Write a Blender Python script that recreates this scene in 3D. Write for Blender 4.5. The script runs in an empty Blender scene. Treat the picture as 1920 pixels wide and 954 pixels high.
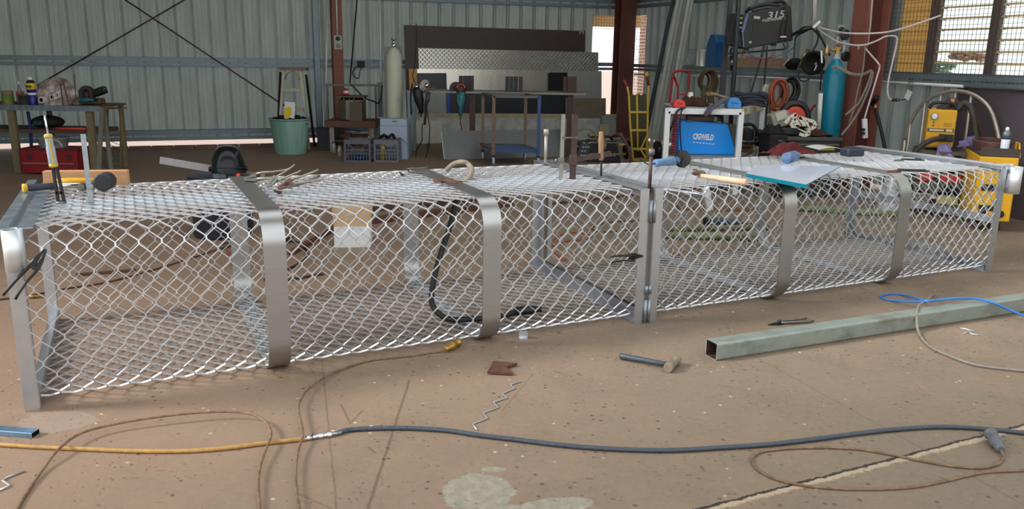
import bpy, bmesh, math, random
from mathutils import Vector, Matrix
random.seed(7)
PI = math.pi
SC = bpy.context.scene
COL = SC.collection

# ------------------------------------------------------------------ camera
FPX, PITCH, ROLL, CAMH = 1537.28, 0.2395, 0.0155, 1.5
_c, _s = math.cos(PITCH), math.sin(PITCH)
_cr, _sr = math.cos(ROLL), math.sin(ROLL)
FW = Vector((0, _c, -_s)); UP0 = Vector((0, _s, _c)); RI0 = Vector((1, 0, 0))
RI = RI0 * _cr + UP0 * _sr
UP = UP0 * _cr - RI0 * _sr
CAM = Vector((0, 0, CAMH))
cam_data = bpy.data.cameras.new('camera')
cam_data.sensor_width = 36.0
cam_data.lens = FPX / 1920 * 36.0
cam_data.clip_start = 0.05
cam_data.clip_end = 300
cam = bpy.data.objects.new('camera', cam_data)
COL.objects.link(cam)
cam.matrix_world = Matrix(((RI.x, UP.x, -FW.x, CAM.x), (RI.y, UP.y, -FW.y, CAM.y), (RI.z, UP.z, -FW.z, CAM.z), (0, 0, 0, 1)))
SC.camera = cam

def ray(x, y): return FW + RI * ((x - 960) / FPX) + UP * ((477 - y) / FPX)
def at(x, y, z=0.0):
    d = ray(x, y); return CAM + d * ((z - CAMH) / d.z)
def on(x, y, n, q):
    d = ray(x, y); return CAM + d * ((Vector(q) - CAM).dot(n) / d.dot(n))
def aty(x, y, Y):
    d = ray(x, y); return CAM + d * (Y / d.y)
def mpp(P): return (Vector(P) - CAM).dot(FW) / FPX          # metres per photo pixel at a point

# walls: the back wall runs along WU, the right wall runs along WV towards the camera
WA = math.radians(20.14)
WU = Vector((math.cos(WA), math.sin(WA), 0))
WN = Vector((math.sin(WA), -math.cos(WA), 0))               # from the back wall into the room
BP = Vector((-7.733, 12.341, 0))
COR = Vector((2.11, 15.951, 0))                              # corner of back and right wall
def onb(x, y, off=0.0): return on(x, y, WN, BP + WN * off)
def onr(x, y, off=0.0): return on(x, y, -WU, COR - WU * off)
YAWB = WA                  # local x along the back wall, local -y into the room
YAWR = WA - PI / 2         # local x along right wall towards the camera, local -y into the room

# ------------------------------------------------------------------ materials
def _n(nt, t, **kw):
    n = nt.nodes.new(t)
    for k, v in kw.items(): setattr(n, k, v)
    return n
def c3(c):
    """sRGB 0-255 -> linear"""
    r = []
    for v in c[:3]:
        v = v / 255.0
        r.append(v / 12.92 if v <= 0.04045 else ((v + 0.055) / 1.055) ** 2.4)
    return (r[0], r[1], r[2], 1)
MATS = {}
def mat(name, rgb, rough=0.6, metal=0.0, var=0.12, scale=18.0, bump=0.0, rgb2=None, mix=0.5, trans=0.0, spec=0.5, sx=1, sy=1, sz=1, rvar=0.0, coat=0.0):
    if name in MATS: return MATS[name]
    m = bpy.data.materials.new(name); m.use_nodes = True
    nt = m.node_tree; b = nt.nodes['Principled BSDF']
    b.inputs['Roughness'].default_value = rough
    b.inputs['Metallic'].default_value = metal
    b.inputs['Specular IOR Level'].default_value = spec
    if coat: b.inputs['Coat Weight'].default_value = coat; b.inputs['Coat Roughness'].default_value = 0.1
    if trans: b.inputs['Transmission Weight'].default_value = trans
    tc = _n(nt, 'ShaderNodeTexCoord'); mp = _n(nt, 'ShaderNodeMapping')
    mp.inputs['Scale'].default_value = (sx, sy, sz)
    nt.links.new(tc.outputs['Object'], mp.inputs['Vector'])
    no = _n(nt, 'ShaderNodeTexNoise'); no.inputs['Scale'].default_value = scale; no.inputs['Detail'].default_value = 6
    no.inputs['Roughness'].default_value = 0.65
    nt.links.new(mp.outputs['Vector'], no.inputs['Vector'])
    rp = _n(nt, 'ShaderNodeValToRGB')
    a = c3(rgb)
    if rgb2 is None:
        lo = tuple(max(0, v * (1 - var)) for v in a[:3]) + (1,); hi = tuple(min(1, v * (1 + var)) for v in a[:3]) + (1,)
        p0, p1 = 0.3, 0.7
    else:
        lo, hi = a, c3(rgb2); p0, p1 = mix - 0.12, mix + 0.12
    rp.color_ramp.elements[0].position = p0; rp.color_ramp.elements[0].color = lo
    rp.color_ramp.elements[1].position = p1; rp.color_ramp.elements[1].color = hi
    nt.links.new(no.outputs['Fac'], rp.inputs['Fac'])
    nt.links.new(rp.outputs['Color'], b.inputs['Base Color'])
    if rvar:
        mr = _n(nt, 'ShaderNodeMapRange'); mr.inputs['To Min'].default_value = max(0.03, rough - rvar); mr.inputs['To Max'].default_value = min(1, rough + rvar)
        nt.links.new(no.outputs['Fac'], mr.inputs['Value']); nt.links.new(mr.outputs['Result'], b.inputs['Roughness'])
    if bump:
        bp = _n(nt, 'ShaderNodeBump'); bp.inputs['Strength'].default_value = bump; bp.inputs['Distance'].default_value = 0.01
        nt.links.new(no.outputs['Fac'], bp.inputs['Height']); nt.links.new(bp.outputs['Normal'], b.inputs['Normal'])
    MATS[name] = m
    return m

# ------------------------------------------------------------------ mesh builder
class MB:
    def __init__(self): self.bm = bmesh.new(); self.mats = []
    def _slot(self, m):
        if m is None: return 0
        if m not in self.mats: self.mats.append(m)
        return self.mats.index(m)
    def _fin(self, faces, m, smooth):
        i = self._slot(m)
        for f in faces: f.material_index = i; f.smooth = smooth
    def box(self, c, s, rz=0.0, rx=0.0, ry=0.0, bev=0.0, m=None, taper=None):
        M = Matrix.Translation(c) @ Matrix.Rotation(rz, 4, 'Z') @ Matrix.Rotation(ry, 4, 'Y') @ Matrix.Rotation(rx, 4, 'X')
        hx, hy, hz = s[0] / 2, s[1] / 2, s[2] / 2
        vs = []
        for z in (-1, 1):
            k = taper if (taper and z > 0) else 1.0
            for x, y in ((-1, -1), (1, -1), (1, 1), (-1, 1)):
                vs.append(self.bm.verts.new(M @ Vector((x * hx * k, y * hy * k, z * hz))))
        q = [(3, 2, 1, 0), (4, 5, 6, 7), (0, 1, 5, 4), (1, 2, 6, 5), (2, 3, 7, 6), (3, 0, 4, 7)]
        fs = [self.bm.faces.new([vs[i] for i in f]) for f in q]
        if bev > 0:
            es = list({e for f in fs for e in f.edges})
            r = bmesh.ops.bevel(self.bm, geom=es, offset=min(bev, min(s) * 0.45), segments=2, affect='EDGES', profile=0.5)
            fs = list({f for v in vs if v.is_valid for f in v.link_faces} | set(r['faces']))
            fs = [f for f in fs if f.is_valid]
        self._fin(fs, m, False); return self
    def bar(self, a, b, w, t, up=(0, 0, 1), m=None, bev=0.0):
        """rectangular bar from a to b, w wide across `up` x dir and t thick along up"""
        a, b = Vector(a), Vector(b); d = b - a; L = d.length; d.normalize()
        u = Vector(up); u = (u - d * u.dot(d))
        if u.length < 1e-5: u = Vector((1, 0, 0)) - d * d.x
        u.normalize(); s = d.cross(u)
        vs = []
        for p in (a, b):
            for i, j in ((-1, -1), (1, -1), (1, 1), (-1, 1)):
                vs.append(self.bm.verts.new(p + s * (i * w / 2) + u * (j * t / 2)))
        q = [(3, 2, 1, 0), (4, 5, 6, 7), (0, 1, 5, 4), (1, 2, 6, 5), (2, 3, 7, 6), (3, 0, 4, 7)]
        fs = [self.bm.faces.new([vs[i] for i in f]) for f in q]
        if bev > 0:
            es = list({e for f in fs for e in f.edges})
            r = bmesh.ops.bevel(self.bm, geom=es, offset=min(bev, w * .45, t * .45), segments=2, affect='EDGES', profile=0.5)
            fs = [f for f in ({f for v in vs if v.is_valid for f in v.link_faces} | set(r['faces'])) if f.is_valid]
        self._fin(fs, m, False); return self
    def tube(self, pts, r, n=8, closed=False, cap=True, m=None, ry=None, smooth=True, up=None):
        pts = [Vector(p) for p in pts]; N = len(pts)
        rs = r if isinstance(r, (list, tuple)) else [r] * N
        k = (ry / rs[0]) if ry else 1.0
        tang = []
        for i in range(N):
            if closed: t = pts[(i + 1) % N] - pts[i - 1]
            else: t = pts[min(i + 1, N - 1)] - pts[max(i - 1, 0)]
            if t.length < 1e-9: t = Vector((0, 0, 1))
            tang.append(t.normalized())
        t0 = tang[0]
        nrm = Vector(up) if up is not None else (Vector((0, 0, 1)) if abs(t0.z) < 0.9 else Vector((1, 0, 0)))
        nrm = (nrm - t0 * nrm.dot(t0)).normalized()
        rings = []
        for i in range(N):
            t = tang[i]
            if up is not None and abs(Vector(up).dot(t)) < 0.98: nrm = Vector(up)
            nrm = nrm - t * nrm.dot(t)
            if nrm.length < 1e-6: nrm = t.orthogonal()
            nrm.normalize(); bn = t.cross(nrm)
            rings.append([self.bm.verts.new(pts[i] + bn * (math.cos(2 * PI * j / n) * rs[i]) + nrm * (math.sin(2 * PI * j / n) * rs[i] * k)) for j in range(n)])
        fs = []
        for i in range(N if closed else N - 1):
            A, B = rings[i], rings[(i + 1) % N]
            for j in range(n):
                fs.append(self.bm.faces.new((A[j], A[(j + 1) % n], B[(j + 1) % n], B[j])))
        self._fin(fs, m, smooth)
        if cap and not closed:
            self._fin([self.bm.faces.new(list(reversed(rings[0]))), self.bm.faces.new(rings[-1])], m, False)
        return self
    def lathe(self, prof, c=(0, 0, 0), axis=(0, 0, 1), n=24, m=None, smooth=True, cap=True):
        """prof: list of (radius, height)"""
        c = Vector(c); ax = Vector(axis).normalized(); e1 = ax.orthogonal().normalized(); e2 = ax.cross(e1)
        rings = []
        for r, h in prof:
            rings.append([self.bm.verts.new(c + ax * h + (e1 * math.cos(2 * PI * j / n) + e2 * math.sin(2 * PI * j / n)) * max(r, 1e-4)) for j in range(n)])
        fs = []
        for A, B in zip(rings, rings[1:]):
            for j in range(n): fs.append(self.bm.faces.new((A[j], A[(j + 1) % n], B[(j + 1) % n], B[j])))
        self._fin(fs, m, smooth)
        if cap:
            self._fin([self.bm.faces.new(list(reversed(rings[0]))), self.bm.faces.new(rings[-1])], m, False)
        return self
    def prism(self, outline, o, ex, ey, th, m=None, bev=0.0):
        """polygon outline [(a,b)] in the plane o + a*ex + b*ey, extruded by th along ex x ey"""
        o, ex, ey = Vector(o), Vector(ex).normalized(), Vector(ey).normalized(); nz = ex.cross(ey)
        A = [self.bm.verts.new(o + ex * p[0] + ey * p[1]) for p in outline]
        B = [self.bm.verts.new(o + ex * p[0] + ey * p[1] + nz * th) for p in outline]
        n = len(A)
        fs = [self.bm.faces.new(list(reversed(A))), self.bm.faces.new(B)]
        for i in range(n): fs.append(self.bm.faces.new((A[i], A[(i + 1) % n], B[(i + 1) % n], B[i])))
        if bev > 0:
            es = list({e for f in fs for e in f.edges})
            r = bmesh.ops.bevel(self.bm, geom=es, offset=bev, segments=2, affect='EDGES', profile=0.5)
            fs = [f for f in ({f for v in A + B if v.is_valid for f in v.link_faces} | set(r['faces'])) if f.is_valid]
        self._fin(fs, m, False); return self
    def sphere(self, c, r, m=None, nu=14, nv=9, rz=0.0, tilt=0.0):
        r = r if isinstance(r, (tuple, list)) else (r, r, r)
        M = Matrix.Translation(c) @ Matrix.Rotation(rz, 4, 'Z') @ Matrix.Rotation(tilt, 4, 'Y')
        rings = []
        for i in range(nv + 1):
            th = PI * (0.001 + 0.998 * i / nv)
            rings.append([self.bm.verts.new(M @ Vector((r[0] * math.sin(th) * math.cos(2 * PI * j / nu), r[1] * math.sin(th) * math.sin(2 * PI * j / nu), -r[2] * math.cos(th)))) for j in range(nu)])
        fs = []
        for A, B in zip(rings, rings[1:]):
            for j in range(nu): fs.append(self.bm.faces.new((A[j], A[(j + 1) % nu], B[(j + 1) % nu], B[j])))
        fs.append(self.bm.faces.new(list(reversed(rings[0])))); fs.append(self.bm.faces.new(rings[-1]))
        self._fin(fs, m, True); return self
    def grid(self, fn, nu, nv, m=None, th=0.0, closed_u=False):
        """surface fn(u,v) -> point, u,v in 0..1; th>0 gives it thickness"""
        V = [[self.bm.verts.new(Vector(fn(i / (nu if closed_u else nu), j / nv))) for j in range(nv + 1)] for i in range(nu if closed_u else nu + 1)]
        fs = []
        R = nu
        for i in range(R):
            for j in range(nv):
                fs.append(self.bm.faces.new((V[i][j], V[(i + 1) % len(V)][j], V[(i + 1) % len(V)][j + 1], V[i][j + 1])))
        self._fin(fs, m, True)
        if th:
            r = bmesh.ops.solidify(self.bm, geom=fs, thickness=th)
            self._fin([g for g in r['geom'] if isinstance(g, bmesh.types.BMFace)], m, True)
        return self
    def build(self, name, m=None, parent=None, loc=None, rz=0.0, rot=None, recalc=True):
        if recalc: bmesh.ops.recalc_face_normals(self.bm, faces=self.bm.faces[:])
        me = bpy.data.meshes.new(name); self.bm.to_mesh(me); self.bm.free()
        if self.mats:
            for k in self.mats: me.materials.append(k)
        elif m is not None: me.materials.append(m)
        o = bpy.data.objects.new(name, me); COL.objects.link(o)
        if parent is not None: o.parent = parent
        if loc is not None: o.location = loc
        if rot is not None: o.rotation_euler = rot
        elif rz: o.rotation_euler = (0, 0, rz)
        return o

def tag(o, label=None, cat=None, group=None, kind=None):
    if label: o['label'] = label
    if cat: o['category'] = cat
    if group: o['group'] = group
    if kind: o['kind'] = kind
    return o
def thing(name, label, cat, loc=(0, 0, 0), rz=0.0, group=None, rot=None):
    o = bpy.data.objects.new(name, None); COL.objects.link(o); o.empty_display_size = 0.1
    o.location = loc; o.rotation_euler = rot if rot is not None else (0, 0, rz)
    return tag(o, label, cat, group)
def struct(o): o['kind'] = 'structure'; return o
def rebase(o, label, cat, group=None):
    """top-level single-mesh thing whose vertices are in world space: put its origin at its base"""
    me = o.data
    xs = [v.co.x for v in me.vertices]; ys = [v.co.y for v in me.vertices]; zs = [v.co.z for v in me.vertices]
    c = Vector(((min(xs) + max(xs)) / 2, (min(ys) + max(ys)) / 2, min(zs)))
    me.transform(Matrix.Translation(-c)); o.location = c
    return tag(o, label, cat, group)
def world_thing(name, label, cat, parts, group=None):
    """thing from parts [(name, MB, material)] built in world space"""
    obs = [mb.build(n, m) for n, mb, m in parts]
    allv = [v.co for o in obs for v in o.data.vertices]
    c = Vector(((min(v.x for v in allv) + max(v.x for v in allv)) / 2, (min(v.y for v in allv) + max(v.y for v in allv)) / 2, min(v.z for v in allv)))
    t = thing(name, label, cat, c, 0, group)
    for o in obs:
        o.data.transform(Matrix.Translation(-c)); o.parent = t
    return t
def dup(root, loc=None, rz=None, label=None, group=None, rot=None):
    r = root.copy(); COL.objects.link(r)
    if loc is not None: r.location = loc
    if rz is not None: r.rotation_euler = (0, 0, rz)
    if rot is not None: r.rotation_euler = rot
    if label: r['label'] = label
    if group: r['group'] = group
    for ch in list(root.children):
        c = ch.copy(); COL.objects.link(c); c.parent = r
        for g in list(ch.children):
            d = g.copy(); COL.objects.link(d); d.parent = c
    return r
def spline(pts, n=8, closed=False):
    """Catmull-Rom through points"""
    P = [Vector(p) for p in pts]; out = []; N = len(P)
    segs = N if closed else N - 1
    for i in range(segs):
        p1, p2 = P[i], P[(i + 1) % N]
        p0 = P[i - 1] if (closed or i > 0) else p1 * 2 - p2
        p3 = P[(i + 2) % N] if (closed or i + 2 < N) else p2 * 2 - p1
        for k in range(n):
            t = k / n
            out.append(0.5 * ((2 * p1) + (p2 - p0) * t + (2 * p0 - 5 * p1 + 4 * p2 - p3) * t * t + (3 * p1 - p0 - 3 * p2 + p3) * t ** 3))
    if not closed: out.append(P[-1].copy())
    return out
def text_mesh(name, s, size, m, parent, loc, rot, shear=0.0, ext=0.002, bold=0.0, sx=1.0):
    cu = bpy.data.curves.new(name, 'FONT'); cu.body = s; cu.size = size; cu.align_x = 'CENTER'; cu.align_y = 'CENTER'
    cu.extrude = ext; cu.shear = shear; cu.offset = bold; cu.resolution_u = 3
    o = bpy.data.objects.new(name + '_curve', cu); COL.objects.link(o)
    dg = bpy.context.evaluated_depsgraph_get()
    me = bpy.data.meshes.new_from_object(o.evaluated_get(dg))
    bpy.data.objects.remove(o)
    me.name = name; me.materials.clear(); me.materials.append(m)
    r = bpy.data.objects.new(name, me); COL.objects.link(r); r.parent = parent; r.location = loc; r.rotation_euler = rot; r.scale = (sx, 1, 1)
    return r
# ================================================================== materials
M_alu = mat('aluminium_mill', (214, 218, 224), 0.34, 0.92, 0.06, 30, rvar=0.08)
M_alu_strand = mat('aluminium_strand', (218, 220, 223), 0.4, 0.82, 0.04, 40)
M_alu_band = mat('aluminium_band', (176, 176, 174), 0.37, 1.0, 0.05, 25, sx=0.3, sz=4, rvar=0.05)
M_alu_white = mat('aluminium_pale', (206, 211, 217), 0.36, 0.85, 0.06, 20)
M_frame = mat('aluminium_frame', (192, 195, 199), 0.36, 0.93, 0.05, 20)
M_sleeve = mat('aluminium_sleeve', (222, 226, 230), 0.42, 0.7, 0.04, 20)
M_galv = mat('galvanised', (150, 158, 162), 0.42, 0.8, 0.16, 45, rvar=0.1)
M_zinc_blue = mat('zinc_plate', (170, 184, 194), 0.35, 0.85, 0.18, 14, rvar=0.12)
M_steel = mat('steel', (120, 118, 114), 0.4, 0.9, 0.2, 30, rvar=0.1)
M_steel_dk = mat('steel_dark', (52, 50, 50), 0.5, 0.7, 0.3, 30)
M_rust = mat('rusty_steel', (92, 58, 44), 0.75, 0.2, 0.4, 25, bump=0.2)
M_rust_dk = mat('primer_brown', (74, 52, 48), 0.6, 0.1, 0.2, 20)
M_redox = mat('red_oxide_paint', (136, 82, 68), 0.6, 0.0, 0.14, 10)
M_redox_shade = mat('red_oxide_shaded', (88, 44, 36), 0.6, 0.0, 0.14, 10)  # same paint darkened, recess shade of webs and dim corner in the colour
M_wall = mat('steel_cladding', (166, 173, 170), 0.55, 0.1, 0.1, 6, sz=0.25)
M_girt = mat('girt_galvanised', (120, 134, 140), 0.45, 0.5, 0.14, 20)
M_roof = mat('roof_sheet', (160, 160, 154), 0.7, 0.0, 0.05, 4)
M_black = mat('black_plastic', (22, 22, 24), 0.45, 0.0, 0.2, 20)
M_black_m = mat('black_matte', (14, 14, 15), 0.8, 0.0, 0.3, 20)
M_rubber = mat('black_rubber', (40, 42, 46), 0.6, 0.0, 0.3, 40)
M_white = mat('white_paint', (226, 228, 228), 0.45, 0.0, 0.04, 20)
M_white_pl = mat('white_plastic', (222, 222, 216), 0.4, 0.0, 0.04, 20)
M_blue = mat('welder_blue', (0, 150, 248), 0.35, 0.0, 0.03, 8)
M_blue_dk = mat('dark_blue', (24, 66, 118), 0.45, 0.0, 0.15, 20)
M_yellow = mat('machine_yellow', (222, 166, 20), 0.4, 0.0, 0.08, 10)
M_yellow_dk = mat('worn_yellow', (196, 160, 44), 0.55, 0.0, 0.2, 25)
M_red = mat('red_paint', (176, 30, 34), 0.4, 0.0, 0.1, 20)
M_red_lt = mat('red_plastic', (214, 62, 58), 0.45, 0.0, 0.05, 20)
M_teal = mat('cylinder_teal', (8, 122, 146), 0.32, 0.0, 0.06, 12)
M_green_bin = mat('bin_green', (118, 160, 146), 0.6, 0.0, 0.14, 5, sz=0.2, rgb2=(158, 188, 176), mix=0.6)
M_cream = mat('cylinder_cream', (206, 208, 184), 0.45, 0.0, 0.06, 8)
M_timber = mat('timber', (186, 140, 100), 0.7, 0.0, 0.16, 9, sx=0.4, sz=6)
M_card = mat('cardboard', (206, 172, 132), 0.8, 0.0, 0.05, 8)
M_brass = mat('brass', (176, 140, 70), 0.35, 0.8, 0.2, 30)
M_chrome = mat('chrome', (220, 222, 226), 0.15, 1.0, 0.03, 10)
M_cord_br = mat('brown_cord', (100, 76, 56), 0.6, 0.0, 0.25, 30, rgb2=(132, 104, 80), mix=0.5)
M_cord_or = mat('orange_cord', (156, 74, 44), 0.55, 0.0, 0.15, 30)
M_cord_bk = mat('black_cord', (26, 26, 28), 0.5, 0.0, 0.3, 40)
M_cord_wh = mat('white_cord', (206, 196, 192), 0.5, 0.0, 0.06, 30)
M_cord_gr = mat('grey_cord', (128, 120, 110), 0.6, 0.0, 0.2, 30)
M_hose_bk = mat('hose_black_blue', (58, 66, 76), 0.5, 0.0, 0.3, 60)
M_hose_ye = mat('hose_yellow', (168, 128, 68), 0.55, 0.0, 0.25, 40)
M_hose_bl = mat('hose_blue', (46, 116, 190), 0.4, 0.0, 0.1, 30)
M_glove = mat('tan_leather', (150, 116, 88), 0.8, 0.0, 0.25, 30, bump=0.2)
M_rag = mat('red_rag', (112, 44, 44), 0.9, 0.0, 0.2, 25, bump=0.2)
M_lilac = mat('lilac_cloth', (190, 178, 228), 0.85, 0.0, 0.1, 15)
M_dkcloth = mat('charcoal_cloth', (50, 52, 62), 0.9, 0.0, 0.3, 20, bump=0.2)

# ================================================================== world
w = bpy.data.worlds.new('sky'); SC.world = w; w.use_nodes = True
wn = w.node_tree; bg = wn.nodes['Background']
bg.inputs['Color'].default_value = (0.93, 0.97, 1.0, 1); bg.inputs['Strength'].default_value = 1.42

SC.view_settings.view_transform = 'Standard'; SC.view_settings.look = 'None'
SC.view_settings.gamma = 1; SC.view_settings.use_curve_mapping = False
SC.view_settings.exposure = 0.3
SC.cycles.max_bounces = 8; SC.cycles.diffuse_bounces = 4; SC.cycles.glossy_bounces = 4
SC.cycles.use_denoising = True

# ================================================================== floor
def floor_material():
    m = bpy.data.materials.new('dusty_concrete'); m.use_nodes = True
    nt = m.node_tree; b = nt.nodes['Principled BSDF']; L = nt.links.new
    b.inputs['Roughness'].default_value = 0.62; b.inputs['Specular IOR Level'].default_value = 0.35
    tc = _n(nt, 'ShaderNodeTexCoord'); pos = tc.outputs['Object']
    def noise(scale, det=6, rough=0.6, dist=0.0):
        n = _n(nt, 'ShaderNodeTexNoise'); n.inputs['Scale'].default_value = scale; n.inputs['Detail'].default_value = det
        n.inputs['Roughness'].default_value = rough; n.inputs['Distortion'].default_value = dist; L(pos, n.inputs['Vector']); return n.outputs['Fac']
    def ramp(f, p0, p1, a=(0, 0, 0, 1), c=(1, 1, 1, 1)):
        r = _n(nt, 'ShaderNodeValToRGB'); r.color_ramp.elements[0].position = p0; r.color_ramp.elements[1].position = p1
        r.color_ramp.elements[0].color = a; r.color_ramp.elements[1].color = c; L(f, r.inputs['Fac']); return r.outputs['Color']
    def mixc(f, a, c):
        x = _n(nt, 'ShaderNodeMix', data_type='RGBA')
        L(f, x.inputs['Factor']) if not isinstance(f, float) else setattr(x.inputs['Factor'], 'default_value', f)
        for s, i in ((a, 'A'), (c, 'B')):
            sock = [k for k in x.inputs if k.name == i and k.type == 'RGBA'][0]
            if isinstance(s, tuple): sock.default_value = s
            else: L(s, sock)
        return [k for k in x.outputs if k.type == 'RGBA'][0]
    def math_(op, a, c=None, d=None):
        x = _n(nt, 'ShaderNodeMath', operation=op)
        for k, s in enumerate((a, c, d)):
            if s is None: continue
            if isinstance(s, (int, float)): x.inputs[k].default_value = s
            else: L(s, x.inputs[k])
        return x.outputs[0]
    big = noise(0.55, 4, 0.55, 0.4); mid = noise(3.2, 8, 0.65, 0.3); fine = noise(34, 6, 0.7)
    col = ramp(big, 0.36, 0.64, c3((120, 106, 89)), c3((134, 113, 94)))
    col = mixc(ramp(mid, 0.42, 0.68), col, c3((116, 102, 86)))
    col = mixc(math_('MULTIPLY', ramp(noise(1.4, 5, 0.7, 1.0), 0.55, 0.75), 0.35), col, c3((100, 84, 71)))
    col = mixc(math_('MULTIPLY', ramp(fine, 0.35, 0.75), 0.28), col, c3((164, 142, 118)))
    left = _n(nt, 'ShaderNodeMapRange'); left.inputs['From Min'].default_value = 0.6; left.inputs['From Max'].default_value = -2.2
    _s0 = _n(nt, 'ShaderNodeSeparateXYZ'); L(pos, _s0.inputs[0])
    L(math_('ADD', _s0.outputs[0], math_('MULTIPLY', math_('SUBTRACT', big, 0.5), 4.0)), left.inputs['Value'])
    col = mixc(math_('MULTIPLY', left.outputs['Result'], 0.45), col, c3((158, 126, 105)))  # paler pinkish left floor: light from the open side painted into the colour
    # pits and flecks
    v0 = _n(nt, 'ShaderNodeTexVoronoi'); v0.inputs['Scale'].default_value = 30; L(pos, v0.inputs['Vector'])
    pit0 = math_('MULTIPLY', ramp(v0.outputs['Distance'], 0.1, 0.2, (1, 1, 1, 1), (0, 0, 0, 1)), ramp(noise(3.1, 4, 0.6, 0.6), 0.44, 0.6))
    col = mixc(math_('MULTIPLY', pit0, 0.6), col, c3((92, 72, 58)))
    mps = _n(nt, 'ShaderNodeMapping'); mps.inputs['Rotation'].default_value = (0, 0, 0.5); mps.inputs['Scale'].default_value = (1, 7, 1); L(pos, mps.inputs['Vector'])
    v3 = _n(nt, 'ShaderNodeTexVoronoi'); v3.inputs['Scale'].default_value = 5.5; L(mps.outputs['Vector'], v3.inputs['Vector'])
    scr = math_('MULTIPLY', ramp(v3.outputs['Distance'], 0.05, 0.12, (1, 1, 1, 1), (0, 0, 0, 1)), ramp(noise(1.3, 3), 0.48, 0.6))
    mps2 = _n(nt, 'ShaderNodeMapping'); mps2.inputs['Rotation'].default_value = (0, 0, -0.9); mps2.inputs['Scale'].default_value = (1, 9, 1); L(pos, mps2.inputs['Vector'])
    v4 = _n(nt, 'ShaderNodeTexVoronoi'); v4.inputs['Scale'].default_value = 4.2; L(mps2.outputs['Vector'], v4.inputs['Vector'])
    scr = math_('MAXIMUM', scr, math_('MULTIPLY', ramp(v4.outputs['Distance'], 0.04, 0.1, (1, 1, 1, 1), (0, 0, 0, 1)), ramp(noise(1.1, 3), 0.5, 0.62)))
    col = mixc(math_('MULTIPLY', scr, 0.5), col, c3((96, 74, 58)))
    v1 = _n(nt, 'ShaderNodeTexVoronoi'); v1.inputs['Scale'].default_value = 17; L(pos, v1.inputs['Vector'])
    pit = math_('MULTIPLY', ramp(v1.outputs['Distance'], 0.08, 0.17, (1, 1, 1, 1), (0, 0, 0, 1)), ramp(noise(1.8, 3), 0.4, 0.56))
    col = mixc(math_('MULTIPLY', pit, 0.75), col, c3((78, 58, 46)))
    v2 = _n(nt, 'ShaderNodeTexVoronoi'); v2.inputs['Scale'].default_value = 13
    mp = _n(nt, 'ShaderNodeMapping'); mp.inputs['Location'].default_value = (3.3, 1.7, 0.4); L(pos, mp.inputs['Vector']); L(mp.outputs['Vector'], v2.inputs['Vector'])
    fl = math_('MULTIPLY', ramp(v2.outputs['Distance'], 0.055, 0.12, (1, 1, 1, 1), (0, 0, 0, 1)), ramp(noise(2.6, 3, 0.5, 0.5), 0.45, 0.62))
    col = mixc(math_('MULTIPLY', fl, 0.8), col, c3((226, 204, 176)))
    sep = _n(nt, 'ShaderNodeSeparateXYZ'); L(pos, sep.inputs[0]); X, Y = sep.outputs[0], sep.outputs[1]
    wob = math_('SUBTRACT', noise(9, 5, 0.7), 0.5)
    wob2 = math_('SUBTRACT', noise(40, 4, 0.7), 0.5)
    def line(p, q, half, amp, amp2, edge=0.004):
        p, q = Vector(p[:2]), Vector(q[:2]); d = (q - p); Ln = d.length; d.normalize(); n = Vector((-d.y, d.x))
        dist = math_('ADD', math_('MULTIPLY', X, n.x), math_('MULTIPLY', Y, n.y))
        dist = math_('SUBTRACT', dist, p.dot(n))
        dist = math_('ADD', dist, math_('MULTIPLY', wob, amp)); dist = math_('ADD', dist, math_('MULTIPLY', wob2, amp2))
        dist = math_('ABSOLUTE', dist)
        al = math_('SUBTRACT', math_('ADD', math_('MULTIPLY', X, d.x), math_('MULTIPLY', Y, d.y)), p.dot(d))
        inside = math_('MULTIPLY', math_('GREATER_THAN', al, 0.0), math_('LESS_THAN', al, Ln))
        mr = _n(nt, 'ShaderNodeMapRange'); mr.inputs['From Min'].default_value = half + edge; mr.inputs['From Max'].default_value = half
        L(dist, mr.inputs['Value']); return math_('MULTIPLY', mr.outputs['Result'], inside)
    A = lambda x, y: at(x, y)
    crack = line(A(1240, 972), A(1960, 786), 0.0045, 0.03, 0.028)
    crackw = line(A(1240, 976), A(1960, 790), 0.012, 0.03, 0.05, 0.01)
    col = mixc(math_('MULTIPLY', crackw, 0.55), col, c3((198, 176, 148)))
    for p, q, h, s in [((1400, 660), (1990, 985), 0.002, 0.35), ((603, 670), (632, 960), 0.0022, 0.4), ((768, 712), (688, 960), 0.004, 0.55),
                       ((150, 640), (-40, 760), 0.002, 0.3), ((560, 925), (690, 985), 0.003, 0.35), ((1000, 700), (940, 772), 0.002, 0.35),
                       ((640, 758), (655, 790), 0.003, 0.5), ((655, 795), (680, 770), 0.003, 0.5), ((690, 838), (705, 850), 0.003, 0.5),
                       ((480, 690), (250, 735), 0.0015, 0.25), ((1300, 540), (1420, 620), 0.002, 0.2)]:
        col = mixc(math_('MULTIPLY', line(A(*p), A(*q), h, 0.012, 0.008), s), col, c3((86, 62, 48)))
    col = mixc(math_('MULTIPLY', crack, 0.95), col, c3((34, 26, 22)))
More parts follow.
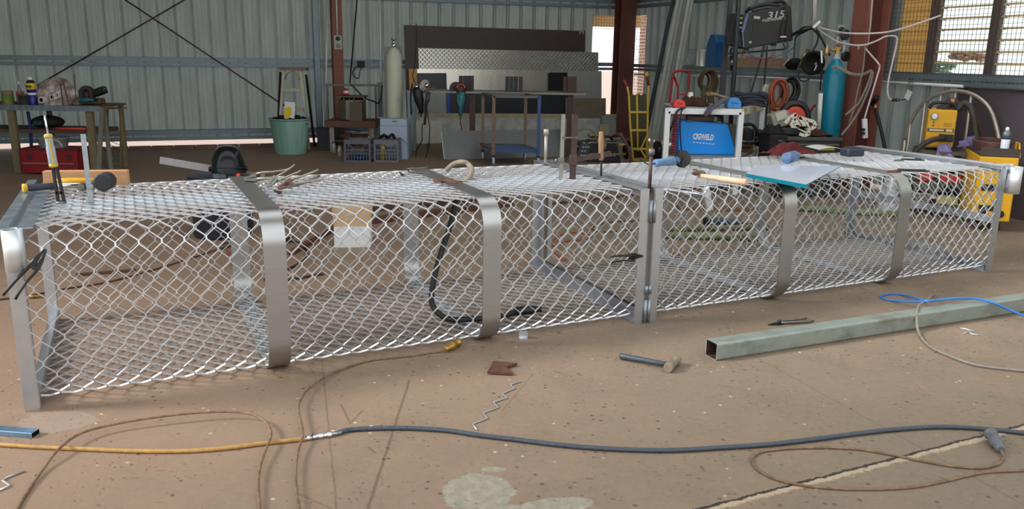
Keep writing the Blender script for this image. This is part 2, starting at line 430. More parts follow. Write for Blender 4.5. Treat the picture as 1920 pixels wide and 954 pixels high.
    # bare concrete patches
    def blob(px, py, rx, ry, rot=0.0):
        c = at(px, py); cs, sn = math.cos(rot), math.sin(rot)
        dx = math_('SUBTRACT', X, c.x); dy = math_('SUBTRACT', Y, c.y)
        a = math_('DIVIDE', math_('ADD', math_('MULTIPLY', dx, cs), math_('MULTIPLY', dy, sn)), rx)
        bb = math_('DIVIDE', math_('SUBTRACT', math_('MULTIPLY', dy, cs), math_('MULTIPLY', dx, sn)), ry)
        r = math_('SQRT', math_('ADD', math_('MULTIPLY', a, a), math_('MULTIPLY', bb, bb)))
        r = math_('ADD', r, math_('MULTIPLY', wob, 1.1)); r = math_('ADD', r, math_('MULTIPLY', wob2, 0.35))
        mr = _n(nt, 'ShaderNodeMapRange'); mr.inputs['From Min'].default_value = 1.02; mr.inputs['From Max'].default_value = 0.97; L(r, mr.inputs['Value']); return mr.outputs['Result']
    pa = math_('MAXIMUM', blob(896, 922, 0.125, 0.13), blob(1040, 948, 0.14, 0.05, 0.2))
    pa = math_('MAXIMUM', pa, blob(925, 880, 0.05, 0.02)); pa = math_('MAXIMUM', pa, blob(955, 960, 0.12, 0.05))
    pcol = ramp(noise(26, 6, 0.7), 0.4, 0.7, c3((134, 130, 114)), c3((162, 155, 136)))
    col = mixc(math_('MULTIPLY', pa, 0.9), col, pcol)
    # the grinding dust near the left post
    col = mixc(math_('MULTIPLY', blob(110, 790, 0.16, 0.1), 0.2), col, c3((176, 168, 160)))
    L(col, b.inputs['Base Color'])
    hgt = math_('ADD', math_('MULTIPLY', mid, 0.5), math_('MULTIPLY', fine, 0.35))
    hgt = math_('SUBTRACT', hgt, math_('MULTIPLY', pit, 0.7)); hgt = math_('SUBTRACT', hgt, math_('MULTIPLY', pit0, 0.5)); hgt = math_('SUBTRACT', hgt, math_('MULTIPLY', scr, 0.6)); hgt = math_('SUBTRACT', hgt, math_('MULTIPLY', crack, 1.2)); hgt = math_('SUBTRACT', hgt, math_('MULTIPLY', pa, 0.25))
    bp = _n(nt, 'ShaderNodeBump'); bp.inputs['Strength'].default_value = 0.55; bp.inputs['Distance'].default_value = 0.012
    L(hgt, bp.inputs['Height']); L(bp.outputs['Normal'], b.inputs['Normal'])
    return m
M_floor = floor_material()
def bpt(s, off, z):   # s = distance left of the corner along the back wall
    return COR - WU * s + WN * off + Vector((0, 0, z))
def rpt(t, off, z):   # t = distance from the corner along the right wall towards the camera
    return COR + WN * t - WU * off + Vector((0, 0, z))
def poly_slab(name, pts, z0, z1, m):
    mb = MB(); mb.prism([(p.x, p.y) for p in pts], (0, 0, z0), (1, 0, 0), (0, 1, 0), z1 - z0); return struct(mb.build(name, m))
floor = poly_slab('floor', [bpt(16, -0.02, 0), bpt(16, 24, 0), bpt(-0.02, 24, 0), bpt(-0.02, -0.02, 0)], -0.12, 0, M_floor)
M_ground = mat('yard_concrete', (170, 146, 132), 0.8, 0, 0.08, 2)
mb = MB(); mb.box((0, 10, -0.36), (160, 160, 0.4)); struct(mb.build('ground_outside', M_ground))

# ================================================================== corrugated walls
def cladding(name, length, z0, z1, origin, along, inward, holes=(), pitch=0.25, phase=0.0):
    """ribbed sheet: pans at the origin plane, ribs folded outwards. holes = (s0, s1, z0, z1) openings"""
    xs = [0.0]; prof = [(0.0, 0.0)]
    s = phase
    while s < length:
        for a, d in ((s, 0.0), (s + 0.001, -0.055), (s + 0.017, -0.055), (s + 0.018, 0.0), (s + 0.05, 0.0), (s + 0.054, -0.02), (s + 0.058, -0.02), (s + 0.062, 0.0)):
            if 0 < a < length: prof.append((a, d))
        for a in (s + 0.12, s + 0.19):
            if 0 < a < length: prof += [(a - 0.006, 0.0), (a, 0.004), (a + 0.006, 0.0)]
        s += pitch
    prof.append((length, 0.0))
    cuts = sorted({h for hh in holes for h in hh[:2]})
    for cu in cuts: prof.append((cu, 0.0))
    prof = sorted(set(prof))
    zs = sorted({z0, z1} | {h for hh in holes for h in hh[2:]})
    mb = MB(); V = {}
    def v(i, j):
        if (i, j) not in V:
            a, d = prof[i]; V[(i, j)] = mb.bm.verts.new(origin + along * a + inward * d + Vector((0, 0, zs[j])))
        return V[(i, j)]
    for i in range(len(prof) - 1):
        am = (prof[i][0] + prof[i + 1][0]) / 2
        for j in range(len(zs) - 1):
            zm = (zs[j] + zs[j + 1]) / 2
            if any(h[0] < am < h[1] and h[2] < zm < h[3] for h in holes): continue
            mb.bm.faces.new((v(i, j), v(i + 1, j), v(i + 1, j + 1), v(i, j + 1)))
    r = bmesh.ops.solidify(mb.bm, geom=mb.bm.faces[:], thickness=0.006)
    return struct(mb.build(name, M_wall))
ZT = 4.6
sB = lambda px, py: (COR - onb(px, py)).dot(WU)
tR = lambda px, py: (onr(px, py) - COR).dot(WN)
zB = lambda px, py: onb(px, py).z
zR = lambda px, py: onr(px, py).z
# corner window in the back wall (between the sheet stack and the column) and its return in the right wall
sw0, sw1 = sB(1150, 100), sB(1111, 60)
wz0, wz1 = 0.30, 2.22
tw1 = tR(1209, 100)
lw0, lw1 = tR(1668, 60), 13.3
lz0 = zR(1780, 140); lz1 = 4.0
cladding('wall_back', 16.0, 0.08, ZT, COR - WU * 16.0, WU, WN, holes=[(16 - sw1, 16 - 0.02, wz0, wz1)], phase=0.07)
cladding('wall_right', 14.0, 0.05, ZT, COR, WN, -WU, holes=[(0.02, tw1, wz0, wz1), (lw0, lw1, lz0, lz1)], phase=0.11)
# unseen left wall, placed to shade the far left corner of the shed
cladding('wall_left', 7.4, 0.05, ZT, bpt(11.2, 0, 0), WN, WU, phase=0.1)
# roof panels with open gaps, shaped to let sky light onto cage and right side
def roof_panel(name, s0, s1, t0, t1):
    mb = MB(); mb.prism([(p.x, p.y) for p in (bpt(s0, t0, 0), bpt(s0, t1, 0), bpt(s1, t1, 0), bpt(s1, t0, 0))], (0, 0, ZT), (1, 0, 0), (0, 1, 0), 0.06); return struct(mb.build(name, M_roof))
SK = [(1.7, 16.2, -0.3, 7.6), (-0.3, 16.2, 10.2, 12.2), (-0.3, 0.4, -0.3, 7.6), (0.4, 1.7, -0.3, 2.6)]
for i, (a, b_, t0, t1) in enumerate(SK): roof_panel('ceiling' if i == 0 else 'ceiling.%03d' % i, a, b_, t0, t1)

sun = bpy.data.lights.new('daylight', 'SUN'); sun.energy = 3.3; sun.angle = math.radians(13); sun.color = (1.0, 0.99, 0.97)
so = bpy.data.objects.new('daylight', sun); COL.objects.link(so); so.rotation_euler = Vector((-0.85, -0.12, 0.55)).to_track_quat('Z', 'Y').to_euler()
# girts and columns
def cee(name, pts, h, dpt, m=M_girt, lip=0.03):
    """C-shaped girt between two points on the wall line, with a dark slot between its two flanges"""
    a, b_ = pts; d = (b_ - a).normalized(); inn = Vector((-d.y, d.x, 0))
    mb = MB()
    return a, b_, d, inn
def girt(n, P0, P1, inn, z0, z1, m=M_girt):
    mb = MB(); Z = Vector((0, 0, 1)); h = z1 - z0
    P0 = Vector((P0.x, P0.y, 0)); P1 = Vector((P1.x, P1.y, 0))
    def plate(o0, o1, za, zb):
        a = P0 + inn * ((o0 + o1) / 2) + Z * ((za + zb) / 2); b_ = P1 + inn * ((o0 + o1) / 2) + Z * ((za + zb) / 2)
        mb.bar(a, b_, abs(o1 - o0), zb - za)
    plate(0.004, 0.1, z1 - 0.004, z1)            # top flange
    plate(0.004, 0.1, z0, z0 + 0.004)            # bottom flange
    plate(0.096, 0.1, z0, z0 + h * 0.36)         # lower lip
    plate(0.096, 0.1, z0 + h * 0.52, z1)         # upper web face
    return struct(mb.build('trim_%d' % n, m))
girt(1, bpt(11.1, 0, 0), bpt(0.05, 0, 0), WN, 1.235, 1.375)
girt(2, bpt(11.1, 0, 0), bpt(0.05, 0, 0), WN, 2.34, 2.5)
girt(3, rpt(0.05, 0, 0), rpt(9.2, 0, 0), -WU, 1.245, 1.36)
girt(4, rpt(0.05, 0, 0), rpt(lw0 - 0.1, 0, 0), -WU, 2.34, 2.5)
girt(5, bpt(11.1, 0, 0), bpt(3.2, 0, 0), WN, 0.085, 0.25)
def ibeam(n, P, ex, ey, w, d, z1, m, m2, z0=0.0, tf=0.02):
    mb = MB(); ex = Vector(ex); ey = Vector(ey); P = Vector((P.x, P.y, 0))
    def post(cx, cy, sx, sy, mm):
        c = P + ex * cx + ey * cy
        mb.prism([(-sx / 2, -sy / 2), (sx / 2, -sy / 2), (sx / 2, sy / 2), (-sx / 2, sy / 2)], c + Vector((0, 0, z0)), ex, ey, z1 - z0, m=mm)
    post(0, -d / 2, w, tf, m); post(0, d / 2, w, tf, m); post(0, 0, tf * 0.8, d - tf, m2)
    return struct(mb.build('trim_%d' % n, m))
# left red column against the back wall
PC1 = onb(634, 150, 0.24); ibeam(6, PC1, WU, -WN, 0.16, 0.2, ZT, M_redox, M_redox_shade)
# corner column
PC2 = bpt(0.22, 0.30, 0)
# right column on the right wall
PC3 = onr(1620, 150, 0.28); ibeam(8, PC3, WN, WU, 0.24, 0.3, ZT, M_redox, M_redox_shade)
# galvanised square post beside the ladder
PG = onb(596, 150, 0.16); mb = MB(); mb.box((PG.x, PG.y, ZT / 2), (0.1, 0.1, ZT), rz=WA, bev=0.008); struct(mb.build('trim_9', M_girt))
PC2 = on(1167, 150, WN, COR + WN * 0.42); ibeam(7, PC2, WU, -WN, 0.30, 0.26, ZT, M_redox_shade, M_redox_shade)
# brick wall outside the corner opening
M_brick = bpy.data.materials.new('brick'); M_brick.use_nodes = True
_nt = M_brick.node_tree; _b = _nt.nodes['Principled BSDF']; _b.inputs['Roughness'].default_value = 0.85
_br = _n(_nt, 'ShaderNodeTexBrick'); _br.inputs['Color1'].default_value = c3((150, 110, 92)); _br.inputs['Color2'].default_value = c3((128, 92, 80)); _br.inputs['Mortar'].default_value = c3((190, 176, 160))
_br.inputs['Scale'].default_value = 4.2; _br.inputs['Mortar Size'].default_value = 0.025
_tc = _n(_nt, 'ShaderNodeTexCoord'); _sp = _n(_nt, 'ShaderNodeSeparateXYZ'); _cb = _n(_nt, 'ShaderNodeCombineXYZ')
_nt.links.new(_tc.outputs['Object'], _sp.inputs[0]); _nt.links.new(_sp.outputs[0], _cb.inputs[0]); _nt.links.new(_sp.outputs[2], _cb.inputs[1])
_nt.links.new(_cb.outputs[0], _br.inputs['Vector']); _nt.links.new(_br.outputs['Color'], _b.inputs['Base Color'])
# ================================================================== the long mesh cage
CA = 0.4405
CU = Vector((math.cos(CA), math.sin(CA), 0)); CV = Vector((-math.sin(CA), math.cos(CA), 0)); CO = Vector((-2.052, 3.205, 0))
CW, CH = 1.32, 0.775
def cg(x, v, z): return CO + CU * x + CV * v + Vector((0, 0, z))
def cloc(P): d = Vector(P) - CO; return Vector((d.dot(CU), d.dot(CV), d.z))
cage = thing('mesh_cage', 'long silver aluminium diamond-mesh cage in two hinged halves lying across the concrete floor', 'cage', CO, CA)

RC = 0.135
ZB, ZTOP = 0.016, 0.772
def perim(s):
    """point and outward normal at arc length s round the rounded section (v,z)"""
    w, h = CW - 2 * RC, (ZTOP - ZB) - 2 * RC; a = PI / 2 * RC
    segs = [('l', (RC, ZB), (1, 0), (0, -1), w), ('a', (CW - RC, ZB + RC), -PI / 2, 0, a), ('l', (CW, ZB + RC), (0, 1), (1, 0), h), ('a', (CW - RC, ZTOP - RC), 0, 0, a),
            ('l', (CW - RC, ZTOP), (-1, 0), (0, 1), w), ('a', (RC, ZTOP - RC), PI / 2, 0, a), ('l', (0, ZTOP - RC), (0, -1), (-1, 0), h), ('a', (RC, ZB + RC), PI, 0, a)]
    for sg in segs:
        if s <= sg[4]:
            if sg[0] == 'l': return (sg[1][0] + sg[2][0] * s, sg[1][1] + sg[2][1] * s), sg[3]
            t = sg[2] + s / RC; return (sg[1][0] + math.cos(t) * RC, sg[1][1] + math.sin(t) * RC), (math.cos(t), math.sin(t))
        s -= sg[4]
    return (RC, ZB), (0, -1)
PERI = 2 * (CW - 2 * RC) + 2 * (ZTOP - ZB - 2 * RC) + 2 * PI * RC
NPER = round(PERI / 0.108)
def strand(mb, x0, pitch, flip, m=None):
    per = PERI / NPER; amp = pitch / 2 - 0.0018; pts = []
    for k in range(NPER):
        for f, sd in ((0.0, 1), (0.16, 1), (0.5, -1), (0.66, -1)):
            (v, z), nn = perim((k + f) * per); pts.append((x0 + amp * sd * flip, v, z, nn))
    rings = []; N = len(pts)
    for i in range(N):
        p = Vector(pts[i][:3]); q = Vector(pts[(i + 1) % N][:3]); o = Vector(pts[i - 1][:3])
        t = (q - o).normalized(); nn = Vector((0, pts[i][3][0], pts[i][3][1])); b = t.cross(nn).normalized()
        rings.append([mb.bm.verts.new(p + b * e * 0.0018 + nn * f * 0.004) for e, f in ((-1, -1), (1, -1), (1, 1), (-1, 1))])
    for i in range(N):
        A, B = rings[i], rings[(i + 1) % N]
        for j in range(4): mb.bm.faces.new((A[j], A[(j + 1) % 4], B[(j + 1) % 4], B[j]))
PITCHX = 0.045
def skin(x0, x1):
    mb = MB(); n = int((x1 - x0) / PITCHX)
    for i in range(n): strand(mb, x0 + (i + 0.5) * (x1 - x0) / n, (x1 - x0) / n, 1 if i % 2 else -1)
    return mb.build('mesh_skin', M_alu_strand, cage, recalc=False)
sk1 = skin(0.045, 3.052); tag(sk1, 'diamond mesh skin of the left half', kind=None)
sk2 = skin(3.2, 6.11); tag(sk2, 'diamond mesh skin of the right half')
def band(x, wd=0.102, th=0.007):
    mb = MB(); n = 200; cs = ((x - wd / 2, 0.007), (x + wd / 2, 0.007), (x + wd / 2, 0.007 + th), (x - wd / 2, 0.007 + th))
    for k in range(4):
        A = []
        for i in range(n):
            (v, z), nn = perim(PERI * i / n); A.append([mb.bm.verts.new((cs[q][0], v + nn[0] * cs[q][1], z + nn[1] * cs[q][1])) for q in (k, (k + 1) % 4)])
        for i in range(n):
            P, Q = A[i], A[(i + 1) % n]; f = mb.bm.faces.new((P[0], P[1], Q[1], Q[0])); f.smooth = True
    o = mb.build('hoop_band', M_alu_band, cage, recalc=False); return o
for x in (1.062, 2.15, 4.15, 5.15):
    _b = band(x)
    if x > 3: _b.scale = (1, 1, .974)
sk2.scale = (1, 1, .974)
# flat strip lying under the crown of the mesh along each half
for x0, x1 in ((0.07, 3.05), (3.2, 6.1)):
    mb = MB(); mb.box(((x0 + x1) / 2, 0.58, ZTOP - (0.012 if x0 < 1 else 0.036)), (x1 - x0, 0.36, 0.006)); mb.build('crown_strip', M_frame, cage)
# end frames
def frame(name, x, w, flip, m=M_frame, top=0.785, extra=None):
    """rectangular frame of angle section standing across the cage at x; flange on the flip side"""
    mb = MB(); t = 0.006; xc = x + w / 2
    fl = x if flip < 0 else x + w
    mb.box((xc, -0.004, top / 2), (w, t, top)); mb.box((xc, CW + 0.004, top / 2), (w, t, top))        # outer faces of posts
    mb.box((fl, 0.024, top / 2), (t, 0.05, top)); mb.box((fl, CW - 0.024, top / 2), (t, 0.05, top))     # returns
    mb.box((xc, CW / 2, 0.004), (w, CW, 0.008)); mb.box((fl, CW / 2, 0.036), (t, CW - 0.06, 0.062))      # bottom rail
    mb.box((xc, CW / 2, top - 0.003), (w, CW, t)); mb.box((fl, CW / 2, top - 0.03), (t, CW - 0.06, 0.054))
    return mb.build(name, m, cage)
frame('end_frame', 3.05, 0.056, 1); frame('end_frame', 3.148, 0.054, -1); frame('end_frame', 6.09, 0.06, 1); frame('end_frame', 0.002, 0.056, 1, top=0.775)
# gate guides over the left end: two rails with a slot between
mb = MB(); mb.box((0.008, CW / 2, 0.793), (0.044, CW + 0.06, 0.006)); mb.box((0.027, CW / 2, 0.772), (0.005, CW + 0.06, 0.036)); mb.build('gate_guide', M_zinc_blue, cage)
mb = MB(); mb.box((0.089, CW / 2 - 0.01, 0.79), (0.056, CW + 0.02, 0.006)); mb.box((0.063, CW / 2, 0.772), (0.004, CW, 0.034)); mb.build('gate_guide', M_zinc_blue, cage)
def sleeve(x, z0, z1, r):
    mb = MB(); n = 28
    mb.lathe([(r - 0.006, z0), (r, z0), (r, z1), (r - 0.006, z1), (r - 0.006, z0)], c=(x, -0.02, 0), n=n, cap=False)
    return mb.build('sleeve_tube', M_sleeve, cage)
sleeve(0.042, 0.617, 0.79, 0.039); sleeve(6.215, 0.585, 0.775, 0.05)
mb = MB(); mb.box((6.18, 0.0, 0.68), (0.05, 0.03, 0.1)); mb.build('sleeve_bracket', M_alu_white, cage)
# right end: top rail, mid rail and a mesh panel
mb = MB(); mb.box((6.15, CW / 2, 0.385), (0.008, CW - 0.02, 0.055)); mb.build('mid_rail', M_alu_white, cage)
mb = MB(); mb.box((6.15, CW / 2, 0.772), (0.06, CW + 0.02, 0.03)); mb.build('top_rail', M_alu_white, cage)
def endmesh(x):
    mb = MB(); n = 28; pt = (CW - 0.02) / n; per = 0.108
    for i in range(n):
        v0 = 0.01 + (i + 0.5) * pt; fl = 1 if i % 2 else -1; pts = []
        for k in range(7):
            for f, sd in ((0, 1), (0.13, 1), (0.5, -1), (0.63, -1)): pts.append((x, v0 + fl * sd * (pt / 2 - 0.002), 0.02 + (k + f) * per))
        mb.tube(pts, 0.003, n=4, up=(1, 0, 0), ry=0.0045, smooth=False)
    return mb.build('mesh_panel', M_alu_strand, cage)
endmesh(6.136)
mb = MB(); mb.box((6.155, 0.55, 0.055), (0.006, 0.34, 0.09)); mb.build('gusset_plate', M_alu_white, cage)
# hinges between the two halves
for z, h in ((0.07, 0.14), (0.655, 0.13), (0.2, 0.05)):
    mb = MB()
    mb.lathe([(0.011, z - h / 2), (0.011, z + h / 2)], c=(3.118, -0.012, 0), n=14)
    mb.lathe([(0.011, z - h / 2), (0.011, z + h / 2)], c=(3.142, -0.012, 0), n=14)
    mb.box((3.13, -0.006, z), (0.03, 0.004, h)); mb.build('hinge', M_galv, cage)
# ================================================================== foreground floor
def cable(name, label, cat, px, r, m, z=None, n=8, extra=None, group=None, sub=7):
    """px: (x, y) or (x, y, z) points of the photograph lying on the floor (or at height z)"""
    pts = [at(p[0], p[1], p[2] if len(p) > 2 else r) for p in px]
    mb = MB(); mb.tube(spline(pts, sub), r, n=n)
    if not extra: return rebase(mb.build(name, m), label, cat, group)
    return world_thing(name, label, cat, [('cord' if 'cord' in name else 'hose', mb, m)] + extra, group)
def plugmb(p0, p1, r, prof=((0.55, 0), (0.75, .1), (0.75, .3), (1, .38), (1, .62), (.85, .66), (.85, .9), (1.05, .93), (1.05, 1))):
    p0, p1 = Vector(p0), Vector(p1); L = (p1 - p0).length
    mb = MB(); mb.lathe([(a * r, b * L) for a, b in prof], c=p0, axis=p1 - p0, n=16); return mb

cable('air_hose', 'dirty yellow air hose on the floor, running in from the left to the metal coupling', 'hose',
      [(-14, 832), (60, 837), (150, 841), (250, 845), (350, 845), (430, 839), (500, 830), (575, 822)], 0.0088, M_hose_ye)
cp = []
a, b_ = at(572, 822, .0095), at(640, 811, .0095)
mb = MB(); d = (b_ - a); L = d.length
mb.lathe([(.009, 0), (.011, .02 * 1), (.008, .022), (.008, .05), (.012, .052), (.012, .07), (.009, .072), (.009, .085), (.0125, .087), (.0125, .103), (.009, .105), (.009, L)], c=a, axis=d, n=12)
cp.append(('coupling', mb, M_chrome))
mb = MB(); q = a.lerp(b_, 0.2); mb.tube([q + Vector((-.004, .03, .004)), q + Vector((0, .012, .012)), q + Vector((.003, -.012, .012)), q + Vector((.012, -.035, .003))], 0.0016, n=5); cp.append(('wire_tie', mb, M_steel_dk))
cable('air_hose', 'thick black air hose curving across the floor rightwards from the metal coupling', 'hose',
      [(632, 812), (660, 805), (745, 802), (830, 806), (900, 816), (960, 823), (1050, 834), (1140, 841), (1250, 844), (1350, 839), (1440, 833), (1520, 824), (1620, 811), (1700, 803), (1770, 800), (1850, 804), (1935, 813)], 0.0098, M_hose_bk, extra=cp)
cable('extension_cord', 'brown extension cord looping above the yellow hose on the left front floor', 'cord',
      [(24, 972), (45, 932), (80, 880, .012), (112, 840, .03), (150, 813, .03), (210, 796, .03), (300, 781, .035), (380, 773, .035), (440, 772, .035), (480, 779, .035), (503, 797, .03), (508, 816, .028), (500, 838, .026), (489, 870, .02), (484, 905, .018), (488, 968, .012)], 0.0054, M_cord_br)
pl = plugmb(at(834, 655, .02), at(860, 641, .026), 0.022)
cable('extension_cord', 'brown extension cord with brassy plug ending beside the lower edge of the cage', 'cord',
      [(836, 655, .02), (815, 660), (770, 667), (720, 672), (680, 679), (625, 698, .012), (583, 724, .02), (563, 750, .025), (560, 772, .028), (566, 800, .028), (567, 820, .026), (560, 842, .022), (555, 872, .02), (555, 912, .02), (563, 968, .02)], 0.0054, M_cord_br,
      extra=[('plug', pl, M_brass)])
pl = plugmb(at(1877, 843, .02), at(1857, 812, .03), 0.026)
cable('extension_cord', 'brown extension cord with grey plug curled across the floor crack at the right front', 'cord',
      [(1940, 881), (1862, 884), (1820, 890), (1760, 904), (1700, 914), (1620, 917), (1560, 915), (1500, 909), (1450, 896), (1420, 879), (1410, 863), (1419, 850), (1450, 843), (1520, 839), (1600, 841), (1660, 850), (1720, 862), (1780, 873), (1835, 877), (1868, 871), (1881, 858), (1877, 844, .018)], 0.0054, M_cord_br,
      extra=[('plug', pl, mat('grey_plug', (92, 94, 98), 0.45))])
# ---- square tube on the right
def rhs(name, label, A, B, w, h, t, m, m_in, group=None, z=0.0):
    """square hollow section lying from A to B, A..B = near bottom edge, width to the far side"""
    A = Vector((A.x, A.y, z)); B = Vector((B.x, B.y, z)); d = (B - A).normalized(); s = Vector((-d.y, d.x, 0)); L = (B - A).length
    mb = MB(); n = 3; r = min(w, h) * 0.12
    def ring(x, k):
        out = []; ww, hh, rr = w - 2 * k, h - 2 * k, max(r - k, r * .4)
        for cx, cy, a0 in ((ww - rr, rr, -PI / 2), (ww - rr, hh - rr, 0), (rr, hh - rr, PI / 2), (rr, rr, PI)):
            for i in range(n + 1):
                a = a0 + PI / 2 * i / n; out.append(mb.bm.verts.new(A + d * x + s * (k + cx + math.cos(a) * rr) + Vector((0, 0, k + cy + math.sin(a) * rr))))
        return out
    R0, R1, I0, I1 = ring(0, 0), ring(L, 0), ring(0, t), ring(L, t); N = len(R0)
    fo, fi = [], []
    for j in range(N):
        k = (j + 1) % N
        fo.append(mb.bm.faces.new((R0[j], R1[j], R1[k], R0[k]))); fi.append(mb.bm.faces.new((I0[j], I0[k], I1[k], I1[j])))
        fo.append(mb.bm.faces.new((R0[j], R0[k], I0[k], I0[j]))); fo.append(mb.bm.faces.new((R1[j], I1[j], I1[k], R1[k])))
    mb._fin(fo, m, False); mb._fin(fi, m_in, False)
    return mb
M_rhs = mat('dirty_galvanised', (150, 158, 150), 0.45, 0.55, 0.2, 9, sx=.5, rgb2=(116, 118, 104), mix=0.6)
tA, tB = at(1343, 677), at(2060, 563)
rebase(rhs('t', '', tA, tB, 0.093, 0.093, 0.005, M_rhs, M_rust_dk).build('square_tube', M_rhs), 'long galvanised square steel tube lying on the floor in front of the cage', 'tube')
tA2, tB2 = at(-60, 812), at(60, 822)
mb = rhs('t', '', tB2, tA2, 0.02, 0.022, 0.002, M_zinc_blue, M_black_m)
_w = (at(77, 804, .022) - at(60, 813, .022)).length
dd = (tA2 - tB2).normalized()
mb.bm.free()
sft = Vector((dd.y, -dd.x, 0))
mb = rhs('t', '', tA2, tB2, _w, 0.022, 0.002, mat('blue_zinc_tube', (112, 142, 166), 0.4, 0.6, 0.2, 30), M_black_m)
rebase(mb.build('steel_offcut', M_zinc_blue), 'short blue-grey rectangular tube offcut lying at the left edge of the floor', 'offcut')
# ---- hoses near the tube
ZT_ = 0.101
cable('air_hose', 'bright blue air hose looped over the galvanised square tube at right', 'hose',
      [(1740, 563.5, ZT_ + .016), (1728, 562, .08), (1712, 557, .03), (1692, 552.5, .008), (1672, 550.5, .006), (1655, 553.5, .006), (1652, 557, .006), (1660, 561, .006), (1680, 564, .012), (1712, 565.5, .06), (1735, 564.5, ZT_ + .016), (1762, 562, ZT_ + .018), (1797, 559, ZT_ + .02), (1830, 560, ZT_ + .012), (1863, 568, ZT_ - .002), (1893, 581, .06), (1940, 600, .01)], 0.0072, M_hose_bl)
cable('air_hose', 'grey air hose hanging over the square tube and curving away along the floor', 'hose',
      [(1752, 553, .01), (1745, 556, .06), (1735, 566, ZT_), (1724, 571, ZT_), (1719, 586, .094), (1719, 604, .052), (1722, 621, .016), (1731, 637, .008), (1748, 652, .008), (1780, 667, .008), (1822, 682, .008), (1870, 690, .008), (1940, 697, .008)], 0.007, M_cord_gr)
# ---- hammer on the floor
def hammer(name, label, h0, h1, hd0, hd1, rh, rd, mh, md, m_face=None):
    mb = MB(); d = (h1 - h0); mb.lathe([(rh * .9, 0), (rh, .01), (rh * .92, d.length * .35), (rh * .85, d.length * .7), (rh * .8, d.length)], c=h0, axis=d, n=14)
    m2 = MB(); e = hd1 - hd0; L = e.length
    m2.lathe([(rd * .92, 0), (rd, L * .05), (rd, L * .25), (rd * .8, L * .34), (rd * .8, L * .66), (rd, L * .76), (rd, L * .94), (rd * .9, L)], c=hd0, axis=e, n=18)
    return world_thing(name, label, 'hammer', [('handle', mb, mh), ('hammer_head', m2, md)])
hammer('club_hammer', 'club hammer with dark grey tube handle lying on the floor left of the square tube', at(1163, 667, .018), at(1256, 684, .024), at(1252, 690, .024), at(1270, 674, .026), 0.0155, 0.0245, mat('grey_handle', (66, 74, 82), .45, .3, .2, 40), mat('worn_head', (150, 136, 118), .45, .6, .35, 30))
# ---- bits
mb = MB(); mb.tube([at(x, y, .004) for x, y in ((978, 714.5), (957, 721), (965, 728), (941.5, 738), (950, 746), (925.5, 754), (934, 764), (906, 774), (914, 784), (886, 795), (894, 806))], 0.0034, n=6, up=(0, 0, 1))
rebase(mb.build('strand_offcut', M_alu_strand), 'zigzag aluminium strand offcut lying on the floor above the black hose', 'offcut')
mb = MB(); mb.tube([at(x, y, .005) for x, y in ((46, 882), (12, 895), (5, 901), (19, 910), (-12, 923))], 0.0042, n=6, up=(0, 0, 1))
rebase(mb.build('strand_offcut', M_alu_strand), 'bent silver strand offcut lying at the lower left corner of the floor', 'offcut')
mb = MB()
for pp in (((1800, 615), (1812, 616.5), (1817, 619), (1828, 620)), ((1806, 625), (1812, 624), (1816, 622), (1822, 626), (1834, 628))): mb.tube([at(x, y, .004) for x, y in pp], 0.0034, n=6)
rebase(mb.build('strand_offcut', M_alu_white), 'small white H-shaped mesh scrap lying on the floor in front of square tube', 'offcut')
mb = MB(); o = at(916, 703); pts = [at(x, y) for x, y in ((914, 702), (925, 682), (970, 686), (949, 692.5), (962, 705))]
mb.prism([(p.x, p.y) for p in pts], (0, 0, 0.004), (1, 0, 0), (0, 1, 0), 0.012)
rebase(mb.build('steel_scrap', M_rust), 'rusty notched steel plate scrap lying on the floor in front of cage', 'scrap')
P = at(980, 636); mb = MB(); k = 0.042; M_off = M_alu_white
mb.box((P.x, P.y + .02, 0.0025), (k, k, .005), rz=.25); mb.box((P.x - .0, P.y + .02, .02), (k, .005, .04), rz=.25); mb.box((P.x + .02, P.y + .022, .02), (.005, k, .04), rz=.25)
rebase(mb.build('aluminium_offcut', M_off), 'small pale aluminium channel offcut standing on the floor below the cage edge', 'offcut')
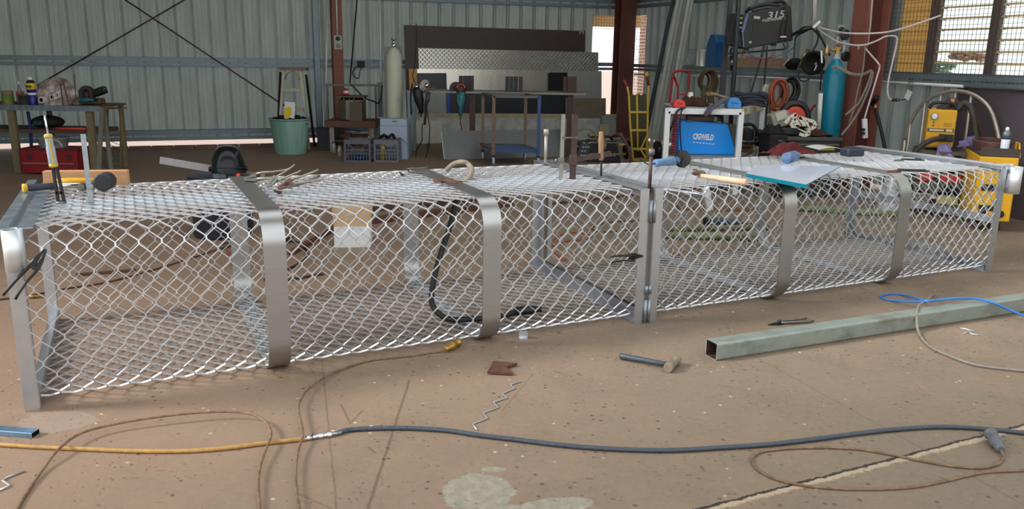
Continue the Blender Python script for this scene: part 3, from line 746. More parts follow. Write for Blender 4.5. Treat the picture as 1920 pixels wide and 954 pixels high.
# ---- pliers and clamps: a generic pair of locking pliers
def pliers(name, label, P0, P1, up=(0, 0, 1), m=M_steel, sc=1.0, open_=0.3, group=None, flat=True, mgrip=None):
    """P0 jaw tip, P1 handle end"""
    P0, P1, up = Vector(P0), Vector(P1), Vector(up).normalized()
    d = (P1 - P0); L = d.length; d.normalize(); s = d.cross(up).normalized()
    def q(a, b, c=0.0): return P0 + d * (a * L) + s * (b * L) + up * (c * L)
    j = MB(); th = .035 * L * 1.6
    j.prism([(x, y) for x, y in ((0, .005), (.03, .03), (.2, .085), (.33, .075), (.36, .0), (.2, .012), (.05, .0))], P0 + d * 0 - up * th / 2, d, s, th)
    j2 = MB(); j2.prism([(x, -y) for x, y in ((0, .005), (.03, .03), (.2, .075), (.33, .085), (.36, .0), (.2, .012), (.05, .0))], P0 - up * th / 2, d, s, th)
    for jj in (j, j2):
        for v in jj.bm.verts:
            r = v.co - P0; a, b = r.dot(d), r.dot(s); v.co = P0 + d * (a * L) + s * (b * L) + up * r.dot(up)
    h1 = MB(); h1.tube([q(.28, .05), q(.45, .085), q(.7, .1 + open_ * .1), q(.9, .08 + open_ * .25), q(1, .07 + open_ * .3)], [.026 * L, .03 * L, .028 * L, .026 * L, .02 * L], n=8)
    h2 = MB(); h2.tube([q(.28, -.05), q(.42, -.06), q(.6, -.03), q(.85, -.02), q(.97, -.03)], [.028 * L, .026 * L, .022 * L, .022 * L, .024 * L], n=8)
    b = MB(); b.lathe([(.03 * L, -.035 * L), (.03 * L, .035 * L)], c=q(.3, 0), axis=up, n=12)
    return world_thing(name, label, 'pliers', [('jaw', j, m), ('jaw', j2, m), ('handle', h1, mgrip or m), ('handle', h2, mgrip or m), ('pivot', b, M_steel_dk)], group)
pliers('locking_pliers', 'dark locking pliers lying on the floor just behind the square tube', at(1440, 606, .012), at(1516, 597, .012), m=M_steel_dk, mgrip=M_steel)
# ================================================================== things on the cage
ZC = 0.787     # top of mesh
ZS = ZC + .005
def T(x, y, z=ZC): return at(x, y, z)
# locking pliers clipped to the left post
pliers('locking_pliers', 'black locking pliers clipped across the left front post of cage', cg(.155, -.035, .70), cg(.02, -.07, .51), up=(CV * -1), m=M_steel_dk, mgrip=M_black)
pliers('locking_pliers', 'black locking pliers clipped to the middle post of the cage', cg(3.065, -.05, .41), cg(2.86, -.03, .395), up=(CV * -1), m=M_steel_dk, mgrip=M_steel_dk, open_=.2)
# claw hammer with blue-black grip across the left end
h0 = T(50, 352, ZC + .035); h1 = T(160, 345, ZC + .03)
mb = MB(); d = h1 - h0; mb.tube([h0, h0.lerp(h1, .08), h0.lerp(h1, .3), h0.lerp(h1, .5)], [.017, .019, .016, .018], n=12)
m2 = MB(); m2.tube([h0.lerp(h1, .48), h0.lerp(h1, .6), h1], [.0155, .015, .0145], n=12)
m3 = MB(); m3.lathe([(.021, 0), (.021, .02)], c=h0 - d.normalized() * .018, axis=d, n=14)
hd = MB(); hd.box(tuple(h1 + Vector((.02, 0, -.005))), (.05, .03, .04), rz=.1, bev=.006); hd.lathe([(.016, 0), (.019, .01), (.019, .05)], c=h1 + Vector((.02, -.09, -.005)), axis=(0, 1, 0), n=12); hd.bar(h1 + Vector((.02, .01, -.003)), h1 + Vector((.02, .09, -.018)), .03, .018)
world_thing('claw_hammer', 'claw hammer with silver shaft, navy grip and yellow butt lying across the cage end', 'hammer', [('grip', mb, mat('navy_grip', (44, 48, 62), .6)), ('shaft', m2, M_chrome), ('butt_cap', m3, M_yellow_dk), ('hammer_head', hd, M_steel)])
# rubber mallet
mh0 = T(105, 340, ZC + .05); mh1 = T(196, 338, ZC + .045)
mb = MB(); mb.tube([mh0, mh0.lerp(mh1, .3), mh0.lerp(mh1, .6), mh1], [.015, .017, .014, .014], n=12)
m2 = MB(); fc = T(197, 340, ZC + .05); ax = (CAM - fc); ax.z = 0; ax.normalize(); ax = (ax + Vector((-.25, 0, 0.03))).normalized()
m2.lathe([(.041, -.05), (.045, -.045), (.043, 0), (.045, .045), (.038, .05)], c=fc, axis=ax, n=28)
world_thing('rubber_mallet', 'rubber mallet with yellow handle and round dark grey head on the left end of cage', 'mallet', [('handle', mb, M_yellow), ('mallet_head', m2, M_rubber)])
# timber offcut behind the hammers
tL, tR_ = T(79, 349, ZC), T(238, 347, ZC); mb = MB(); hh = .078
mb.bar(tL + Vector((0, .03, hh / 2)), tR_ + Vector((0, .03, hh / 2)), .045, hh, bev=.004)
rebase(mb.build('timber_block', M_timber), 'pale timber block lying on the left end of cage behind the mallet', 'timber')
# upright F clamp bar and an upright clamp handle at the left end
cb = T(170, 379, ZC); mb = MB(); top = cb + Vector((-.012, .02, .32)); mb.bar(cb + Vector((.0, 0, -.04)), top, .022, .009, up=(.6, -.8, 0), bev=.001)
for k in range(26): pass
m2 = MB(); m2.box(tuple(cb + Vector((.004, 0, .075))), (.03, .02, .02), rz=.5, bev=.004)
m3 = MB(); m3.box(tuple(cb + Vector((-.0, -.004, .004))), (.035, .018, .01), rz=.4, bev=.003)
world_thing('bar_clamp', 'grey steel bar clamp standing upright on the left end of cage beside the mallet head', 'clamp', [('bar', mb, M_galv), ('sliding_jaw', m2, M_galv), ('fixed_jaw', m3, M_galv)])
ch = T(113, 381, ZC); z = Vector((0, 0, 1)); lean = Vector((-.06, .0, 1)).normalized()
mb = MB(); mb.lathe([(.014, .17), (.019, .18), (.019, .26), (.016, .27), (.017, .315), (.012, .325)], c=ch, axis=lean, n=14)
m2 = MB(); m2.lathe([(.0045, .31), (.0045, .41)], c=ch, axis=lean, n=8)
m3 = MB(); m3.bar(ch + lean * .005 + Vector((-.008, 0, 0)), ch + lean * .19 + Vector((-.004, 0, 0)), .01, .012); m3.bar(ch + lean * .005 + Vector((.02, .0, 0)), ch + lean * .19 + Vector((.012, 0, 0)), .01, .012); m3.bar(ch + lean * .05 + Vector((-.008, 0, 0)), ch + lean * .05 + Vector((.02, 0, 0)), .01, .012)
m4 = MB(); m4.lathe([(.0195, .172), (.0195, .186)], c=ch, axis=lean, n=14); m4.lathe([(.0195, .306), (.018, .322)], c=ch, axis=lean, n=14); m4.bar(ch + lean * .19 + Vector((.012, -.016, 0)), ch + lean * .3 + Vector((.012, -.016, 0)), .008, .004)
m5 = MB(); m5.lathe([(.024, 0), (.024, .008), (.01, .012)], c=ch + Vector((.004, 0, .0)), n=16)
world_thing('screw_clamp', 'upright grey and yellow handled screw clamp on the left end of cage', 'clamp', [('handle', mb, mat('grey_grip', (150, 160, 170), .5)), ('spindle', m2, M_chrome), ('clamp_arm', m3, M_steel_dk), ('handle_trim', m4, M_yellow_dk), ('pressure_pad', m5, M_steel)])
# pile of locking pliers beside the first band
P_ = [((500, 350), (556, 308), .05, 'worn locking pliers topmost of the pile beside the first band, handle pointing up right', .05),
      ((520, 352), (600, 319), .02, 'locking pliers with brown jaw lying in front in the pile beside the first band', .025),
      ((455, 335), (548, 318), .03, 'greasy locking pliers at the back of the pile by the first band', .03)]
for i, (p0, p1, zz, lab, dz) in enumerate(P_):
    _p = T(p0[0], p0[1], ZC + .02); pliers('locking_pliers', lab, _p, aty(p1[0], p1[1], _p.y + .06), up=(.1, -.85, .5), m=[M_steel, M_rust, M_steel][i], mgrip=mat('worn_handle', (150, 142, 128), .45, .6, .25, 30), open_=.5)
pliers('locking_pliers', 'small locking pliers with ring end at the right of the pile near first band', T(512, 356, ZC + .02), aty(592, 322, T(512, 356).y + .14), up=(.1, -.85, .5), m=M_rust, mgrip=M_steel, open_=.1)
pliers('locking_pliers', 'rusty brown locking pliers lying on the second band', T(812, 335, ZC + .02), T(868, 341, ZC + .02), m=M_rust, mgrip=M_rust, open_=.6)
pliers('locking_pliers', 'small silver locking pliers lying at the far end of second band', T(748, 322, ZC + .016), aty(806, 314, T(748, 322).y), up=(.1, -.8, .6), m=M_steel, mgrip=M_steel, open_=.4)
pliers('locking_pliers', 'brown locking pliers lying on the mesh near the fourth band', T(1664, 318, ZC + .014), T(1738, 319, ZC + .018), m=M_rust, mgrip=M_steel_dk, open_=.4)
pliers('locking_pliers', 'tarnished locking pliers on the far right end of the mesh', T(1676, 298, ZC + .016), T(1730, 299, ZC + .018), m=M_steel, mgrip=M_steel_dk, open_=.4)
# bent hose passing through the mesh = welding cable
cpts = [T(836, 320, ZC + .01), T(850, 308, ZC + .05), T(866, 303.5, ZC + .075), T(879, 309, ZC + .06), T(884, 325, ZC + .02), cg(2.2, .62, .7), cg(2.14, .56, .55), cg(2.06, .50, .40), cg(2.0, .46, .26), cg(1.98, .44, .12), cg(2.04, .38, .045), cg(2.16, .34, .035), cg(2.34, .32, .035), cg(2.47, .36, .035)]
mb = MB(); mb.tube(spline(cpts[:6], 8), .016, n=10)
m2 = MB(); m2.tube(spline(cpts[5:], 8), .0165, n=10)
g0, g1 = cg(2.46, .36, .04), cg(2.60, .33, .045)
m3 = MB(); m3.lathe([(.02, 0), (.026, .02), (.026, .1), (.018, .14), (.018, .16)], c=g0, axis=g1 - g0, n=14)
world_thing('welding_cable', 'thick black welding cable hooped through the mesh beside the second band', 'cable', [('cable_sheath', mb, mat('leather_sheath', (132, 118, 102), .7, 0, .25, 50)), ('cable', m2, M_cord_bk), ('cable_plug', m3, M_black)])
# clamps standing at the middle frame
def rod(c, h, r, ln=(0, 0, 1)): return c, Vector(ln).normalized(), h, r
b0 = cg(3.076, 1.2, ZC); mb = MB(); mb.lathe([(.011, -.03), (.011, .19)], c=b0, n=10)
m2 = MB(); m2.lathe([(.019, .185), (.019, .215), (.016, .222)], c=b0, n=6)
world_thing('clamp_spindle', 'pale steel spindle with square knob standing at the back of middle frame', 'clamp', [('spindle', mb, mat('pale_steel', (176, 170, 160), .45, .6)), ('knob', m2, mat('pale_steel2', (186, 180, 170), .45, .5))])
f0 = cg(2.845, .55, ZC); mb = MB(); mb.bar(f0 + Vector((0, 0, -.05)), f0 + Vector((0.006, .02, .37)), .022, .01, up=(.3, -.95, 0))
m2 = MB(); m2.box(tuple(f0 + Vector((-.002, -.004, .1))), (.04, .03, .03), bev=.004); m2.sphere(tuple(f0 + Vector((-.03, -.01, .1))), .011)
world_thing('bar_clamp', 'tall grey bar clamp standing on the cage left of the brown clamp', 'clamp', [('bar', mb, mat('bar_grey', (150, 146, 138), .45, .7, .2)), ('sliding_jaw', m2, M_steel)])
f1 = cg(2.915, .53, ZC); up_ = Vector((.002, .02, 1))
mb = MB(); mb.bar(f1 + Vector((0, 0, -.05)), f1 + Vector((0.004, .02, .37)), .035, .014, up=(.3, -.95, 0))
m2 = MB(); m2.bar(f1 + Vector((0, 0, .1)), f1 + CU * .26 + Vector((0, .0, .13)), .02, .03); m2.box(tuple(f1 + Vector((0, 0, .1))), (.05, .035, .06), bev=.005)
hp = f1 + CU * .2 + Vector((0, 0, 0)); m3 = MB(); m3.lathe([(.012, .09), (.016, .1), (.0165, .2), (.013, .26), (.012, .265)], c=hp, axis=(-.04, 0, 1), n=12)
m4 = MB(); m4.lathe([(.007, -.03), (.007, .1)], c=hp, axis=(-.02, 0, 1), n=8)
m5 = MB(); m5.bar(f0 + Vector((.01, 0, .235)), f1 + Vector((.02, 0, .235)), .012, .008)
world_thing('bar_clamp', 'tall brown bar clamp with turned wooden handle standing on cage beside middle frame', 'clamp', [('bar', mb, M_rust_dk), ('sliding_jaw', m2, M_rust_dk), ('handle', m3, mat('worn_wood', (150, 118, 90), .6, 0, .2, 30)), ('spindle', m4, M_steel_dk), ('tie_rod', m5, M_steel)])
s0 = cg(3.13, .03, ZC); mb = MB(); mb.lathe([(.0105, -.03), (.0105, .185)], c=s0, n=10)
m2 = MB(); m2.lathe([(.017, .18), (.019, .19), (.019, .21), (.014, .216)], c=s0, n=8)
world_thing('hinge_pin', 'dark steel pin with round knob standing in the front hinge of cage', 'pin', [('pin', mb, mat('pin_dark', (84, 66, 62), .5, .5)), ('knob', m2, M_steel)])
# wooden handled hammer
w0, w1 = T(1400, 342, ZC + .03), T(1310, 329, ZC + .03)
mb = MB(); d = w1 - w0; mb.lathe([(.013, 0), (.019, .006), (.0185, d.length * .3), (.015, d.length * .7), (.0135, d.length)], c=w0, axis=d, n=14)
e = Vector((-d.y, d.x, 0)).normalized(); hc = w1 + d.normalized() * .01
m2 = MB(); m2.lathe([(.018, 0), (.022, .008), (.022, .03), (.017, .036), (.017, .07), (.02, .078), (.018, .1), (.008, .115)], c=hc - e * .06 + Vector((0, 0, .0)), axis=e + Vector((0, 0, .25)), n=16)
world_thing('ball_hammer', 'ball-peen hammer with pale wooden handle lying on the right half of cage', 'hammer', [('handle', mb, mat('hickory', (206, 174, 142), .55, 0, .12, 20)), ('hammer_head', m2, mat('hammer_steel', (120, 100, 88), .4, .6, .3, 30))])
# angle grinder (blue) on the cage back edge
def grinder(name, label, P0, P1, mbody, disc=True, r=.03, up=(0, 0, 1), mdisc=None):
    P0, P1 = Vector(P0), Vector(P1); d = (P1 - P0); L = d.length; d.normalize(); up = Vector(up); s = d.cross(up).normalized()
    a = MB(); a.lathe([(r * .7, 0), (r * .85, .01), (r * .8, L * .3), (r * .95, L * .42), (r, L * .5), (r, L * .72), (r * .9, L * .74)], c=P0, axis=d, n=16)
    g = MB(); g.lathe([(r * .95, L * .74), (r * 1.05, L * .78), (r * .95, L * .9), (r * .6, L)], c=P0, axis=d, n=16)
    g.lathe([(r * .6, -r * .2), (r * .7, r * .9), (r * .4, r * 1.1)], c=P0 + d * L * .9, axis=-up, n=12)
    q = P0 + d * L * .9 - up * r * 1.2
    k = MB(); k.lathe([(.058, 0), (.058, .003)], c=q, axis=-up, n=28)
    gd = MB(); n = 14
    gd.grid(lambda u, v: q + (d * math.cos(PI * (u * 1.1 + .45)) + s * math.sin(PI * (u * 1.1 + .45))) * (.062 if v > .01 else .03) + up * (.012 if v < .5 else (.012 if v < .8 else -.012)), n, 3, th=.002)
    c = MB(); c.tube(spline([P0, P0 - d * .06 + Vector((0, 0, -.004)), P0 - d * .13 + s * .05 - Vector((0, 0, .01))], 6), .0045, n=6)
    return world_thing(name, label, 'grinder', [('body', a, mbody), ('gear_head', g, M_steel_dk), ('guard', gd, M_steel), ('disc', k, mdisc or M_steel_dk), ('lead', c, M_cord_bk)])
grinder('angle_grinder', 'blue angle grinder lying on the back edge of the right half of cage', T(1228, 306, ZC + .05), T(1283, 299, ZC + .05), mat('grinder_blue', (92, 124, 160), .4, 0, .25, 24), up=(.1, .9, -.3))
# teal backed sheet lying over the third and fourth bands
M_teal_edge = mat('teal_sheet', (20, 140, 160), .15, 0, .03, 5, spec=.6)
M_glossy = mat('glossy_pale_sheet', (196, 200, 214), .07, 0.0, .02, 4, spec=.9)
def tz(x, y, z): return at(x, y, z)
sp = [tz(1398, 325, ZC + .018), tz(1512, 346, ZC + .018), tz(1580, 312, ZC + .018), tz(1425, 309, ZC + .018)]
mb = MB()
def shf(u, v):
    p = (sp[0].lerp(sp[1], u)).lerp(sp[3].lerp(sp[2], u), v); return p + Vector((0, 0, .05 * max(0, u - .6) ** 2 * v))
mb.grid(shf, 14, 8, m=M_glossy)
m2 = MB(); m2.grid(lambda u, v: shf(u, v) - Vector((0, 0, .004)), 14, 8, th=-.006)
m3 = MB(); m3.grid(lambda u, v: shf(u, 0) + Vector((.004 * v, -.014 * v, -.022 * v)), 14, 2, th=.003)
world_thing('teal_sheet', 'glossy pale sheet with teal edge lying on top of the right half of cage', 'sheet', [('sheet_face', mb, M_glossy), ('sheet_back', m2, M_teal_edge), ('sheet_edge', m3, M_teal_edge)])
# black box and red rag, spray bottle at the back of right half
P = T(1597, 293); mb = MB(); mb.box((P.x, P.y, ZC + .032), (.15, .1, .06), rz=.3, bev=.012); mb.box((P.x, P.y, ZC + .066), (.1, .07, .01), rz=.3, bev=.004)
rebase(mb.build('black_case', mat('case_navy', (40, 48, 60), .5)), 'small dark blue-black case on the back right of the cage top', 'case')
P0 = T(1438, 299, ZC + .01); P1 = T(1515, 275, ZC + .13)
def ragf(c, ex, ey, h, sd, cx=.0):
    rnd = random.Random(sd); ph = [rnd.uniform(0, 6) for _ in range(8)]
    bumps = [(rnd.uniform(-.65, .65), rnd.uniform(-.6, .6), rnd.uniform(.4, .65), rnd.uniform(.5, 1.0)) for _ in range(6)]
    def f(u, v):
        a, b = u * 2 - 1, v * 2 - 1
        z = max(q[3] * math.exp(-((a - q[0]) ** 2 + (b - q[1]) ** 2) / q[2] ** 2) for q in bumps)
        z = h * z * (.88 + .12 * math.sin(9 * a + 5 * b + ph[0])) + .006 * math.sin(13 * a - 9 * b + ph[1])
        edge = max(0, 1 - max(abs(a), abs(b)) ** 4)
        rr = 1 + .18 * math.sin(5 * b + ph[3]) * abs(a); r2 = 1 + .2 * math.sin(6 * a + ph[4]) * abs(b)
        return c + ex * a * rr + ey * b * r2 + Vector((0, 0, max(z * (.25 + .75 * edge), 0.004)))
    return f
c = at(1482, 291, ZC); mb = MB(); mb.grid(ragf(c + Vector((0, .1, .004)), CU * .2, CV * .13, .11, 5), 30, 22, th=.006)
rebase(mb.build('red_rag', M_rag), 'crumpled dark red rag on the back edge of the right half of cage', 'rag')
c0, c1 = T(1474, 297, ZC + .045), T(1520, 284, ZC + .05)
m1 = MB(); m1.lathe([(.035, 0), (.04, .015), (.04, .16), (.028, .19), (.014, .2)], c=c0, axis=c1 - c0, n=18)
m2 = MB(); m2.lathe([(.016, .2), (.022, .205), (.022, .245), (.015, .25)], c=c0, axis=c1 - c0, n=14)
world_thing('spray_can', 'blue spray can lying on the cage in front of the red rag', 'can', [('can_body', m1, mat('can_blue', (52, 88, 140), .4, .1, .4, 14, rgb2=(110, 130, 160))), ('can_cap', m2, mat('can_cap', (140, 120, 100), .5))])
# white sheet scraps
mb = MB(); P = cg(5.62, 1.18, ZC); mb.grid(lambda u, v: P + CU * (u * .3 - .15) + CV * (v * .16 - .08) + Vector((0, 0, .012 + .012 * math.sin(4 * u) + .01 * v)), 8, 4, th=.003)
rebase(mb.build('plastic_wrap', M_white_pl), 'crumpled white plastic scrap at the back right corner of the cage top', 'scrap')
# aluminium clamp bar hanging inside the right half
a0, a1 = cg(3.42, .45, .70), cg(3.72, .30, .66)
mb = MB(); mb.bar(a0, a1, .05, .012, up=(0, .5, .8)); m2 = MB(); m2.box(tuple(a0 + Vector((0, 0, -.03))), (.08, .03, .09), rz=.4, bev=.008); m2.box(tuple(a1 + Vector((.03, 0, -.02))), (.05, .03, .16), rz=.4, ry=-.3, bev=.008); m2.lathe([(.02, -.02), (.02, .02)], c=a1 + Vector((.02, -.02, .02)), axis=(0, 1, 0), n=14)
world_thing('bar_clamp', 'bright aluminium bar clamp hung under the mesh below the wooden-handled hammer', 'clamp', [('bar', mb, M_alu_white), ('clamp_jaw', m2, M_alu)])
# ------------------------------------------------------------------ things on the floor behind and under the cage
P = at(658, 463); k = mpp(P); hw = 67 * k; hh_ = 72 * k
mb = MB(); wl = [(-.5, -.5), (.5, -.5), (.5, .5), (-.5, .5)]
bx = thing('carton', 'open carton, white below and brown above, on the floor behind the cage', 'box', (P.x, P.y + .12, 0), .12)
m1 = MB(); m1.box((0, 0, hh_ * .27), (hw, .26, hh_ * .54)); m1.build('carton_body', M_white, bx)
for (x, y, sx, sy, ry, rx) in ((0, -.12, hw, .006, 0, .1), (0, .12, hw, .006, 0, -.15), (hw / 2, 0, .006, .25, .2, 0), (-hw / 2, 0, .006, .25, -.1, 0)):
    m1 = MB(); m1.box((x, y, hh_ * .54 + hh_ * .23), (sx, sy, hh_ * .46), rx=rx, ry=ry); m1.build('carton_flap', M_card, bx)
def floorbar(name, label, cat, p, q, w, h, m, dz=0.0, group=None):
    a, b = at(*p), at(*q); mb = MB(); mb.bar(a + Vector((0, 0, h / 2 + dz)), b + Vector((0, 0, h / 2 + dz)), w, h, bev=min(w, h) * .1)
    return rebase(mb.build(name, m), label, cat, group)
def floorpole(name, label, cat, p, q, r, m, group=None):
    a, b = at(*p), at(*q); mb = MB(); mb.tube([a + Vector((0, 0, r)), b + Vector((0, 0, r))], r, n=12)
    return rebase(mb.build(name, m), label, cat, group)
floorbar('flat_bar', 'short rusty brown flat bar on the floor behind the left end of cage', 'bar', (143, 517), (255, 508), .05, .012, M_rust)
pl = plugmb(at(414, 464, .02), at(433, 456, .022), .022)
cable('extension_cord', 'brown cord with round plug on the floor behind the left end of cage', 'cord', [(-14, 563), (60, 553), (122, 541), (200, 529), (290, 505), (370, 480), (416, 464, .018)], .006, M_rust, extra=[('plug', pl, M_steel)])
cable('thin_cable', 'thin dark red cord on the floor behind the first band', 'cable', [(398, 396), (408, 420), (418, 447), (431, 480), (436, 496)], .006, M_cord_or)
mb = MB(); a, b_ = at(56, 556, .012), at(92, 554, .012); mb.lathe([(.012, 0), (.014, .02), (.01, .022), (.01, .05), (.007, .052), (.007, (b_ - a).length)], c=a, axis=b_ - a, n=12)
rebase(mb.build('hose_fitting', M_brass), 'small brass hose fitting on the floor behind the left cage post', 'fitting')
floorbar('steel_bar', 'thick rusty bar on the floor between the first band and white carton', 'bar', (545, 478), (640, 424), .05, .03, M_rust)
floorbar('steel_bar', 'thin dark bar on the floor right of the first band below the rusty bar', 'bar', (500, 533), (606, 515), .03, .012, M_rust_dk)
cable('thin_cable', 'black cord coiled on the floor behind the first band', 'cable', [(552, 440), (520, 462), (508, 490), (528, 505), (560, 494), (575, 470), (548, 452), (515, 468), (503, 500), (497, 525)], .009, M_cord_bk)
floorbar('steel_beam', 'long rusty steel beam on the floor right of white carton', 'beam', (690, 420), (960, 386), .06, .06, M_rust)
floorbar('steel_beam', 'second rusty beam on the floor lying behind the first rusty beam', 'beam', (700, 396), (955, 375), .05, .05, M_rust_dk)
floorbar('flat_bar', 'long thin rusty flat bar on the floor seen through the middle of the cage', 'bar', (1030, 384), (1200, 366), .04, .02, M_rust)
cable('thin_cable', 'brown cord looped on the floor behind the middle frame', 'cable', [(1200, 414), (1150, 416), (1112, 424), (1120, 434), (1160, 433), (1205, 428)], .006, M_rust)
cable('thin_cable', 'red-brown cord tangled on the floor beside the back post of middle frame', 'cable', [(1034, 462), (1060, 452), (1100, 448), (1104, 440), (1070, 436), (1040, 446), (1036, 470), (1060, 486), (1052, 486)], .006, M_cord_or)
floorpole('green_pole', 'pale green pole on the floor behind the right half of cage, nearest the mesh', 'pole', (1238, 446), (1425, 452), .03, mat('pale_green_pole', (122, 140, 92), .7, 0, .2, 12, rgb2=(110, 112, 82), mix=.55))
floorpole('olive_pole', 'olive pole on the floor lying behind the pale green pole', 'pole', (1246, 434), (1440, 431), .026, mat('olive_pole', (112, 112, 82), .7, 0, .2, 12))
floorpole('olive_pole', 'mossy green pole on the floor behind the fourth band', 'pole', (1478, 394), (1695, 408), .03, mat('moss_pole', (116, 130, 84), .7, 0, .25, 8))
grinder('angle_grinder', 'dark blue angle grinder lying on the floor under the right half of cage', at(1392, 418, .04), at(1318, 414, .04), mat('grinder_navy', (50, 66, 92), .5), up=(0, -.2, 1), r=.042)
floorbar('timber_plank', 'brown timber plank on the floor far behind the third band', 'plank', (1270, 392), (1420, 396), .1, .04, mat('brown_plank', (120, 84, 62), .75, 0, .2, 8))
# ================================================================== helpers for upright things at a given depth
def V(x, y, Y): return aty(x, y, Y)
def K(Y): return Y * 1.0 / FPX / (FW.y) * (FW.y ** 2 + 0) if False else mpp((0, Y, 1.2))
def rect(mb, x0, y0, x1, y1, Y, dep, m=None, bev=0.0, rz=0.0):
    """box whose front face covers the photo rectangle at depth Y"""
    a, b = V(x0, y1, Y), V(x1, y0, Y); c = V((x0 + x1) / 2, (y0 + y1) / 2, Y)
    w = abs(b.x - a.x); h = abs(V((x0 + x1) / 2, y0, Y).z - V((x0 + x1) / 2, y1, Y).z)
    mb.box((c.x, c.y + dep / 2, c.z), (w, dep, h), rz=rz, bev=bev, m=m); return mb
def vtube(mb, p, q, Y, r, n=8, m=None, Y2=None):
    mb.tube([V(p[0], p[1], Y), V(q[0], q[1], Y2 or Y)], r, n=n, m=m); return mb
def pc(px, Y, r, m, name, label, cat='cord', group=None, n=6, sub=6):
    """hanging cord through photo points, Y a depth or per-point (x, y, Y)"""
    pts = [V(p[0], p[1], p[2] if len(p) > 2 else Y) for p in px]
    mb = MB(); mb.tube(spline(pts, sub), r, n=n); return rebase(mb.build(name, m), label, cat, group)
def single(name, mb, m, label, cat, group=None): return rebase(mb.build(name, m), label, cat, group)

# ================================================================== left workbench
YB = 9.95
zb = V(100, 198, YB).z
M_legolive = mat('bench_leg', (124, 112, 84), .6, .1, .15, 10)
M_bench_alu = mat('bench_edge', (150, 160, 170), .32, .85, .3, 9, sx=2.5, rvar=.1)
xa, xb = V(-90, 200, YB).x, V(187, 200, YB).x
bench = thing('workbench', 'steel workbench with aluminium front edge at the left wall holding paint tins', 'workbench', ((xa + xb) / 2, YB + .35, 0), 0)
W_ = xb - xa
mb = MB(); mb.box((0, 0, zb - .012), (W_ - .02, .7, .024)); mb.build('bench_top', mat('bench_wood', (98, 78, 60), .7, 0, .25, 10), bench)
mb = MB(); mb.box((0, -.352, zb - .03), (W_, .008, .066)); mb.build('edge_strip', M_bench_alu, bench)
for x, y in ((V(22, 250, YB).x, -.3), (V(168, 250, YB).x, -.3), (V(22, 250, YB).x + .12, .3), (V(168, 250, YB).x + .1, .3), (xa + .1, -.3)):
    mb = MB(); mb.box((x - (xa + xb) / 2, y, (zb - .03) / 2), (.085 if y < 0 else .045, .05, zb - .03)); mb.build('leg', M_legolive, bench)
zs = V(100, 243, YB).z
mb = MB(); mb.box((0, 0, zs - .03), (W_ - .2, .56, .045)); mb.build('shelf', mat('shelf_brown', (92, 66, 56), .7, 0, .2, 10), bench)
def tin(name, label, x, yb_, yt, wpx, Y, m_body, m_lid, mlab=None, cat='tin', group=None):
    c = V(x, yb_, Y); k = mpp(c); r = wpx * k / 2; h = (yb_ - yt) * k; c.z = zb
    a = MB(); a.lathe([(r * .97, 0), (r, .004), (r, h * .86), (r * 1.04, h * .87), (r * 1.04, h * .92)], c=c, n=20)
    l = MB(); l.lathe([(r * 1.02, h * .92), (r * .98, h), (r * .8, h), (r * .78, h * .97)], c=c, n=20)
    ps = [('tin_body', a, m_body), ('lid', l, m_lid)]
    if mlab: b = MB(); b.lathe([(r * 1.01, h * .16), (r * 1.01, h * .72)], c=c, n=20, cap=False); ps.append(('paper_label', b, mlab))
    return world_thing(name, label, cat, ps, group)
tin('paint_tin', 'tin with green wrap and tan lid at the left end of the workbench', 16, 194, 169, 20, 10.05, mat('tan_tin', (150, 128, 100), .6), mat('tan_lid', (140, 116, 92), .6), mat('green_label', (98, 128, 48), .6, 0, .35, 25))
tin('paint_tin', 'dark metal tin in front of the red-topped bottle on the workbench', 46, 193, 173, 19, 10.0, mat('dark_tin', (84, 84, 84), .4, .6, .2, 30), M_steel)
c = V(39, 190, 10.2); c.z = zb; k = mpp(c)
a = MB(); a.lathe([(.04, 0), (.042, .01), (.042, .09), (.04, .13), (.012, .19), (.012, .23)], c=c, n=18)
b = MB(); b.lathe([(.0425, .085), (.0415, .145)], c=c, n=18, cap=False)
d = MB(); d.lathe([(.014, .23), (.014, .255), (.006, .27)], c=c, n=12)
world_thing('squeeze_bottle', 'clear bottle with red wrapper standing behind the dark tin on workbench', 'bottle', [('bottle_body', a, mat('dull_clear', (140, 140, 130), .4)), ('wrapper', b, mat('label_red', (206, 92, 74), .6)), ('cap', d, M_white_pl)])
c = V(61.5, 191, 10.05); c.z = zb; k = mpp(c); r = 8 * k; h = 51 * k
a = MB(); a.lathe([(r * .98, 0), (r, .004), (r, h * .55)], c=c, n=20)
b = MB(); b.lathe([(r, h * .55), (r, h * .74), (r * .96, h * .78)], c=c, n=20)
e = MB(); e.lathe([(r * .96, h * .78), (r * .93, h * .82), (r * .5, h * .9)], c=c, n=20)
d = MB(); d.lathe([(r * .55, h * .86), (r * .55, h * .98), (r * .45, h)], c=c, n=14)
f = MB(); f.lathe([(r * 1.01, h * .36), (r * 1.01, h * .44)], c=c, n=20, cap=False)
sc_ = world_thing('spray_can', 'tall blue and yellow spray can with white cap on the workbench', 'can', [('can_body', a, mat('can_indigo', (40, 34, 130), .35)), ('yellow_panel', b, mat('can_yellow', (226, 204, 48), .4)), ('can_shoulder', e, M_black), ('cap', d, M_white), ('white_stripe', f, M_white)])
text_mesh('can_letters', 'WD', h * .13, mat('can_text', (40, 40, 60), .5), sc_, (c.x - sc_.location.x, c.y - sc_.location.y - r * 1.02, h * .66), (PI / 2, 0, 0), bold=.002)
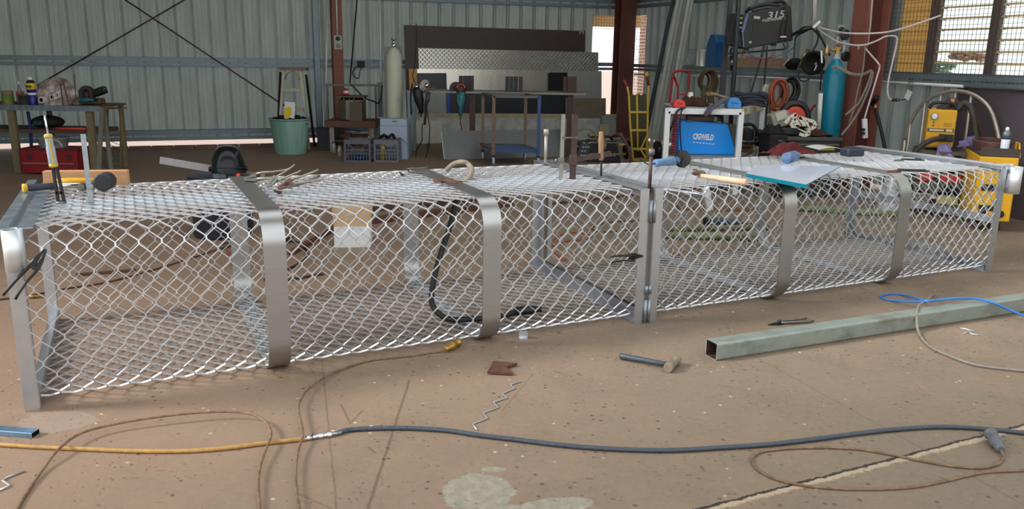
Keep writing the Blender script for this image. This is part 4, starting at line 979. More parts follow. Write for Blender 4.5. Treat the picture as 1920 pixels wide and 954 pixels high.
# crumpled bag and clutter
M_bag = mat('clear_bag', (204, 198, 192), .3, 0, .3, 9, rgb2=(136, 112, 104), mix=.46)
c = V(106, 190, 10.2); c.z = zb; mb = MB()
rnd = random.Random(5)
def bagf(u, v):
    a = u * 2 * PI; t = v; rr = (1 - t ** 2.2) ** .5 if t < 1 else 0
    wob = 1 + .16 * math.sin(3 * a + 4 * t) + .1 * math.sin(7 * a - 5 * t) + .06 * math.sin(13 * a + 9 * t)
    return c + Vector((math.cos(a) * .25 * rr * wob + .05 * t, math.sin(a) * .16 * rr * wob, .30 * t * (1 + .1 * math.sin(2 * a))))
mb.grid(bagf, 34, 14, closed_u=True); single('plastic_bag', mb, M_bag, 'crumpled clear plastic bag bulging behind the tube ends on workbench', 'bag')
def ringtube(name, label, x, y, opx, Y, sq, m, rz=0.0):
    c = V(x, y, Y); k = mpp(c); r = opx * k / 2; L = .35; mb = MB(); n = 4 if sq else 20; a0 = PI / 4 + rz if sq else 0
    s = 1.414 if sq else 1.0
    def rg(rr, yy): return [mb.bm.verts.new(c + Vector((math.cos(a0 + 2 * PI * j / n) * rr * s, yy, math.sin(a0 + 2 * PI * j / n) * rr * s))) for j in range(n)]
    A, B, C_, D = rg(r, 0), rg(r, L), rg(r * .7, 0), rg(r * .7, L)
    for j in range(n):
        q = (j + 1) % n
        mb._fin([mb.bm.faces.new((A[j], B[j], B[q], A[q]))], m, False); mb._fin([mb.bm.faces.new((C_[j], C_[q], D[q], D[j]))], M_black_m, False); mb.bm.faces.new((A[j], A[q], C_[q], C_[j])); mb.bm.faces.new((B[j], D[j], D[q], B[q]))  # black inside faces: darkness of the open bore put into the colour
    return single(name, mb, m, label, 'tube')
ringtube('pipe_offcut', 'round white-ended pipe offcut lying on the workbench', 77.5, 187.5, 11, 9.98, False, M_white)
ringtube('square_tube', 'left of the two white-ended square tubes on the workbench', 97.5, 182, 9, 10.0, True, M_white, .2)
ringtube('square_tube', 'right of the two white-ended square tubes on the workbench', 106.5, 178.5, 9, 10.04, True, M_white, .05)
for x0, y0, x1, y1, lab in ((117, 148, 129, 197, 'brown steel strip leaning at the front of the workbench clutter, left one'), (139, 139, 143, 197, 'thin upright rod standing at the front of the workbench'), (113, 158, 118, 190, 'short dark strip leaning against the clear bag on workbench')):
    mb = MB(); a, b_ = V(x0, y0, 10.05), V(x1, y1, 9.98); b_.z = zb + .002; mb.bar(a, b_, .016 if x0 != 139 else .01, .006, up=(0, 1, 0)); single('steel_strip', mb, mat('strip_brown', (106, 88, 80), .5, .4), lab, 'strip')
c = V(162, 169, 10.25); k = mpp(c); mb = MB(); ax = Vector((-.25, -.95, .1))
c.z = zb + .115; mb.lathe([(.06, -.035), (.1, -.04), (.112, -.02), (.112, .02), (.1, .04), (.06, .035), (.06, -.035)], c=c, axis=ax, n=28, cap=False)
m2 = MB(); m2.lathe([(.06, -.02), (.05, .0), (.03, .025), (.02, .03)], c=c, axis=ax, n=20)
world_thing('spare_tyre', 'small grey tyre lying among the workbench clutter', 'wheel', [('tyre', mb, mat('tyre_grey', (58, 60, 64), .7)), ('hub', m2, M_rust)])
mb = MB(); c = V(160, 187, 10.05); mb.lathe([(.02, 0), (.03, .01), (.03, .1), (.02, .14), (.012, .17)], c=V(148, 188, 10.02), axis=(1, .1, .05), n=14); m2 = MB(); a = V(166, 186, 10.05); m2.bar(a, a + Vector((.06, .1, -.01)), .035, .04, bev=.006)
world_thing('power_drill', 'teal power drill lying at the right end of the workbench', 'drill', [('body', mb, mat('drill_teal', (26, 92, 104), .45)), ('grip', m2, M_black)])
mb = MB(); a, b_ = V(176, 176, 10.2), V(198, 167, 10.2); mb.bar(a, b_, .08, .09, up=(0, -1, .2), bev=.01); m2 = MB(); m2.bar(V(172, 172, 10.18), V(197, 166, 10.18), .03, .012); world_thing('hand_plane', 'black tool with pale top edge at the right end of the workbench', 'tool', [('body', mb, M_black), ('edge', m2, mat('pale_wood', (150, 140, 110), .6))])
mb = MB(); c = V(172, 184, 10.3); mb.box((c.x, c.y, zb + .04), (.26, .2, .07), rz=.1, bev=.02); single('cloth_bundle', mb, mat('dull_brown', (104, 88, 72), .9, 0, .3, 20, bump=.3), 'dull brown cloth bundle beneath the wheel on the workbench', 'cloth')
# on the shelf
c = V(90, 230, 10.15); mb = MB(); mb.sphere((c.x, c.y, zs + .075), (.2, .14, .08)); m2 = MB(); m2.box((c.x - .05, c.y - .13, zs + .07), (.1, .05, .05), bev=.01); world_thing('tool_bag', 'black tool bag lying on the shelf under the workbench', 'bag', [('bag_body', mb, M_black_m), ('pocket', m2, mat('teal_dark', (16, 60, 66), .5))])
mb = MB(); a, b_ = V(105, 238.5, 9.9), V(160, 239, 9.9); a.z = b_.z = zs + .02; mb.tube([a, b_], .014, n=10); m2 = MB(); e = V(82, 238, 9.9); e.z = zs + .016; m2.tube([e, a], .012, n=8); world_thing('bolt_cutter', 'long red-handled bolt cutter lying on the front of the workbench shelf', 'tool', [('handle', mb, M_red_lt), ('cutter_head', m2, M_steel_dk)])
mb = MB(); mb.tube(spline([V(52, 209, 10.1), V(55, 225, 10.1), V(57, 240, 10.1), V(58, 262, 10.1), V(60, 290, 10.1)], 6), .02, n=8); single('blue_strap', mb, mat('strap_blue', (22, 40, 110), .6), 'dark blue strap hanging behind the left bench leg', 'strap')
c = V(95, 282, 10.2); k = mpp(c); mb = MB(); mb.lathe([(.17, .45), (.19, .6), (.195, .61), (.195, .625)], c=(c.x, c.y + .1, -.04), n=26)
m2 = MB(); m2.tube([Vector((c.x + .19 * math.cos(t), c.y - .02, .6 + .1 * math.sin(t))) for t in [PI * i / 12 for i in range(13)]], .006, n=6)
# red toolbox on the floor
P = V(93, 327, 9.8); P.z = 0; tb = thing('tool_box', 'red metal tool chest on the floor under the workbench', 'toolbox', (P.x, P.y + .2, 0), .0)
kk = mpp(P); w = 106 * kk; h = V(93, 279, 9.8).z
mb = MB(); mb.box((0, 0, h * .5 + .01), (w, .36, h - .02), bev=.008); mb.build('tool_box_body', mat('toolbox_red', (136, 18, 30), .45, 0, .1, 10), tb)
mb = MB(); mb.box((0, 0, h * .96), (w * 1.01, .37, h * .07), bev=.008); mb.build('tool_box_lid', mat('toolbox_lid', (88, 40, 40), .6), tb)
mb = MB(); mb.box((0, -.185, h * .44), (w * .9, .012, .016)); mb.build('trim_strip', M_chrome, tb)
for x in (-.33, .36):
    mb = MB(); mb.box((x * w, -.186, h * .68), (.05, .014, .06), bev=.004); mb.build('latch', mat('latch_dk', (96, 64, 62), .4, .6), tb)
cbn = thing('bucket', 'pale grey bucket standing on the red tool chest under the bench', 'bucket', (P.x - .02, P.y + .2, h), 0)
mb = MB(); mb.lathe([(.15, 0), (.178, .105), (.184, .108), (.184, .12), (.17, .12), (.145, .01)], n=26, cap=False); mb.build('bucket_body', mat('bucket_grey', (140, 148, 152), .5), cbn)
mb = MB(); mb.tube([Vector((.1 + .1 * math.cos(t), -.185, .02 + .085 * math.sin(t))) for t in [PI * i / 12 for i in range(13)]], .018, n=8); mb.build('bucket_handle', mat('handle_grey', (150, 146, 140), .5), cbn)
# trestle and wire rack right of the bench
mb = MB(); m2 = MB(); Yt = 9.7
mb.bar(V(191, 203, Yt), at(184, 348), .05, .02, up=(0, 1, 0)); mb.bar(V(194, 203, Yt + .05), at(212, 342), .045, .02, up=(0, 1, 0))
m2.bar(V(186, 203, Yt), V(199, 202, Yt + .3), .05, .03)
world_thing('steel_trestle', 'grey steel trestle standing at the right end of the workbench', 'trestle', [('leg', mb, mat('trestle_grey', (136, 132, 122), .5, .4)), ('top_rail', m2, M_legolive)])
mb = MB(); Yr = 10.6
for x in (201, 226): mb.bar(V(x, 205 if x > 200 else 203, Yr), V(x + 2, 318, Yr), .03, .015, up=(0, 1, 0))
for y in (203, 254, 308): mb.bar(V(195, y, Yr), V(238, y - 1, Yr), .02, .015, up=(0, 1, 0))
for i in range(6): mb.bar(V(200, 262 + 7 * i, Yr), V(226, 272 + 7 * i, Yr), .006, .006)
mb.bar(V(197, 318, Yr), V(197, 326, Yr), .02, .02, up=(0, 1, 0)); mb.bar(V(230, 318, Yr), V(230, 326, Yr), .02, .02, up=(0, 1, 0))
single('wire_rack', mb, M_legolive, 'thin rusty wire rack standing behind the steel trestle', 'rack')
# brace rods on the back wall
for p, q, lab in (((205, -20), (545, 206), 'thin brace rod sloping down right across the left back wall'), ((380, -20), (70, 160), 'thin brace rod sloping down left across the left back wall')):
    mb = MB(); mb.tube([onb(p[0], p[1], .115), onb(q[0], q[1], .115)], .011, n=8); o = mb.build('trim_10' if p[0] < 300 else 'trim_11', mat('brace_dark', (64, 48, 42), .6)); struct(o)
# bin
P = at(537, 291); P.y += .26; k = mpp(P); P.z = 0
r0, r1, hb = 28 * k, 35.5 * k, V(537, 223, P.y - .2).z
bn = thing('rubbish_bin', 'pale green round rubbish bin in front of the stepladder, filled with black rubbish', 'bin', P, 0)
mb = MB(); n = 72
def binr(a, z): return (r0 + (r1 - r0) * z) * (1 + (.016 * math.cos(18 * a) if .08 < z < .86 else 0))
prof = [0, .02, .08, .12, .3, .5, .7, .84, .88, .93, .955]
rings = [[mb.bm.verts.new((math.cos(2 * PI * j / n) * binr(2 * PI * j / n, z), math.sin(2 * PI * j / n) * binr(2 * PI * j / n, z), z * hb)) for j in range(n)] for z in prof]
for e, z in ((1.04, .955), (1.06, .97), (1.06, .99), (1.02, 1.0), (.96, .99), (.95, .9), (.93, .75)):
    rings.append([mb.bm.verts.new((math.cos(2 * PI * j / n) * r1 * e, math.sin(2 * PI * j / n) * r1 * e, z * hb)) for j in range(n)])
for A, B in zip(rings, rings[1:]):
    for j in range(n): f = mb.bm.faces.new((A[j], A[(j + 1) % n], B[(j + 1) % n], B[j])); f.smooth = True
mb.bm.faces.new(list(reversed(rings[0]))); mb.build('bin_body', M_green_bin, bn)
mb = MB(); mb.grid(lambda u, v: Vector((math.cos(2 * PI * u) * r1 * .93 * v, math.sin(2 * PI * u) * r1 * .93 * v, hb * .97 + .05 * (1 - v) + .03 * math.sin(9 * u * 2 * PI) * v * (1 - v) * 3 + .02 * math.sin(23 * u + 17 * v))), 30, 8, closed_u=True); o = mb.build('rubbish', M_black_m); o.location = P; tag(o, 'heap of black rubbish filling the green bin', 'rubbish', kind='stuff')
for a in (-.25, PI - .2):
    mb = MB(); mb.tube([Vector((r1 * math.cos(a + d) * (1.08 if abs(d) < .12 else 1.0), r1 * math.sin(a + d) * (1.08 if abs(d) < .12 else 1.0), hb * .9)) for d in (-.22, -.14, 0, .14, .22)], .014, n=8); mb.build('handle', M_green_bin, bn)
bx = thing('product_box', 'white box with yellow print standing in the green rubbish bin', 'box', (P.x + .02, P.y - .1, hb * .93), .15, rot=(0.06, .1, .25))
mb = MB(); mb.box((0, 0, .14), (.15, .1, .29), bev=.003); mb.build('box_body', M_white, bx)
mb = MB(); mb.prism([(-.075, .06), (-.03, .04), (.03, .1), (.03, .2), (-.02, .22), (-.055, .2)], (0, -.0535, 0), (1, 0, 0), (0, 0, 1), .002); mb.build('yellow_print', mat('print_yellow', (226, 196, 20), .5), bx)
# stepladder
Yl = 12.98
M_lad = mat('ladder_alu', (176, 172, 154), .45, .5, .12, 14)
prts = []
def lrail(p, q, w=.05, Y=Yl, Y2=None):
    mb = MB(); a = V(p[0], p[1], Y); b_ = V(q[0], q[1], Y2 or Y); b_.z = max(b_.z, 0.0); mb.bar(a, b_, w, .025, up=(0, 1, 0)); return mb
prts.append(('rail', lrail((532, 131), (522, 284), .04, Yl, Yl - .1), M_lad)); prts.append(('rail', lrail((564, 131), (580, 284), .04, Yl, Yl - .1), M_lad))
for y, x0, x1, dy in ((168, 531, 566, .06), (206, 529, 570, .13), (243, 527, 574, .19)):
    mb = MB(); a, b_ = V(x0, y, Yl - dy * .5), V(x1, y, Yl - dy * .5); mb.bar(a, b_, .1, .045); prts.append(('step', mb, M_lad))
mb = MB(); rect(mb, 524, 127, 573, 132, Yl - .06, .2); prts.append(('top_cap', mb, mat('ladder_cap', (136, 112, 92), .6)))
mb = MB(); mb.tube([V(534, 150, Yl - .02), V(538, 139, Yl - .02), V(548, 134, Yl - .02), V(557, 139, Yl - .02), V(563, 150, Yl - .02)], .012, n=6); prts.append(('brace', mb, M_lad))
b1 = V(574, 140, Yl + .12); mb = MB(); e = at(586, 276); mb.bar(b1, Vector((e.x, Yl + .36, 0)), .035, .02, up=(0, 1, 0)); prts.append(('rear_leg', mb, M_steel_dk))
b1 = V(526, 135, Yl + .12); mb = MB(); mb.bar(b1, Vector((V(520, 275, Yl + .36).x, Yl + .36, 0)), .035, .02, up=(0, 1, 0)); prts.append(('rear_leg', mb, M_steel_dk))
world_thing('stepladder', 'weathered aluminium stepladder standing behind the green rubbish bin', 'ladder', prts)
# power outlet + conduit on left column
o0 = on(633.5, 79.5, WN, PC1 + WN * .115); pw = thing('power_outlet', 'grey double power outlet on the left red column', 'outlet', o0, WA)
k = mpp(o0); mb = MB(); mb.box((0, .0, 0), (15 * k, .03, 26 * k), bev=.006); mb.build('outlet_box', mat('outlet_grey', (178, 178, 168), .5), pw)
mb = MB(); mb.lathe([(.035, 0), (.035, .012), (.02, .02)], c=(.0, -.014, .06), axis=(0, -1, 0), n=16); mb.build('outlet_knob', M_black, pw)
mb = MB(); mb.lathe([(.036, 0), (.036, .006), (.026, .008), (.024, .002)], c=(.0, -.014, -.055), axis=(0, -1, 0), n=16); mb.build('socket', mat('socket_gr', (140, 140, 132), .5), pw)
mb = MB(); a, b_ = on(632.5, 66, WN, PC1 + WN * .12), on(630, -20, WN, PC1 + WN * .12); mb.tube([a, b_], .013, n=8); single('conduit', mb, M_white_pl, 'white conduit running up the left red column from its power outlet', 'conduit')
for p, q, r, m, lab in (((615, -20), (609.5, 236), .013, M_white_pl, 'thin white pole leaning upright left of the left red column'), ((711.5, -20), (714.5, 157), .014, M_white_pl, 'white vertical pipe on the back wall left of the cream cylinder'), ((671, -20), (656, 156), .01, M_steel_dk, 'thin dark rod leaning right of the left red column')):
    mb = MB(); mb.tube([onb(p[0], p[1], .22), onb(q[0], q[1], .34)], r * 1.2, n=8); single('leaning_pole', mb, m, lab, 'pole')
# small steel stand with linisher beside the left column
Yg = 12.9
prts = []
mb = MB(); a, b_ = V(610, 159, Yg + .5), V(716, 160, Yg + .5); mb.bar(a, b_, .04, .035); prts.append(('top_rail', mb, mat('frame_grey', (110, 110, 100), .5, .3)))
for x, y1 in ((613, 262), (704, 262)):
    mb = MB(); a = V(x, 160, Yg + .5); mb.bar(a, Vector((a.x, a.y, 0)), .03, .03, up=(0, 1, 0)); prts.append(('post', mb, mat('frame_grey', (110, 110, 100), .5, .3)))
mb = MB(); mb.box((V(713, 185, Yg + .5).x, Yg + .48, V(713, 190, Yg).z), (.07, .05, .55)); prts.append(('side_plate', mb, mat('plate_grey', (104, 110, 110), .5, .4)))
world_thing('steel_stand', 'grey steel stand behind the back of the brown bench beside the left red column', 'stand', prts)
bz = V(665, 226, Yg - .2).z; c = V(664, 232, Yg)
tbn = thing('small_bench', 'low brown timber bench beside the left red column carrying a grey steel box', 'bench', (c.x, Yg, 0), 0)
k = mpp((c.x, Yg - .3, bz)); w = 96 * k
mb = MB(); mb.box((0, 0, bz - .05), (w, .62, .1), bev=.006); mb.build('bench_top', mat('bench_brown', (96, 64, 54), .7, 0, .2, 8), tbn)
for x in (-.38, .4):
    for y in (-.24, .24): mb = MB(); mb.box((x * w, y, (bz - .1) / 2), (.07, .05, bz - .1)); mb.build('leg', mat('leg_pale', (132, 132, 124), .5, .3), tbn)
mb = MB(); mb.box((0, .05, .16), (w * .86, .5, .03)); mb.build('shelf', M_rust_dk, tbn)
for i, (x0, y0, x1, y1, r, m, lab) in enumerate(((640, 250, 676, 252, .018, M_galv, 'pale pipe lying on the lower shelf of brown bench'), (638, 262, 660, 262, .05, M_rust, 'short rusty pipe end on the lower shelf of brown bench, left of the other'), (664, 262, 690, 263, .045, M_rust, 'short rusty pipe end on lower shelf of brown bench, right of the other'))):
    mb = MB(); a, b_ = V(x0, y0, Yg - .1), V(x1, y1, Yg - .1)
    zz = .175 + (r if i else .1 + r + .005); a.z = b_.z = zz; mb.tube([a, b_], r, n=14); single('pipe', mb, m, lab, 'pipe')
mb = MB(); mb.tube(spline([V(686, 229, Yg - .32), V(692, 233, Yg - .34), V(692, 245, Yg - .34), V(688, 262, Yg - .36), V(684, 275, Yg - .36)], 6), .007, n=6); single('thin_cable', mb, M_cord_or, 'orange-brown cable hanging over the front of the brown bench', 'cord')
gb = thing('belt_linisher', 'grey faceted steel box with flat lid standing on the brown bench', 'machine', (V(662, 226, Yg).x, Yg - .05, bz), 0)
k = mpp((0, Yg, 1)); mb = MB(); oct_ = [(-.19, -.06), (-.06, -.19), (.06, -.19), (.19, -.1), (.19, .15), (-.19, .15)]
mb.prism(oct_, (0, 0, .01), (1, 0, 0), (0, 1, 0), .3); mb.build('housing', mat('housing_grey', (112, 108, 94), .45, .5, .15, 8), gb)
mb = MB(); mb.box((.1, -.13, .14), (.19, .2, .28)); mb.build('side_panel', mat('housing_brown', (84, 74, 60), .5, .4), gb)
mb = MB(); mb.box((.0, -.02, .36), (.45, .34, .025)); mb.build('lid', mat('lid_rusty', (84, 66, 58), .6), gb)
mb = MB(); mb.box((0, .05, .33), (.3, .2, .06)); mb.build('neck', M_black_m, gb)
for x in (-.1, -.02, .05): mb = MB(); mb.lathe([(.008, .3), (.008, .345)], c=(x, -.1, 0), n=8); mb.build('bolt', M_chrome, gb)
c = V(651, 176, Yg); mb = MB(); mb.lathe([(.04, 0), (.042, .02), (.042, .09), (.03, .1)], c=(c.x, c.y - .08, bz + .375), n=16); m2 = MB(); m2.lathe([(.0425, .03), (.0425, .07)], c=(c.x, c.y - .08, bz + .375), n=16, cap=False)
world_thing('small_tin', 'small red and white tin standing on the lid of the grey steel box', 'tin', [('tin_body', mb, M_red), ('paper_label', m2, M_white)])
mb = MB(); c = onb(677, 120, .14); mb.box(tuple(c), (.12, .07, .1), rz=WA, bev=.01); m2 = MB(); m2.tube(spline([c + Vector((-.05, -.03, -.03)), onb(661, 135, .16), onb(666, 145, .17), onb(673, 146, .17), onb(675, 133, .16), c + Vector((.02, -.03, -.04))], 6), .009, n=6)
world_thing('cable_clamp', 'rusty clamp with drooping black cable hanging on the girt right of the left column', 'clamp', [('clamp_body', mb, M_steel_dk), ('cable', m2, M_cord_bk)])
pc([(656, 157, 13.1), (668, 168, 13.1), (682, 182, 13.0), (700, 190, 13.1), (712, 191, 13.2), (717, 160, 13.3)], 13, .012, M_cord_bk, 'black_cable', 'thick black cable sagging behind the grey steel box', 'cable')
# broom / dark boxes behind bench legs
mb = MB(); rect(mb, 596, 240, 622, 283, 12.75, .2); single('dark_board', mb, mat('dark_slate', (44, 46, 48), .7), 'dark slate coloured board on the floor left of the brown bench', 'board')
# jars on the floor
for i, (x, y, w_, lab) in enumerate(((626, 286, 8, 'small dusty glass jar on the floor in front of the brown bench, left one'), (637, 293, 9, 'small glass jar on the floor beside the left crate'))):
    P = at(x, y); k = mpp(P); r = w_ * k / 2; mb = MB(); mb.lathe([(r * .9, 0), (r, .01), (r, .1), (r * .7, .13), (r * .7, .15)], c=P, n=16); m2 = MB(); m2.lathe([(r * .74, .15), (r * .74, .165)], c=P, n=16)
    world_thing('glass_jar', lab, 'jar', [('jar_body', mb, mat('jar_glass', (150, 150, 140), .2, .2)), ('lid', m2, M_steel)])
# milk crates
def crate(name, label, P, rz, m, w=.33, h=.29, dpt=.33):
    t = thing(name, label, 'crate', P, rz)
    mb = MB()
    for s in (-1, 1):
        for u in (-1, 1): mb.box((s * (w / 2 - .014), u * (dpt / 2 - .014), h / 2), (.028, .028, h))
    for z, hh in ((.012, .024), (.12, .012), (.17, .012), (h - .03, .06)):
        for s in (-1, 1): mb.box((0, s * (dpt / 2 - .006), z), (w, .01, hh)); mb.box((s * (w / 2 - .006), 0, z), (.01, dpt, hh))
    for i in range(9):
        x = -w / 2 + w * (i + .5) / 9
        for s in (-1, 1): mb.box((x, s * (dpt / 2 - .007), .09), (.009, .008, .17)); mb.box((s * (w / 2 - .007), x, .09), (.008, .009, .17))
    for s in (-1, 1):
        for u in (-1, 1): mb.bar((u * w * .12, s * (dpt / 2 - .007), .17), (u * w * .3, s * (dpt / 2 - .007), h - .06), .01, .008); mb.bar((s * (w / 2 - .007), u * w * .12, .17), (s * (w / 2 - .007), u * w * .3, h - .06), .01, .008)
    mb.box((0, 0, .006), (w - .02, dpt - .02, .012))
    mb.build('crate_frame', m, t)
    return t
M_crate = mat('crate_grey', (92, 92, 100), .5, 0, .08, 20)
P = at(670, 304); cr1 = crate('milk_crate', 'grey plastic crate with blue contents in front of brown bench, left of two', P + Vector((0, .17, 0)), .02, M_crate, w=50 * mpp(P), h=.31)
P2 = at(724, 304); crate('milk_crate', 'grey plastic crate with a yellow tube on the floor, right of two', P2 + Vector((0, .17, 0)), .02, mat('crate_grey2', (104, 106, 116), .5), w=47 * mpp(P2), h=.31)
mb = MB()
mb.sphere((P.x, P.y + .16, .05), (.12, .1, .03)); single('blue_rag', mb, mat('rag_blue', (40, 84, 160), .8, 0, .2, 20, bump=.3), 'blue rag in the bottom of the left crate', 'rag')
mb = MB(); mb.box((P.x - .01, P.y + .12, .15), (.2, .08, .07), bev=.01); single('grey_block', mb, mat('block_grey', (86, 90, 94), .6), 'grey block lying in the left crate', 'block')
mb = MB(); mb.lathe([(.03, .016), (.03, .2), (.02, .23)], c=(P2.x - .06, P2.y + .1, 0), n=14); single('yellow_tube', mb, mat('tube_yellow', (196, 164, 40), .5), 'yellow cartridge standing in the right crate', 'cartridge')
mb = MB(); mb.box((P2.x + .02, P2.y + .14, .335), (.22, .2, .05), rx=.1, bev=.02); 
for i in range(5): mb.box((P2.x - .06 + .04 * i, P2.y + .1, .35), (.02, .16, .05), rx=.2, bev=.006)
mb.bm.free()
mb = MB(); mb.tube(spline([Vector((P2.x - .1 + .035 * i, P2.y + .1 + (.05 if i % 2 else -.02), .33 + .02 * (i % 3))) for i in range(7)], 5), .022, n=8); single('black_strap', mb, M_black_m, 'black folded strap heaped on top of the right crate', 'strap')
# cream gas cylinder + white carton
P = at(739, 287); P.y += .15; k = mpp(V(739, 160, P.y)); r = 15 * k
ztop = V(739, 108, P.y).z
gc = thing('gas_cylinder', 'tall cream gas cylinder standing against the back wall behind the white carton', 'gas cylinder', (P.x, P.y, 0), 0)
mb = MB(); mb.lathe([(r * .96, 0), (r, .02), (r, ztop - .05), (r * .95, ztop + .02), (r * .75, ztop + .1), (r * .45, ztop + .13), (.04, ztop + .15)], n=32); mb.build('cylinder_body', M_cream, gc)
mb = MB(); mb.lathe([(.035, ztop + .14), (.035, ztop + .2), (.022, ztop + .21), (.022, ztop + .26), (.035, ztop + .265), (.035, ztop + .285)], n=14); mb.build('valve', M_chrome, gc)
mb = MB(); zc_ = ztop + .1; rr = 17 * k; mb.tube([(rr * math.cos(a), rr * math.sin(a), ztop + .29) for a in [2 * PI * i / 24 for i in range(24)]], .008, closed=True, n=6)
for a in (.6, 2.5, 4.2, 5.6): mb.bar((rr * math.cos(a), rr * math.sin(a), ztop + .02), (rr * math.cos(a), rr * math.sin(a), ztop + .3), .035, .005, up=(math.cos(a), math.sin(a), 0))
mb.bm.free()
mb = MB(); rect(mb, 722, 88, 752, 222, P.y + .2, .012); single('clear_sheet', mb, mat('dull_clear_sheet', (140, 140, 132), .4), 'dull grey plastic sheet standing behind the cream gas cylinder', 'sheet')
P = at(738, 299); P.y += .05; k = mpp(P); w, h = 50 * k, V(738, 223, P.y).z
ct = thing('white_carton', 'tall white carton with fold line on the floor in front of the cream cylinder', 'box', (P.x, P.y + .1, 0), 0)
mb = MB(); mb.box((0, 0, h / 2), (w, .2, h), bev=.003); mb.build('carton_body', mat('carton_white', (164, 176, 194), .6, 0, .04, 6), ct)
mb = MB(); mb.box((0, -.1015, h * .83), (w, .003, .006)); mb.build('fold_line', mat('fold_grey', (110, 120, 138), .6), ct)
mb = MB(); mb.box((.02, -.102, h * .94), (.07, .003, .012)); mb.build('printed_mark', mat('print_dark', (60, 64, 72), .6), ct)
mb = MB(); mb.bar((.08, -.102, h * .55), (.2, -.102, h * .38), .008, .003, up=(0, 1, 0)); mb.build('scratch_mark', mat('print_dark', (60, 64, 72), .6), ct)
# drum with welding helmet behind the cage, and two flat bars
Pd = V(405, 331, 6.6); Pd.z = 0; zd = V(405, 331, 6.6).z
k = 6.6 / 1500
mb = MB(); r = .26; mb.lathe([(r * .9, 0), (r * .92, .02), (r * .92, .24), (r * .95, .26), (r * .92, .28), (r * .92, zd * .7), (r * .95, zd * .72), (r * .92, zd * .74), (r * .92, zd - .03), (r, zd - .03), (r, zd - .01), (r * .97, zd), (.05, zd)], c=(Pd.x, Pd.y + .1, 0), n=40)
m2 = MB(); m2.lathe([(r * .99, zd * .995), (r * 1.01, zd * 1.0), (r * .99, zd * 1.012), (r * .9, zd * 1.012)], c=(Pd.x, Pd.y + .1, 0), n=40)
world_thing('steel_drum', 'dark blue-grey steel drum standing behind the cage under the welding helmet', 'drum', [('drum_body', mb, mat('drum_dark', (42, 46, 58), .45, .2)), ('drum_lid', m2, mat('drum_lid', (50, 54, 66), .5, .2))])
hz = zd * 1.013
hc = Vector((V(423, 300, 6.55).x, 6.6, hz))
hm = thing('welding_helmet', 'glossy black welding helmet resting on the steel drum behind the cage', 'helmet', hc, .25)
mb = MB(); nu, nv = 36, 16
def helm(u, v):
    a = -1.15 * PI / 2 + u * 1.15 * PI; t = v
    rx, ry, rz_ = .135, .165, .225
    th = t * PI * .498
    x = math.sin(a) * rx * math.cos(th) ** .7 if math.cos(th) > 0 else 0
    y = -math.cos(a) * ry * (max(math.cos(th), 0) ** .7); z = math.sin(th) * rz_ + .02
    face = max(0, math.cos(a)); z += .03 * face * (1 - t)
    return Vector((x, y + .02 * t, z))
mb.grid(helm, nu, nv, th=-.004); mb.build('helmet_shell', mat('helmet_gloss', (26, 32, 38), .22, 0, .1, 10, coat=.4), hm)
mb = MB(); mb.tube([helm(i / 20, .12) + Vector((0, 0, .0)) for i in range(21)], .006, n=6); mb.build('helmet_rim', M_black, hm)
mb = MB(); mb.tube([helm(.5 + .38 * math.cos(t), .64 + .25 * math.sin(t)) * 1.015 for t in [PI * i / 14 for i in range(15)]], .004, n=6); mb.build('helmet_ridge', mat('helmet_grey', (110, 116, 120), .3), hm)
mb = MB(); mb.box((-.06, -.115, .018), (.1, .04, .035), bev=.006); mb.build('headband', mat('band_grey', (88, 96, 110), .6), hm)
mb = MB(); mb.sphere((.08, -.12, .022), (.018, .014, .018)); mb.build('adjust_knob', mat('knob_orange', (226, 84, 50), .4), hm)
for s in (-1, 1): mb = MB(); mb.lathe([(.02, 0), (.02, .018), (.012, .022)], c=(s * .13, .0, .06), axis=(s, 0, 0), n=14); mb.build('pivot_knob', M_black, hm)
a, b_ = V(300, 300, 6.85), V(395, 316, 6.85); zz = max(zd * 1.02, 0)
mb = MB(); mb.bar(a, b_ + (b_ - a) * .35, .012, .06, up=(0, 0, 1)); o = single('flat_bar', mb, mat('pale_bar', (158, 158, 160), .45, .5), 'pale flat aluminium bar resting behind the welding helmet, pointing left', 'bar')
a, b_ = V(444, 323, 6.7), V(496, 330, 6.7)
mb = MB(); mb.bar(a, b_, .012, .04, up=(0, 0, 1)); single('flat_bar', mb, mat('pale_bar2', (140, 132, 118), .5, .3), 'short pale bar lying right of the welding helmet', 'bar')
# brick rubble row at the foot of the back wall
rnd = random.Random(3)
M_rub = mat('rubble', (112, 90, 74), .9, 0, .25, 14, bump=.3)
for i in range(16):
    s = 14.2 - i * .3; P = bpt(5.0 + (15 - i) * .32, .5, 0)
    if i == 0: mb = MB(); mb.box((0, 0, .02), (.3, .16, .05), bev=.008); base_brick = mb.build('brick', M_rub); ob = base_brick
    else: ob = base_brick.copy(); COL.objects.link(ob)
    ob.location = P; ob.rotation_euler = (0, 0, WA + rnd.uniform(-.06, .06)); tag(ob, 'dusty brown brick in the row at the foot of the back wall', 'brick', 'bricks along the back wall')
